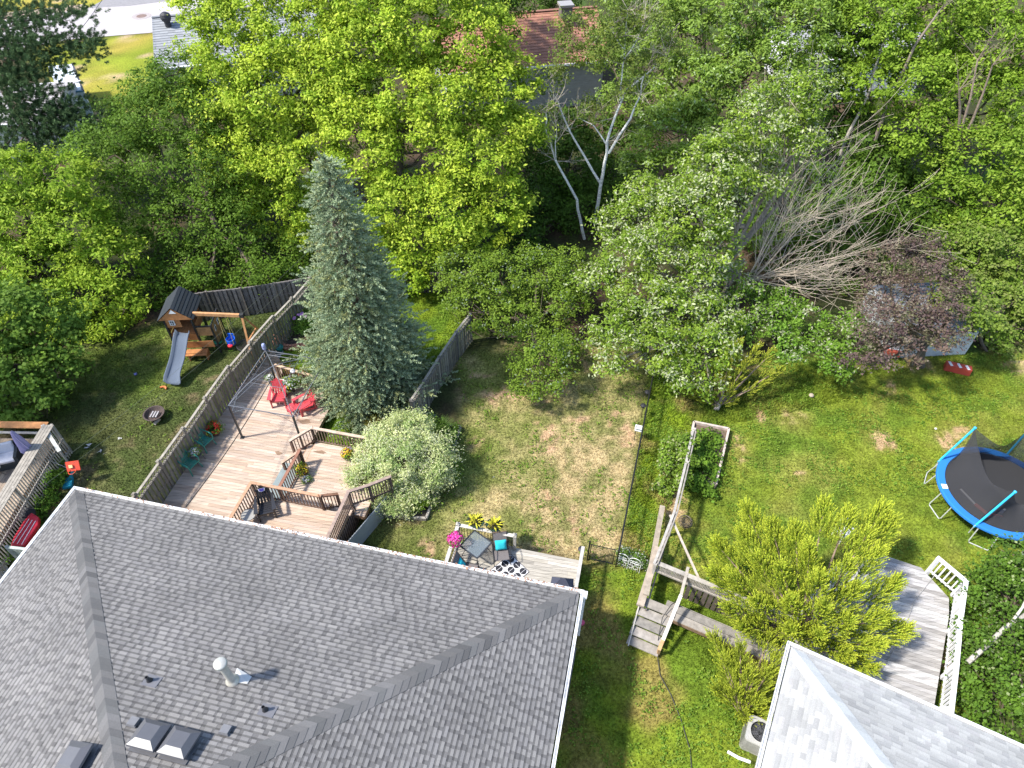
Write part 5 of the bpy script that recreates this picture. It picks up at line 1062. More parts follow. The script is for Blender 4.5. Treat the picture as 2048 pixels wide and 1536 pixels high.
# white pine, top left
def pine():
    base = Vector((at(10, 60, 0).x+6, 41, 0)); base = Vector((aty(20, 200, 41).x, 41, 0)); root = thing('pine_tree', 'tall dark pine with long soft needles in the top left corner', 'tree', base); rg = np.random.default_rng(71)
    mb = MB(); mb.tube([base, base+Vector((0, 0, 9)), base+Vector((0, 0, 17))], [.3, .2, .03], (.1, .08, .065), 8); PB, PD = [], []
    for (px, py, Y) in [(190, 80, 40), (170, 20, 41.5), (150, 95, 40), (110, 70, 40), (60, 40, 41), (185, 105, 39.6), (130, 150, 39), (60, 120, 39), (20, 90, 39.5), (90, 190, 38.5), (40, 200, 38), (120, 230, 38), (150, 235, 38.5), (20, 260, 37), (80, 270, 37), (-20, 160, 38), (-20, 240, 37), (60, 330, 36), (0, 330, 36), (130, 290, 37), (10, 10, 42), (100, 10, 42), (-40, 80, 40), (170, 250, 38), (30, 160, 38.6), (90, 110, 39.4), (200, 240, 38), (160, 215, 38.2), (50, 80, 40), (-10, 310, 36), (100, 320, 36), (140, 40, 41), (110, 270, 37.4), (60, 235, 37.6), (70, 165, 38.4)]:
        e = np.array(aty(px, py, Y)); s = np.array([base.x, base.y, e[2]-.6]); d = unit(e-s); L_ = np.linalg.norm(e-s); mb.tube([s, (s+e)/2+np.array([0, 0, -.15]), e], [.07, .04, .015], (.12, .095, .075), 6)
        n = 90
        for i in range(n):
            t = 1-rg.random()**1.3*min(1, 2.6/L_); v = rg.normal(size=3)*np.array([.6, .6, .25]); PB.append(s+(e-s)*t+v); PD.append(unit(d*.6+v*.8+np.array([0, 0, .55])))
    mb.build('trunk', MBARK, root)
    plumes('crown', root, np.array(PB), np.array(PD), .34, .10, 46, [(.075, .135, .055), (.10, .17, .07), (.055, .10, .04)], 72, leaf=(.22, .016*1.5), spread=1.4, tip=(.11, .17, .07))
pine()
# vines bottom right
tree('vine_thicket', 'tangled dark green vines and saplings along the right side of the white deck', [(1960, 1160, 12.2, .7), (2020, 1140, 12.2, .8), (1960, 1200, 11.5, .8), (2030, 1190, 11.5, 1.1), (1965, 1280, 10.0, .8), (2035, 1290, 9.7, 1.0), (1965, 1360, 8.7, .7), (2045, 1370, 8.4, .9), (2000, 1430, 7.7, .8), (1965, 1430, 7.8, .5), (2060, 1450, 7.3, .9), (2080, 1240, 11, 1.2), (2040, 1110, 12.4, .7), (1935, 1320, 9.4, .4), (1945, 1400, 8.3, .45)], (at(2040, 1300, 0).x, 11), [(.07, .15, .025), (.10, .20, .03), (.05, .10, .02)], 23, None, 'thicket', leaf=(.12, .095), cr=.33, cov=1.3, nl=56, tr=.08, fork=.2, flip=.04, flipcol=(.35, .4, .2))
b = MB(); b.tube([at(1935, 1325, 1.3), at(1975, 1290, 1.6), at(2010, 1255, 1.9), at(2050, 1230, 2.2), at(2110, 1190, 2.6)], [.085, .08, .07, .07, .06], (.36, .33, .29), 8); b.tube([at(2020, 1250, 2), at(2045, 1215, 2.5), at(2060, 1180, 3)], [.05, .04, .02], (.5, .45, .4), 6)
tag(b.build('fallen_birch_trunk', MBIRCH), 'pale birch trunk lying diagonally over the vines at the right edge', 'tree trunk')

# ---------------------------------------------------------------- furniture and toys
class LB(MB):
    """builder in the frame of a piece of furniture"""
    def __init__(s, p, rz): super().__init__(); s.T = Matrix.Translation(Vector(p)) @ Matrix.Rotation(rz, 4, 'Z')
    def add(s, vs, fs, col): return super().add([s.T @ Vector(v) for v in vs], fs, col)
RX = lambda a: Matrix.Rotation(math.radians(a), 3, 'X')
def adirondack(label, p, rz, col, group=None, emblem=False, m=None):
    m = m or MPLAS; t = thing('adirondack_chair', label, 'chair', p, group); N = lambda: LB(p, rz)
    b = N()      # front is -y
    for i in range(6): y = -.27+.1*i; b.box((0, y, .36-.05*i/5*1.6), (.52, .086, .022), jit(col, .06), M=RX(-9))
    b.box((0, -.32, .34), (.54, .025, .09), col); b.build('seat', m, t)
    b = N()
    for i in range(5):
        x = -.2+.1*i; hgt = .72-.05*abs(i-2)**1.5; M_ = RX(-24) @ Matrix.Rotation(math.radians(-(i-2)*3.5), 3, 'Y')
        c = Vector((x+(i-2)*.018, .26, .28)) + M_ @ Vector((0, 0, hgt/2)); b.box(c, (.082, .022, hgt), jit(col, .07), M=M_); b.lathe(Vector((x+(i-2)*.04, .26, .28)) + M_ @ Vector((0, 0, hgt)), [(.041, -.012), (.041, .012)], col, 8)
    b.box((0, .38, .52), (.5, .03, .06), col, M=RX(-24)); b.box((0, .50, .80), (.54, .03, .05), col, M=RX(-24)); b.build('backrest', m, t)
    if emblem:
        b = N(); b.add([(-.13, .47, .90), (.13, .47, .90), (.10, .425, .79), (0, .41, .755), (-.10, .425, .79)], [(0, 1, 2, 3, 4)], (.6, .6, .68)); b.add([(-.1, .464, .892), (.1, .464, .892), (.07, .424, .80), (0, .412, .775), (-.07, .424, .80)], [(0, 1, 2, 3, 4)], (.07, .06, .3)); b.build('emblem', MPAINT, t)
    for sx in (-1, 1):
        b = N(); b.add([(sx*.25, -.38, .57), (sx*.41, -.36, .57), (sx*.37, .1, .575), (sx*.33, .42, .58), (sx*.27, .42, .58)]+[(sx*.25, -.38, .545), (sx*.41, -.36, .545), (sx*.37, .1, .55), (sx*.33, .42, .555), (sx*.27, .42, .555)], [(0, 1, 2, 3, 4), (9, 8, 7, 6, 5), (0, 5, 6, 1), (1, 6, 7, 2), (2, 7, 8, 3), (4, 3, 8, 9), (0, 4, 9, 5)], col); b.build('arm', m, t)
        b = N(); b.beam((sx*.29, -.33, 0), (sx*.30, -.30, .55), .035, .11, col, up=(0, 1, 0)); b.build('leg', m, t)
        b = N(); b.beam((sx*.27, -.30, .32), (sx*.28, .45, .02), .035, .10, col); b.beam((sx*.30, .38, .54), (sx*.28, .33, .12), .03, .06, col, up=(0, 1, 0)); b.build('leg', m, t)
    return t
RED = (.52, .06, .075)
adirondack('red slatted adirondack chair facing the camera beside the white petunias', at(560, 803, ZL), math.radians(8), RED, 'red adirondack chairs on the large deck')
adirondack('red slatted adirondack chair turned towards the left, nearest the blue spruce', at(612, 818, ZL), math.radians(-48), RED, 'red adirondack chairs on the large deck')
p = at(588, 824, ZL); t = thing('ottoman', 'small red slatted footstool in front of the right red chair', 'footstool', p); rz = math.radians(-48)
b = LB(p, rz)
for i in range(5): b.box((0, -.2+.1*i, .33-.012*(i-2)**2), (.46, .088, .022), jit(RED, .06))
b.build('top', MPLAS, t)
for x in (-.19, .19):
    for y in (-.19, .19): b = LB(p, rz); b.box((x, y, .155), (.035, .06, .31), RED); b.build('leg', MPLAS, t)
adirondack('black plastic adirondack chair with small blue emblem on the upper deck', at(536, 1024, ZU), math.radians(18), (.022, .022, .026), emblem=True)
def roundtable(label, p, r, h, topcol, m, legcol=(.03, .03, .03)):
    t = thing('side_table', label, 'side table', p); b = MB(); b.lathe(p, [(0, h), (r-.01, h), (r, h-.005), (r-.01, h-.014), (0, h-.014)], topcol, 28); b.build('top', m, t, smooth=False)
    b = MB(); b.tube([p+Vector((r*math.cos(a), r*math.sin(a), h-.005)) for a in np.linspace(0, 2*math.pi, 25)], .012, legcol, 6, cap=False); b.build('rim', MMET, t)
    for k in range(3): a = k*2.094+.5; b = MB(); b.tube([p+Vector((r*.85*math.cos(a), r*.85*math.sin(a), h-.02)), p+Vector((r*.55*math.cos(a), r*.55*math.sin(a), h*.5)), p+Vector((r*.9*math.cos(a), r*.9*math.sin(a), 0))], .011, legcol, 6); b.build('leg', MMET, t)
roundtable('small round table with pale glass top beside the black adirondack chair', at(503, 1043, ZU), .27, .45, (.30, .29, .27), MSHG if False else MPLAS)
GRN = (.035, .23, .17)
def plastic_chair(label, p, rz, col=GRN):
    t = thing('garden_chair', label, 'chair', p, 'green plastic chairs by the long fence'); N = lambda: LB(p, rz)
    b = N()
    for i in range(7): b.box((-.21+.07*i, 0, .40-.012*abs(i-3)), (.048, .44, .02), jit(col, .08), M=RX(-4))
    b.box((0, -.22, .39), (.5, .04, .03), col); b.box((0, .21, .385), (.46, .04, .03), col); b.build('seat', MPLAS, t)
    b = N()
    for i in range(7): a = (i-3)*.14; b.beam((-.2+.067*i, .22+.03*math.cos(a), .40), (-.235+.078*i, .36+.03*math.cos(a*2), .88-.012*(i-3)**2), .045, .015, jit(col, .08), up=(0, 1, 0))
    b.tube([(-.25, .33, .66), (-.25, .36, .8), (-.15, .385, .9), (0, .39, .92), (.15, .385, .9), (.25, .36, .8), (.25, .33, .66)], .018, col, 6); b.box((0, .275, .56), (.5, .02, .045), col, M=RX(-15)); b.build('backrest', MPLAS, t)
    for sx in (-1, 1):
        b = N(); b.tube([(sx*.25, .34, .68), (sx*.29, .15, .66), (sx*.30, -.1, .66), (sx*.29, -.24, .62), (sx*.27, -.26, .40)], [.02, .026, .028, .025, .02], col, 6); b.build('arm', MPLAS, t)
        b = N(); b.beam((sx*.23, -.2, .4), (sx*.28, -.27, 0), .04, .045, col, up=(0, 1, 0)); b.build('leg', MPLAS, t)
        b = N(); b.beam((sx*.22, .21, .4), (sx*.25, .33, 0), .04, .045, col, up=(0, 1, 0)); b.build('leg', MPLAS, t)
    return t
plastic_chair('dark green plastic armchair beside the red geraniums, farther from the dark roof', at(414, 893, ZL), math.radians(62))
plastic_chair('dark green plastic armchair nearest the dark roof, with its back to the long fence', at(386, 938, ZL), math.radians(62))
p = at(397, 921, ZL); t = thing('plant_table', 'small dark wire table under the white flower pot between the green chairs', 'table', p)
b = MB(); b.lathe(p, [(0, .42), (.25, .42), (.26, .41), (0, .405)], (.16, .15, .15), 18); b.build('top', MMET, t)
for k in range(4): a = k*1.57+.3; b = MB(); b.tube([p+Vector((.22*math.cos(a), .22*math.sin(a), .4)), p+Vector((.27*math.cos(a), .27*math.sin(a), 0))], .012, (.1, .1, .1), 5); b.build('leg', MMET, t)
# flower pots
def pot(label, p, r, h, potcol, leafpal, flpal, R, seed, dens=90, hang=False, petal=.07, cat='flower pot', name='flower_pot', spread=(1, 1)):
    t = thing(name, label, cat, p); b = MB(); p = Vector(p)
    b.lathe(p, [(0, 0), (r*.72, 0), (r, h), (r*1.08, h), (r*1.08, h-.03), (r*.95, h-.04), (0, h-.04)], potcol, 16); b.build('pot', MPLAS, t)
    c = [(p.x, p.y, p.z+h+R*.3, R*spread[0], R*.7)]
    foliage('leaves', t, c, leafpal, seed, leaf=(.07, .04), cr=.14, nl=40, cov=1.4)
    rg = np.random.default_rng(seed+1); n = int(dens*R*R*40); d = unit(rg.normal(size=(n, 3))+np.array([0, 0, .5])); P = np.array([p.x, p.y, p.z+h+R*.3])+d*np.array([R*spread[0], R, R*.75])*rg.uniform(.9, 1.12, (n, 1))
    fp = np.array(flpal); ci = fp[rg.integers(0, len(fp), n)]
    # each flower is three crossing petals facing outward
    PP = np.repeat(P, 3, 0); NN = np.repeat(d, 3, 0)+rg.normal(size=(3*n, 3))*.25; AX = unit(np.cross(NN, rg.normal(size=(3*n, 3)))); CC = np.repeat(ci, 3, 0)*rg.uniform(.8, 1.15, (3*n, 1))
    k = PP[:, 2] > p.z+.03; leafmesh('flowers', PP[k], AX[k], NN[k], petal, petal*.7, CC[k], t, MPETAL); return t
LG = [(.08, .17, .03), (.12, .22, .04)]
WHT = [(.8, .8, .78), (.75, .75, .76)]; YEL = [(.75, .58, .02), (.8, .68, .05), (.65, .45, .02)]
pot('white petunias with a yellow centre clump behind the two red chairs', at(584, 780, ZL), .24, .3, (.08, .07, .06), LG, WHT+WHT+[(.7, .75, .05)], .40, 101, 22, petal=.10)
pot('small white flower pot at the back left of the left red chair', at(545, 770, ZL), .14, .45, (.2, .2, .2), LG, WHT, .17, 102, 60)
pot('red geraniums in a pot by the green chair', at(432, 868, ZL), .22, .3, (.1, .08, .06), LG, [(.65, .03, .015), (.75, .08, .02), (.5, .02, .02)], .33, 103, 24, petal=.09)
pot('white alyssum pot standing on the small table between the green chairs', at(391, 909, ZL+.43)-Vector((0, 0, 0)), .15, .12, (.2, .2, .19), LG, [(.62, .63, .68), (.7, .7, .74)], .21, 104, 130, petal=.045)
pot('yellow and orange pansies in a pot by the inner deck railing', at(606, 948, ZM), .2, .22, (.12, .1, .09), LG, YEL+[(.4, .06, .02)], .27, 105, 60, petal=.07)
pot('white flowering pot in front of the yellow pansies', at(613, 962, ZM), .15, .08, (.2, .2, .19), LG, WHT, .17, 106, 100, petal=.045)
pot('yellow flowers with purple tops at the far rail of the middle deck', at(696, 918, ZM), .18, .3, (.1, .09, .08), LG, YEL+YEL+[(.3, .04, .16)], .24, 107, 70, petal=.07)
pot('tiny purple and white pansies behind the yellow flowers on the middle deck', at(700, 905, ZM+.2), .1, .15, (.1, .09, .08), LG, [(.3, .04, .2), (.7, .65, .75)], .12, 117, 90, petal=.06)
pot('hot pink petunia ball on the left railing of the grey deck', at(911, 1082, ZG+.9)-Vector((0, 0, .05)), .14, .1, (.1, .08, .08), LG, [(.8, .05, .42), (.7, .03, .32), (.85, .15, .55)], .29, 108, 90, petal=.085, name='petunia_basket', cat='flower basket')
def spiky(label, p, seed):
    t = thing('railing_planter', label, 'planter', p, 'green planters hung on the grey deck railing'); rg = np.random.default_rng(seed); b = MB()
    b.lathe(p, [(0, 0), (.17, 0), (.26, .2), (.28, .2), (.28, .18), (0, .16)], (.02, .05, .035), 18, sx=1.15, rz=A_H); b.build('pot', MPLAS, t); mb = MB()
    for i in range(46):
        d = unit(rg.normal(size=3)*[1, 1, .3]+np.array([0, 0, .9])); q = np.array(p)+np.array([0, 0, .15])+d*.04; s = unit(np.cross(d, [0, 0, 1]))*.028; L_ = rg.uniform(.22, .42); c = jit((.70, .66, .07), .25)
        m_ = q+d*L_*.55; e = m_+unit(d+np.array([d[0]*.4, d[1]*.4, -.35]))*L_*.45; mb.add([q-s*.4, q+s*.4, m_+s, m_-s, e], [(0, 1, 2, 3), (3, 2, 4)], c)
    mb.build('leaves', MLEAF, t)
    b = MB(); c = MB()
    foliage('dark_leaves', t, [(p.x, p.y, p.z+.16, .26, .12)], [(.03, .05, .02), (.05, .03, .03)], seed+3, leaf=(.1, .06), cr=.1, nl=16)
spiky('left of two green railing planters with spiky yellow leaves on the grey deck', at(952, 1048, ZG+.92), 201)
spiky('right of two green railing planters with spiky yellow leaves on the grey deck', at(989, 1055, ZG+.92), 203)
# gazebo frame
gz = [at(487, 873, ZL), at(607, 893, ZL), None, None]
ztop = ZL+2.05
g00, g10 = at(457, 811, ztop), at(586, 833, ztop); g11 = g10+uy*3.3; g01 = g00+uy*3.3
gzb = thing('gazebo_frame', 'bare black metal gazebo frame with arched roof ribs and no canopy on the large deck', 'gazebo', (g00.x, g00.y, ZL))
BM = (.035, .04, .045); GM = (.16, .17, .19)
for g in (g00, g10, g11, g01): b = MB(); b.beam((g.x, g.y, ZL), (g.x, g.y, ztop), .07, .07, BM); b.box((g.x, g.y, ZL+.01), (.16, .16, .02), BM); b.build('post', MMET, gzb)
for a, c in ((g00, g10), (g10, g11), (g11, g01), (g01, g00)):
    b = MB(); b.beam(a, c, .03, .03, GM); L_ = (c-a).length; d = (c-a).normalized(); dn_ = Vector((0, 0, 1))
    for sgn, s in ((1, a), (-1, c)):
        pts = [s+d*sgn*(.05+L_*.38*k/6)-dn_*(.42*(1-k/6)**2+.02) for k in range(7)]; b.tube(pts, .010, GM, 5)
        for k in range(1, 6): b.tube([pts[k], Vector((pts[k].x, pts[k].y, ztop))], .006, GM, 4)
    b.build('side_truss', MMET, gzb)
pk = (g00+g11)/2+Vector((0, 0, .95))
for g in (g00, g10, g11, g01):
    b = MB(); pts = [g.lerp(pk, t)+Vector((0, 0, .32*math.sin(math.pi*t)*.6)) for t in np.linspace(0, 1, 9)]; b.tube(pts, .016, GM, 6); b.tube([g.lerp(pk, t)+Vector((0, 0, -.04+.05*t)) for t in np.linspace(0, 1, 5)], .010, GM, 5)
    for k in range(1, 7, 2): b.tube([pts[k], g.lerp(pk, k/8)+Vector((0, 0, -.03))], .006, GM, 4)
    b.build('roof_rib', MMET, gzb)
b = MB()
for k in (.5,):
    q = [g.lerp(pk, k)+Vector((0, 0, .19)) for g in (g00, g10, g11, g01)]
    for i in range(4): b.tube([q[i], q[(i+1) % 4]], .011, GM, 5)
b.build('roof_ring', MMET, gzb)
p = g01+Vector((0, 0, .05)); b = MB(); b.lathe(p, [(.0, 0), (.05, 0), (.09, .08), (.09, .28), (.06, .34), (0, .36)], (.30, .34, .55), 12); tag(b.build('lantern', MGLASS2 if False else MPAINT), 'pale blue lantern fixed on the far left corner of the gazebo frame', 'lantern')
p = at(586, 742, 1.6); b = MB(); b.lathe(p, [(0, -.1), (.09, -.06), (.12, .02), (.06, .1), (0, .12)], (.8, .78, .8), 10); b.tube([p+Vector((0, 0, .1)), p+Vector((0, 0, .9))], .005, (.2, .2, .2), 4); tag(b.build('hanging_feeder', MPAINT), 'small white hanging feeder under the far side of the gazebo', 'bird feeder')
b = MB(); s_, e_3 = g01.lerp(g10, .25)+Vector((0, 0, -.02)), at(372, 1014, 2.9); s_ = at(541, 762, 2.0)
b.tube([s_.lerp(e_3, t)-Vector((0, 0, 1.0*math.sin(math.pi*t)*.2)) for t in np.linspace(0, 1, 15)], .02, (.03, .03, .03), 5); tag(b.build('light_cable', MRUB), 'black cable strung from the gazebo frame down to the dark roof edge', 'cable')
# overhead wires on the left
for i, (a, c, lab) in enumerate(((at(-60, 1055, 4.5), at(640, 480, 5.2), 'upper thin overhead wire crossing the playset yard diagonally'), (at(-60, 1078, 4.4), at(650, 500, 5.0), 'lower thin overhead wire crossing the playset yard diagonally'))):
    b = MB(); b.tube([a.lerp(c, t)-Vector((0, 0, .5*math.sin(math.pi*t))) for t in np.linspace(0, 1, 12)], .006, (.12, .13, .09), 4); tag(b.build('overhead_wire', MRUB), lab, 'wire', 'overhead wires across the left yard')
a, c = at(225, -30, 7), at(120, 110, 6.5); b = MB(); b.tube([a, a.lerp(c, .5)-Vector((0, 0, .1)), c], .02, (.05, .05, .05), 4); tag(b.build('overhead_wire', MRUB), 'dark overhead wire crossing the grey road at the top left', 'wire')

# grey deck furniture
def sling(label, p, rz, recl=0):
    t = thing('sling_chair', label, 'patio chair', p, 'grey sling chairs on the grey deck'); N = lambda: LB(p, rz); G = (.14, .125, .125); K = (.03, .03, .035)
    b = N(); b.add([(-.26, -.28, .40), (.26, -.28, .40), (.25, .2, .37), (-.25, .2, .37)]+[(-.26, -.28, .385), (.26, -.28, .385), (.25, .2, .355), (-.25, .2, .355)], [(0, 1, 2, 3), (7, 6, 5, 4), (0, 4, 5, 1)], G); b.build('seat', MFAB, t)
    b = N(); b.add([(-.25, .2, .37), (.25, .2, .37), (.24, .50, 1.02), (-.24, .50, 1.02)]+[(-.25, .215, .36), (.25, .215, .36), (.24, .515, 1.01), (-.24, .515, 1.01)], [(0, 1, 2, 3), (7, 6, 5, 4), (3, 2, 6, 7)], tuple(x*1.25 for x in G)); b.build('backrest', MFAB, t)
    for sx in (-1, 1):
        b = N(); b.tube([(sx*.27, -.31, .39), (sx*.27, .2, .37), (sx*.26, .51, 1.04)], .015, K, 6); b.tube([(sx*.29, .3, .6), (sx*.31, 0, .62), (sx*.31, -.26, .58), (sx*.3, -.3, .0)], .016, K, 6); b.build('side_frame', MMET, t)
        b = N(); b.tube([(sx*.28, .12, .38), (sx*.29, .34, .0)], .015, K, 6); b.build('leg', MMET, t)
    b = N(); b.tube([(-.26, .51, 1.04), (.26, .51, 1.04)], .015, (.25, .17, .12), 6); b.build('top_bar', MMET, t); return t
def cushion(label, p, rz, tilt, s=.42):
    t = LB(p, rz); M_ = RX(tilt); n = 8; vs = []; fs = []
    for sd in (1, -1):
        for i in range(n+1):
            for j in range(n+1):
                u, v = i/n*2-1, j/n*2-1; h = .07*(max(0, (1-u**4)*(1-v**4)))**.6; k = 1-.06*(1-abs(u*v)); vs.append(M_ @ Vector((u*s/2*k, v*s/2*k, h*sd)))
    for sd in range(2):
        for i in range(n):
            for j in range(n): o = sd*(n+1)**2; q = (o+i*(n+1)+j, o+i*(n+1)+j+1, o+(i+1)*(n+1)+j+1, o+(i+1)*(n+1)+j); fs.append(q if sd else q[::-1])
    t.add(vs, fs, (.02, .48, .56)); o = t.build('cushion', MFAB, None, smooth=True); tag(o, label, 'cushion', 'turquoise cushions on the grey deck')
cp = at(1003, 1118, ZG); sling('grey sling patio chair facing the camera beside the glass table', cp, math.radians(8)); cushion('turquoise square cushion on the chair beside the glass table', cp+Vector((-.02, .22, .62)), math.radians(8), 62)
cp = at(938, 1150, ZG); sling('grey sling patio chair half hidden by the white gutter', cp, math.radians(75)); cushion('turquoise square cushion half hidden behind the white gutter', cp+Vector((-.26, .06, .58)), math.radians(75), 62)
p = at(953, 1108, ZG); rz = math.radians(-38); gtb = thing('patio_table', 'square dark metal patio table with glass top on the grey deck', 'table', p)
b = LB(p, rz); b.box((0, 0, .70), (.80, .80, .008), (.25, .3, .33)); b.build('glass_top', MGLASS, gtb)
b = LB(p, rz)
for a in range(4): c, s = math.cos(a*math.pi/2), math.sin(a*math.pi/2); b.beam((.41*c-.41*s, .41*s+.41*c, .695), (.41*c+.41*s, .41*s-.41*c, .695), .05, .025, (.05, .055, .065))
b.build('rim', MMET, gtb)
for x in (-.36, .36):
    for y in (-.36, .36): b = LB(p, rz); b.tube([(x, y, .69), (x*.8, y*.8, .35), (x*1.08, y*1.08, 0)], .014, (.03, .03, .035), 6); b.build('leg', MMET, gtb)
b = LB(p, rz); b.tube([(-.34, -.34, .66), (0, 0, .52), (.34, .34, .66)], .01, (.03, .03, .035), 5); b.tube([(-.34, .34, .66), (0, 0, .52), (.34, -.34, .66)], .01, (.03, .03, .035), 5)
for k in range(4): a = k*1.57; b.tube([(.28*math.cos(a), .28*math.sin(a), .67), (.1*math.cos(a+.8), .1*math.sin(a+.8), .66), (.28*math.cos(a+1.57), .28*math.sin(a+1.57), .67)], .008, (.03, .03, .035), 5)
b.build('brace', MMET, gtb)
# rug with split discs
rc = at(1012, 1150, ZG); rz = math.radians(43)
r1, r2 = at(1021, 1108, ZG), at(1058, 1144, ZG); e1 = (r2-r1).normalized(); rz = math.atan2(e1.y, e1.x)
wd_, ln_ = (r2-r1).length, 2.0
rug = thing('rug', 'black and white outdoor rug with rows of split discs on the grey deck', 'rug', r1); e2 = Vector((e1.y, -e1.x, 0))
b = MB(); z_ = Vector((0, 0, .012)); b.poly([r1+z_, r2+z_, r2+e2*ln_+z_, r1+e2*ln_+z_], (.72, .72, .74), .008); b.build('pile', MFAB, rug)
b = MB(); cell = .265; z_ = Vector((0, 0, .016))
nx_, ny_ = int(wd_/cell), int(ln_/cell)
cw_, ch_ = wd_/nx_, ln_/ny_
for i in range(nx_):
    for j in range(ny_):
        c = r1+e1*(i+.5)*cw_+e2*(j+.5)*ch_+z_; o = (i+j) % 2; d1, d2 = (e1, e2) if o else (e2, e1)
        for sg in (1, -1): b.add([c+d2*sg*.007]+[c+d2*sg*.007+(d1*math.cos(t)+d2*sg*math.sin(t))*cell*.49 for t in np.linspace(0, math.pi, 11)], [tuple(range(12)) if (sg > 0) else tuple(range(11, -1, -1))], (.022, .022, .03))
b.build('disc_pattern', MFAB, rug)
b = MB()
for u, v in ((r1, r2), (r2, r2+e2*ln_), (r1+e2*ln_, r1)): b.beam(u+z_, v+z_, .02, .006, (.03, .03, .05))
b.build('border', MFAB, rug)
# covered barbecue
p = at(1122, 1192, ZG); bq = thing('covered_barbecue', 'barbecue under a dark blue grey cover by the right rail of the grey deck', 'barbecue', p)
b = LB(p, A_H+.1); vs = [(-.42, -.3, 0), (.42, -.3, 0), (.42, .3, 0), (-.42, .3, 0), (-.38, -.26, .85), (.38, -.26, .85), (.38, .26, .85), (-.38, .26, .85), (-.08, 0, 1.3), (.08, 0, 1.3)]
b.add(vs, [(0, 1, 5, 4), (1, 2, 6, 5), (2, 3, 7, 6), (3, 0, 4, 7), (4, 5, 9, 8), (6, 7, 8, 9), (5, 6, 9), (7, 4, 8)], (.05, .055, .085)); b.build('cover', MFAB, bq)
# neighbour's deck furniture
p = at(20, 925, ZN); rz = math.radians(20); ls = thing('wicker_armchair', 'dark wicker armchair with pale grey cushions on the neighbouring deck', 'armchair', p); KW = (.02, .025, .03)
b = LB(p, rz); b.box((0, 0, .16), (1.0, .78, .3), KW); b.box((0, .38, .42), (1.0, .12, .7), KW); b.box((-.47, 0, .35), (.12, .78, .5), KW); b.box((.47, 0, .35), (.12, .78, .5), KW); b.build('frame', MFAB, ls)
for nm, c, d, m_ in (('seat_cushion', (0, -.05, .38), (.80, .62, .14), 0), ('back_cushion', (0, .27, .62), (.80, .16, .46), -14)):
    b = LB(p, rz); b.box(c, d, (.46, .46, .50), M=RX(m_)); o = b.build(nm, MFAB, ls); md = o.modifiers.new('b', 'BEVEL'); md.width = .05; md.segments = 3
p = at(72, 920, ZN); um = thing('patio_umbrella', 'closed lilac umbrella leaning above the wicker armchair', 'umbrella', p); pt_ = at(22, 862, 3.0)
b = MB(); b.tube([p, p+Vector((0, 0, 1.0)), pt_], .02, (.06, .05, .05), 6); b.build('pole', MMET, um)
b = MB(); a0_ = p.lerp(pt_, .35); n = 9; vs = []; fs = []; sg = 16; d = (pt_-a0_).normalized(); xx = d.cross(Vector((0, 0, 1))).normalized(); yy = xx.cross(d)
for i in range(n):
    t = i/(n-1); r_ = .17*(1-t)**.6+.02
    for k in range(sg): a = 2*math.pi*k/sg; rr_ = r_*(1+.28*(-1)**k); vs.append(a0_.lerp(pt_, t)+xx*math.cos(a+t)*rr_+yy*math.sin(a+t)*rr_)
for i in range(n-1):
    for k in range(sg): fs.append((i*sg+k, i*sg+(k+1) % sg, (i+1)*sg+(k+1) % sg, (i+1)*sg+k))
b.add(vs, fs, (.34, .31, .50)); b.build('canopy', MFAB, um)
roundtable('round white glass topped table at the very left edge on the neighbouring deck', at(-6, 955, ZN), .35, .5, (.6, .66, .68), MPLAS)
# red striped sled-like float
q = [at(62, 1024, .8), at(77, 1033, .8), at(76, 1048, .8), at(46, 1092, .8), at(20, 1092, .8), at(26, 1074, .8), at(46, 1042, .8)]
fl_ = thing('inflatable_float', 'bright red float with three thin white stripes leaning below the neighbouring deck', 'pool float', (q[0].x, q[0].y, 0))
b = MB(); b.poly([v+Vector((0, 0, .0)) for v in q], (.46, .012, .03), .22); o = b.build('body', MPLAS, fl_); md = o.modifiers.new('b', 'BEVEL'); md.width = .06; md.segments = 3
b = MB()
for k in range(3):
    u = at(58+6.5*k, 1038+2*k, .805); v = at(26+8.5*k, 1086+1.5*k, .805); b.beam(u, v, .022, .012, (.8, .75, .75))
b.build('stripes', MPAINT, fl_)
b = MB(); p = at(50, 1028, .6); rg = np.random.default_rng(8); b.lathe(p, [(0, .2), (.22, .14), (.34, 0), (.3, -.2), (.25, -.5)], (.02, .02, .022), 10, sx=1.1); tag(b.build('tarp', MFAB), 'crumpled black plastic sheet bunched over the end of the red float', 'tarp')
# child's basketball toy
p = at(138, 968, 0); tb_ = thing('toy_basketball_hoop', 'toy basketball hoop with orange backboard and teal base on the left lawn', 'toy hoop', p)
q = at(146, 932, 1.0); b = MB(); b.box(q, (.5, .05, .4), (.62, .07, .03), M=Matrix.Rotation(.2, 3, 'Z') @ RX(-35)); b.build('backboard', MPLAS, tb_)
b = MB(); b.box(q+Vector((-.05, -.06, .05)), (.14, .03, .12), (.75, .65, .3), M=Matrix.Rotation(.2, 3, 'Z') @ RX(-35)); b.build('sticker', MPLAS, tb_)
b = MB(); b.beam(p+Vector((0, .1, .1)), q-Vector((0, 0, .1)), .09, .09, (.02, .25, .36)); b.box(p+Vector((0, 0, .08)), (.35, .5, .14), (.02, .26, .38), rz=.3); b.build('base', MPLAS, tb_)
b = MB(); b.tube([q+Vector((.14*math.cos(a), -.2+.14*math.sin(a), -.1)) for a in np.linspace(0, 6.28, 13)], .012, (.7, .1, .05), 5); b.build('rim', MPLAS, tb_)
b = MB(); b.tube([at(85, 915, .7), at(140, 938, .8)], .012, (.5, .48, .45), 4); tag(b.build('washing_line', MRUB), 'short pale cord stretched from the neighbouring deck stairs to the toy hoop', 'cord')
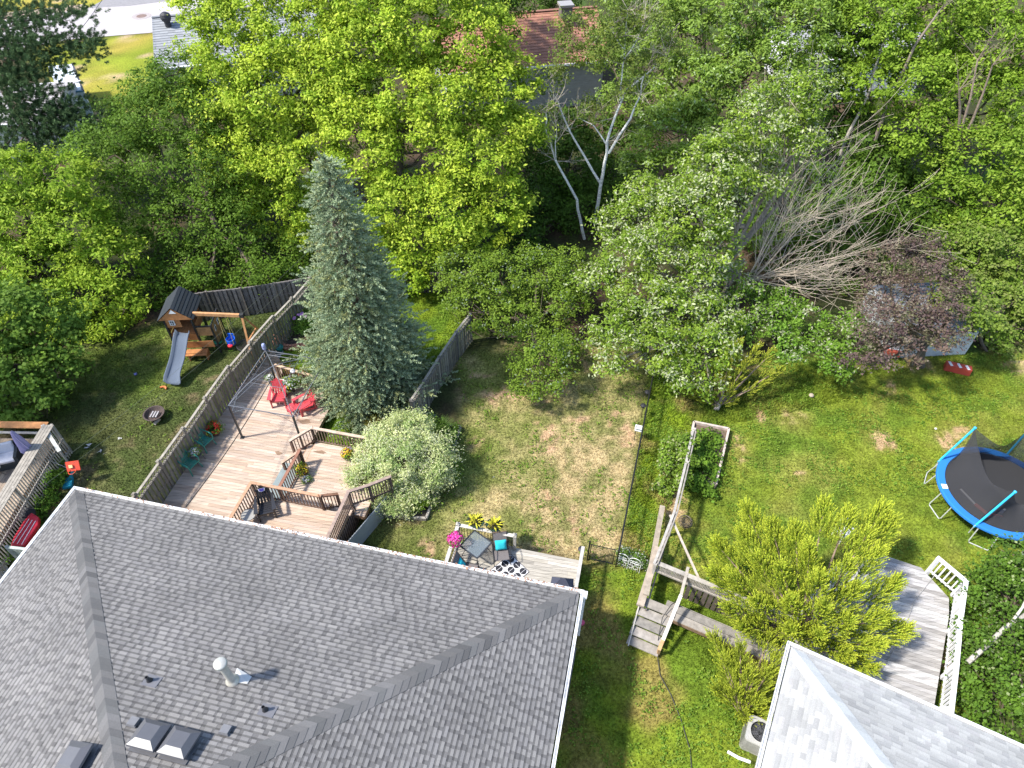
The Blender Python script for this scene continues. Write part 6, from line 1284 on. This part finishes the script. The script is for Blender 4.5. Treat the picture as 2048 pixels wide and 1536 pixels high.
# fire pit and logs
p = at(308, 828, .28); fp = thing('fire_pit', 'rusty round steel fire pit bowl on the left lawn', 'fire pit', (p.x, p.y, 0))
b = MB(); b.lathe(p, [(0, -.2), (.22, -.16), (.36, -.03), (.40, .06), (.46, .06), (.46, .04), (.38, .03), (.3, -.1), (0, -.17)], (.07, .05, .045), 22); b.build('bowl', MSTONE, fp)
b = MB()
for i in range(3): b.beam(p+Vector((-.14+.12*i, -.15, -.05)), p+Vector((-.08+.12*i, .16, .0)), .06, .05, (.32, .31, .32))
b.build('charred_wood', MBARK, fp)
for k in range(3): a = k*2.1; b = MB(); b.tube([p+Vector((.3*math.cos(a), .3*math.sin(a), -.08)), p+Vector((.36*math.cos(a), .36*math.sin(a), -.28))], .015, (.05, .04, .04), 5); b.build('leg', MMET, fp)
for px, py, px2, py2, cl_, lab in ((303, 842, 311, 838, (.30, .2, .14), 'brown split log below the fire pit, left one'), (309, 848, 319, 838, (.42, .38, .32), 'pale split log below the fire pit, right one')):
    b = MB(); b.tube([at(px, py, .07), at(px2, py2, .07)], .075, cl_, 7); tag(b.build('log', MBARK), lab, 'log', 'split logs by the fire pit')
b = MB(); p = at(325, 777, .05); b.tube([p+Vector((.16*math.cos(a), .12*math.sin(a), 0)) for a in np.linspace(-.3, 2.6, 7)], [.03, .05, .06, .05, .04, .04, .03], (.65, .18, .06), 6); tag(b.build('toy', MPLAS), 'small orange toy lying on the grass below the slide', 'toy')
b = MB(); b.box(at(271, 748, .05), (.13, .08, .08), (.12, .14, .35), rz=.4); b.lathe(at(271, 748, .1), [(.05, 0), (0, .05)], (.2, .2, .5), 6); tag(b.build('toy', MPLAS), 'tiny blue toy in the grass left of the slide', 'toy')
for i, (px, py, s, cc_, lab) in enumerate(((176, 894, .2, (.6, .6, .62), 'scrap of white paper on the left lawn, nearest the toy hoop'), (201, 902, .18, (.65, .63, .6), 'crumpled white scrap in the middle of the left lawn'), (240, 877, .14, (.6, .6, .58), 'small white scrap right of the others on the left lawn'), (131, 905, .12, (.7, .3, .05), 'tiny orange flower head beside the neighbouring deck stairs'), (1871, 858, .10, (.7, .7, .68), 'tiny white ball on the grass left of the trampoline'), (1622, 792, .2, (.5, .42, .33), 'pale mushroom in the shade on the right lawn'), (985, 957, .1, (.45, .45, .42), 'little pale scrap on the dry lawn'), (1163, 1246, .2, (.75, .12, .25), 'pink flower head on the grass beside the white gutter'))):
    p = at(px, py, .03); b = MB(); rg = np.random.default_rng(i)
    if i < 3 or i == 6:
        for k in range(4): o_ = Vector(rg.normal(size=3)*[.5, .4, .05])*s; b.add([p+o_+Vector(rg.normal(size=3)*[.4, .3, .12])*s for _ in range(4)], [(0, 1, 2, 3)], cc_)
    else: b.lathe(p, [(s*.4, 0), (s*.6, s*.25), (s*.45, s*.5), (0, s*.62)], cc_, 9)
    tag(b.build({3: 'flower', 4: 'ball', 5: 'mushroom', 7: 'flower'}.get(i, 'paper_scrap'), MPETAL), lab, {3: 'flower', 4: 'ball', 5: 'mushroom', 7: 'flower'}.get(i, 'litter'))

# playset ------------------------------------------------------------
OR, DK = (.40, .17, .06), (.02, .02, .022)
base_ = at(398, 735, 0); yaw = math.radians(4); pc = at(372, 652, 1.35)+Vector((.0, .1, 0)); pc.z = 0
ps_ = thing('playset', 'wooden playset with black roofed cabin, grey wavy slide and swing beam', 'playset', pc)
N = lambda: LB(pc, yaw); hw = .62
for x in (-hw, hw):
    for y in (-hw, hw): b = N(); b.box((x, y, 1.2), (.09, .09, 2.4), DK); b.build('post', MPAINT, ps_)
b = N()
for i in range(9): b.box((-hw+.08+.14*i, 0, 1.3), (.135, 1.24, .03), jit(OR))
b.build('platform', MWOOD, ps_)
def wallp(b, x0, y0, x1, y1, z0, z1, n=6, col=OR, th=.02):
    for i in range(n): za = z0+(z1-z0)*i/n; b.beam((x0, y0, za+(z1-z0)/n/2), (x1, y1, za+(z1-z0)/n/2), th, (z1-z0)/n-.006, jit(col, .08))
b = N(); wallp(b, -hw, -hw, hw*.15, -hw, 1.75, 2.35, 4); wallp(b, -hw, hw, hw, hw, 1.35, 2.35); wallp(b, -hw, -hw, -hw, hw, 1.35, 2.3); wallp(b, hw, -hw, hw, hw, 1.35, 1.75, 3); b.build('cabin_wall', MWOOD, ps_)
b = N(); b.box((-.28, -hw-.03, 2.05), (.24, .03, .3), (.75, .75, .75)); wf_ = b.build('window_frame', MPAINT, ps_)
b = N(); b.box((-.28, -hw-.045, 2.05), (.15, .02, .2), (.04, .04, .05)); b.box((-.28, -hw-.06, 2.05), (.02, .01, .2), (.75, .75, .75)); b.box((-.28, -hw-.06, 2.05), (.15, .01, .02), (.75, .75, .75)); b.build('window_pane', MPAINT, wf_)
b = N(); ov = .22; e = hw+.2; zr = 3.05; ze = 2.32
for sx in (-1, 1):
    for i in range(7):
        t0, t1 = i/7, (i+1.08)/7; X0, X1 = sx*e*(1-t0), sx*e*(1-min(t1, 1)); Z0, Z1 = ze+(zr-ze)*t0, ze+(zr-ze)*min(t1, 1)
        b.add([(X0, -e, Z0+.02), (X0, e, Z0+.02), (X1, e, Z1), (X1, -e, Z1), (X0, -e, Z0-.02), (X0, e, Z0-.02)], [(0, 1, 2, 3), (0, 4, 5, 1)], jit((.022, .028, .035), .3))
b.build('roof', MSHIN, ps_)
b = N(); b.add([(-e*.95, -e+.03, ze), (e*.95, -e+.03, ze), (0, -e+.03, zr-.06)], [(0, 1, 2)], OR); b.add([(-.17, -e+.015, 2.72), (.17, -e+.015, 2.72), (0, -e+.015, 2.95)], [(0, 1, 2)], (.75, .75, .75)); b.build('gable', MWOOD, ps_)
# lower balcony and annexe on the right
b = N(); 
for x, y in ((hw+.75, -hw), (hw+.75, hw)): b.box((x, y, .85), (.07, .07, 1.7), DK)
b.beam((hw, -hw, 1.72), (hw+.75, -hw, 1.72), .05, .07, DK); b.beam((hw+.75, -hw, 1.72), (hw+.75, hw, 1.72), .05, .07, DK); b.beam((hw, -hw, .45), (hw+.75, -hw, .45), .05, .07, DK); b.build('annexe_frame', MPAINT, ps_)
b = N(); wallp(b, hw+.75, -hw, hw+.75, hw, .5, 1.68, 8, (.34, .2, .08)); wallp(b, hw, -hw, hw+.75, -hw, 1.15, 1.68, 4, (.34, .18, .07)); wallp(b, -hw, -hw, hw, -hw, .9, 1.28, 3); b.build('annexe_wall', MWOOD, ps_)
for y in (-.28, .22):
    b = N(); b.box((hw+.78, y, 1.3), (.02, .2, .28), (.75, .75, .75)); wf_ = b.build('window_frame', MPAINT, ps_)
    b = N(); b.box((hw+.795, y, 1.3), (.012, .12, .19), (.04, .04, .05)); b.build('window_pane', MPAINT, wf_)
b = N(); b.box((.4, -.9, .42), (1.0, .3, .03), OR); b.box((.4, -1.15, .42), (1.0, .14, .03), OR); b.box((-.0, -.9, .2), (.05, .4, .42), OR); b.box((.85, -.9, .2), (.05, .4, .42), OR); wallp(b, -.1, -hw-.05, hw+.6, -hw-.05, .45, .85, 3); b.build('sandbox_bench', MWOOD, ps_)
# slide
s0, s1 = at(368, 668, 1.45), at(345, 770, .12); vs = []; fs = []; n = 22; prof = [(-.37, .17), (-.33, .19), (-.28, .04), (-.13, 0), (.13, 0), (.28, .04), (.33, .19), (.37, .17)]
d = (s1-s0); dh = Vector((d.x, d.y, 0)).normalized(); sd = Vector((-dh.y, dh.x, 0)); b = MB()
for i in range(n+1):
    t = i/n; z = 1.42*(1-t)**1.05+.10+.13*math.sin(t*math.pi*2.6)*(1-t*.5)*(t > .05); c = s0.lerp(s1, t); c.z = z if t < .9 else max(z, .1); wob = sd*.05*math.sin(t*7); ww = 1+.25*max(0, t-.8)*4
    for (u, h) in prof: vs.append(c+wob+sd*u*ww+Vector((0, 0, h*(1 if t < .93 else .7))))
k = len(prof)
for i in range(n):
    for j in range(k-1): fs.append((i*k+j, i*k+j+1, (i+1)*k+j+1, (i+1)*k+j))
b.add(vs, fs, (.095, .12, .165)); o = b.build('slide', MFAB, ps_, smooth=True); md = o.modifiers.new('s', 'SOLIDIFY'); md.thickness = .015
# swing beam
w0_, w1_ = at(380, 627, 2.35), at(483, 631, 2.35); b = MB(); b.beam(w0_, w1_, .11, .16, (.48, .25, .11)); b.build('swing_beam', MWOOD, ps_)
dv = (w1_-w0_).normalized(); pv = Vector((-dv.y, dv.x, 0)); b = MB(); b.beam(w1_, w1_-Vector((0, 0, 2.35))-pv*.95+dv*.25, .09, .07, (.46, .23, .09)); b.build('leg', MWOOD, ps_)
b = MB(); b.beam(w1_, w1_-Vector((0, 0, 2.35))+pv*.95+dv*.45, .09, .07, (.42, .2, .08)); b.build('leg', MWOOD, ps_); b = MB(); b.beam(w1_-Vector((0, 0, 1.2))-pv*.48+dv*.13, w1_-Vector((0, 0, 1.2))+pv*.48+dv*.22, .06, .07, (.42, .2, .08)); b.box(w1_+Vector((0, 0, 0)), (.18, .16, .18), DK); b.build('crossbar', MWOOD, ps_)
def swing(label, t, kind):
    c = w0_.lerp(w1_, t)-Vector((0, 0, .08)); r = thing({'b': 'bucket_swing', 's': 'sling_swing', 'd': 'net_swing'}[kind], label, 'swing', c); z = .55
    if kind == 'b':
        p = Vector((c.x, c.y, z)); b = MB(); b.lathe(p, [(.14, -.08), (.2, 0), (.21, .18), (.22, .3), (.19, .3), (.17, .05), (0, 0)], (.01, .12, .62), 14); b.box(p+pv*.19+Vector((0, 0, .3)), (.32, .05, .3), (.01, .13, .65), rz=math.atan2(dv.y, dv.x)); b.build('seat', MPLAS, r, smooth=False)
        b = MB(); b.lathe(p-pv*.22+Vector((0, 0, .02)), [(.0, -.05), (.11, -.03), (.12, .05), (0, .08)], (.62, .03, .04), 10); b.build('lap_bar', MPLAS, r); w_ = .18
    elif kind == 's':
        p = Vector((c.x, c.y, z)); b = MB(); pts = [p+dv*x+Vector((0, 0, x*x*2.2-.05)) for x in np.linspace(-.24, .24, 9)]
        for u, v in zip(pts[:-1], pts[1:]): b.beam(u, v, .14, .015, (.01, .28, .16), up=(0, 0, 1), ext=.01)
        b.build('seat', MPLAS, r); w_ = .22
    else:
        p = Vector((c.x, c.y, z-.1)); b = MB(); b.tube([p+Vector((.4*math.cos(a), .4*math.sin(a), 0)) for a in np.linspace(0, 6.2832, 25)], .03, (.03, .03, .03), 7, cap=False); b.build('ring', MPLAS, r)
        b = MB()
        for k in range(-5, 6): x = k*.065; h = math.sqrt(max(0, .16-x*x)); b.beam(p+Vector((x, -h, 0)), p+Vector((x, h, 0)), .012, .008, (.04, .035, .03)); b.beam(p+Vector((-h, x, .004)), p+Vector((h, x, .004)), .012, .008, (.04, .035, .03))
        b.build('net', MFAB, r); w_ = .3
    b = MB(); rc_ = (.45, .4, .15) if kind == 'b' else (.03, .12, .08) if kind == 's' else (.05, .05, .05)
    for sx in (-1, 1): b.tube([c+dv*sx*w_, Vector((c.x, c.y, z+.1))+dv*sx*w_+pv*.15*(kind != 's')], .011, rc_, 5); b.tube([c+dv*sx*w_, Vector((c.x, c.y, z+.1))+dv*sx*w_-pv*.18*(kind != 's')], .011, rc_, 5)
    b.build('ropes', MFAB, r)
swing('green sling swing nearest the playset cabin', .30, 's'); swing('blue toddler bucket swing with red front', .60, 'b'); swing('round black net swing at the far end of the swing beam', .86, 'd')

# trampoline ----------------------------------------------------------
tc_ = Vector((19.05, 16.15, 0)); R = 2.15; zt = .9; tp = thing('trampoline', 'round trampoline with blue padding, black mat and sagging safety net', 'trampoline', tc_)
P = lambda a, r, z: tc_+Vector((r*math.cos(math.radians(a)), r*math.sin(math.radians(a)), z))
b = MB(); b.lathe(tc_, [(0, zt-.05), (1.0, zt-.03), (R-.22, zt-.005)], (.02, .02, .022), 48); b.build('mat', MFAB, tp)
for k in range(12):
    b = MB(); aa = [k*30+i*5 for i in range(7)]; c_ = (.015, .17, .52)
    vs = [P(a, r, z) for a in aa for (r, z) in ((R-.26, zt), (R-.24, zt+.035), (R-.0, zt+.035), (R+.05, zt+.0), (R+.06, zt-.07))]
    fs = [(i*5+j, i*5+j+1, (i+1)*5+j+1, (i+1)*5+j) for i in range(6) for j in range(4)]; b.add(vs, fs, jit(c_, .12)); b.build('pad', MFAB, tp)
b = MB(); b.tube([P(a, R+.0, zt-.04) for a in range(0, 361, 8)], .03, (.35, .55, .6), 6, cap=False); b.build('frame_ring', MMET, tp)
b = MB(); b.add([P(172, R-.24, zt+.045), P(178, R-.24, zt+.045), P(178, R-.02, zt+.045), P(172, R-.02, zt+.045)], [(0, 1, 2, 3)], (.75, .78, .8)); b.build('warning_label', MPAINT, tp)
for a in (190, 238, 285, 330, 15, 60, 105, 148):
    b = MB(); b.tube([P(a-9, R, zt-.05), P(a-9, R+.16, .12), P(a-8, R+.18, .03), P(a+8, R+.18, .03), P(a+9, R+.16, .12), P(a+9, R, zt-.05)], .022, (.55, .57, .56), 6); b.build('leg', MMET, tp)
poles = []
for (a, px, py, zz_) in ((138, 1950, 856, 2.55), (225, 2030, 984, 2.35), (305, None, None, 2.5), (55, None, None, 2.5)):
    top = at(px, py, zz_) if px else P(a, R-.1, zz_); bot = P(a, R+.06, .35); b = MB(); b.tube([bot, P(a, R+.08, zt)], .022, (.5, .52, .52), 6); po_ = b.build('pole', MMET, tp)
    b = MB(); b.tube([P(a, R+.08, zt-.1), top], .04, (.03, .42, .72), 8); b.lathe(top, [(.0, -.05), (.055, -.04), (.06, .03), (0, .07)], (.03, .40, .62), 8); b.build('foam_sleeve', MPLAS, po_); poles.append((a, top))
b = MB(); n = 14
order = [poles[0], poles[1], poles[2], poles[3]]
for i in range(4):
    (a0_, t0_), (a1_, t1_) = order[i], order[(i+1) % 4]; a1x = a1_ if a1_ > a0_ else a1_+360; vs = []; m_ = 6
    sag = 1.05 if i in (0, 1) else .35
    for k in range(n+1):
        t = k/n; tp_ = t0_.lerp(t1_, t)-Vector((0, 0, sag*math.sin(math.pi*t)**.8)); tp_ = tp_.lerp(Vector((tc_.x, tc_.y, tp_.z)), .30*math.sin(math.pi*t)); bt = P(a0_+(a1x-a0_)*t, R-.28, zt+.02)
        for j in range(m_+1): s = j/m_; q = bt.lerp(tp_, s); q = q.lerp(Vector((tc_.x, tc_.y, q.z)), .07*math.sin(math.pi*s)*(1+.4*math.sin(k*2.1))); vs.append(q)
    fs = [(k*(m_+1)+j, k*(m_+1)+j+1, (k+1)*(m_+1)+j+1, (k+1)*(m_+1)+j) for k in range(n) for j in range(m_)]; b.add(vs, fs, (.03, .03, .033))
b.build('safety_net', MNET, tp, smooth=True)
b = MB(); u, v = at(1921, 978, zt+.03), at(1950, 1008, zt+.03); w_ = at(1980, 1033, zt+.03); b.beam(u, v, .07, .03, (.65, .62, .6)); b.beam(v, w_, .14, .04, (.5, .1, .05)); tag(b.build('toy_blaster', MPLAS), 'long grey and orange toy lying on the black trampoline mat', 'toy')
b = MB(); p = at(2003, 1024, zt+.03); b.box(p, (.22, .12, .08), (.05, .07, .16), rz=.7); b.box(p+Vector((.15, .1, .0)), (.1, .06, .05), (.7, .7, .7), rz=.3); b.box(p+Vector((-.3, -.12, .0)), (.5, .05, .04), (.4, .08, .05), rz=-.3); tag(b.build('toy', MPLAS), 'small dark blue and red toys beside the blue pole on the trampoline mat', 'toys')

# lawn stakes and feeders along the chain link fence
def hook(label, px, py, h, name, col=(.03, .03, .03)):
    p = at(px, py, 0); t = thing(name, label, 'garden light' if name == 'solar_light' else 'bird feeder', p); b = MB(); b.tube([p, p+Vector((0, 0, h))], .014, col, 5); b.build('stake', MMET, t)
    b = MB()
    if name == 'solar_light': b.lathe(p+Vector((0, 0, h)), [(.03, -.12), (.07, -.1), (.08, 0), (.13, .01), (.12, .05), (0, .09)], (.04, .04, .045), 10); b.build('lamp_head', MMET, t)
    else: b.box(p+Vector((.12, 0, h-.25)), (.34, .2, .03), (.7, .72, .7), rz=-.3); b.box(p+Vector((.12, 0, h-.1)), (.36, .22, .03), (.62, .66, .62), rz=-.3); b.build('tray', MPAINT, t)
hook('black solar garden light near the hanging maple leaves, farther of two', 1292, 798, .45, 'solar_light'); hook('black solar garden light nearer the white feeder', 1282, 834, .75, 'solar_light')
hook('white platform bird feeder on a thin pole against the black chain link fence', 1268, 880, .95, 'bird_feeder')
hook('round grey solar light at the right end of the grey deck by the gate', 1160, 1118, .7, 'solar_light')
p = at(1370, 1018+26, .12); t = thing('wire_basket', 'round rusty wire basket lying on the shaded grass right of the leaning fence', 'basket', p); b = MB()
for r_, z_ in ((.28, 0), (.26, .08), (.2, .15)): b.tube([p+Vector((r_*math.cos(a), r_*math.sin(a), z_)) for a in np.linspace(0, 6.283, 19)], .012, (.22, .17, .13), 5, cap=False)
for k in range(10): a = k*.628; b.tube([p+Vector((.28*math.cos(a), .28*math.sin(a), 0)), p+Vector((.1*math.cos(a), .1*math.sin(a), .16))], .008, (.2, .16, .12), 4)
b.build('wire_frame', MMET, t); b = MB(); b.lathe(p, [(0, .05), (.2, .04), (.24, 0)], (.2, .15, .07), 12); b.build('leaf_litter', MSTONE, t)
# red low boards at the foot of the shed
u, v = at(1893, 726, .35), at(1944, 738, .35); t = thing('red_planter_box', 'low red painted planter box with white shapes on its front below the shed', 'planter', (u.x, u.y, 0)); b = MB(); b.beam(u+Vector((0, 0, -.15)), v+Vector((0, 0, -.15)), .35, .35, (.42, .06, .04)); b.build('box', MPAINT, t); b = MB()
dd = (v-u).normalized(); nn = Vector((dd.y, -dd.x, 0))
for k in (.15, .5, .82): c = u.lerp(v, k)+Vector((0, 0, .03)); b.beam(c-nn*.12-dd*.05, c+nn*.15+dd*.06, .12, .012, (.7, .72, .75))
b.build('white_marks', MPAINT, t)
u, v = at(1768, 700, .4), at(1800, 705, .4); b = MB(); b.beam(u, v, .4, .3, (.4, .08, .05)); b.beam(u+Vector((0, 0, .17)), v+Vector((0, 0, .17)), .1, .03, (.7, .7, .7)); tag(b.build('red_crate', MPAINT), 'faded red crate under the left side of the purple plum tree', 'crate')
# brick ring bed and flowers by the long fence
c = at(585, 678, .0); t = thing('brick_bed', 'curved red brick edging around a small flower bed by the long fence', 'garden bed', c); b = MB(); rg = np.random.default_rng(5)
for rr_, nn_ in ((.62, 17), (.78, 21)):
    for k in range(nn_): a = math.radians(165+k*205/nn_); b.box(c+Vector((rr_*math.cos(a)*1.15, rr_*math.sin(a)*.95, .06)), (.2, .13, .1), jit((.38, .17, .11), .25), rz=a+math.pi/2*0)
b.build('bricks', MBRICK, t); b = MB(); b.lathe(c, [(0, .05), (.55, .04), (.6, 0)], (.05, .035, .03), 20, sx=1.15); b.build('soil', MSTONE, t)
pot('potted marigolds beside the brick ring', at(574, 668, .05), .14, .2, (.15, .1, .07), LG, [(.6, .3, .03), (.7, .45, .05)], .22, 301, 12, petal=.08)
plant('peony_bush', 'green peony bush with mauve flowers between the fence and the spruce', [(598, 648, .5, .55), (612, 640, .5, .5)], [(.07, .16, .03), (.1, .2, .035)], 303, leaf=(.13, .05), cr=.2)
b = MB(); rg = np.random.default_rng(6)
for k in range(7): p = at(600+rg.uniform(-12, 12), 632+rg.uniform(-7, 6), .95); b.lathe(p, [(.03, -.04), (.085, 0), (.07, .05), (0, .06)], jit((.5, .25, .55), .2), 8)
tag(b.build('peony_flowers', MPETAL), 'cluster of mauve blooms on top of the peony bush', 'flowers')
plant('hostas', 'small leafy plants along the far rail of the large deck', [(575, 742, .2, .3), (555, 738, .2, .3), (605, 748, .2, .25)], [(.12, .15, .04), (.25, .14, .07), (.08, .14, .03)], 305, leaf=(.1, .05), cr=.18)
plant('border_plants', 'dark green plants along the foot of the back fence by the playset', [(520, 600, .3, .5), (560, 590, .3, .5), (590, 600, .3, .4), (470, 605, .2, .4), (430, 610, .2, .4)], DRK+MID[:1], 306, leaf=(.12, .07), cr=.22)
b = MB(); b.poly([at(530, 735, .03), at(548, 738, .03), at(572, 690, .03), at(560, 684, .03)], (.36, .36, .37), .03); o = b.build('path', MSTONE); o['kind'] = 'structure'
p = at(560, 700, .1); b = MB(); b.lathe(p, [(0, 0), (.14, .0), (.2, .2), (.16, .2), (0, .1)], (.03, .2, .18), 12); tag(b.build('watering_pot', MPLAS), 'teal green empty pot beside the paving at the foot of the long fence', 'pot')

# brown smudges worn into the deck boards
for px, py, z_, s_, sx in ((610, 843, ZL, .16, 2.4), (557, 906, ZL, .10, 1.8), (640, 904, ZM, .10, 2.6)):
    c = at(px, py, z_); b = MB(); rg = np.random.default_rng(px); b.add([c+ux*sx*s_*math.cos(t)*rg.uniform(.6, 1.2)+uy*s_*math.sin(t)*rg.uniform(.5, 1.2)+Vector((0, 0, .004)) for t in np.linspace(0, 6.0, 14)], [tuple(range(14))], (.22, .14, .09)); b.build('stain', MDECK, big)
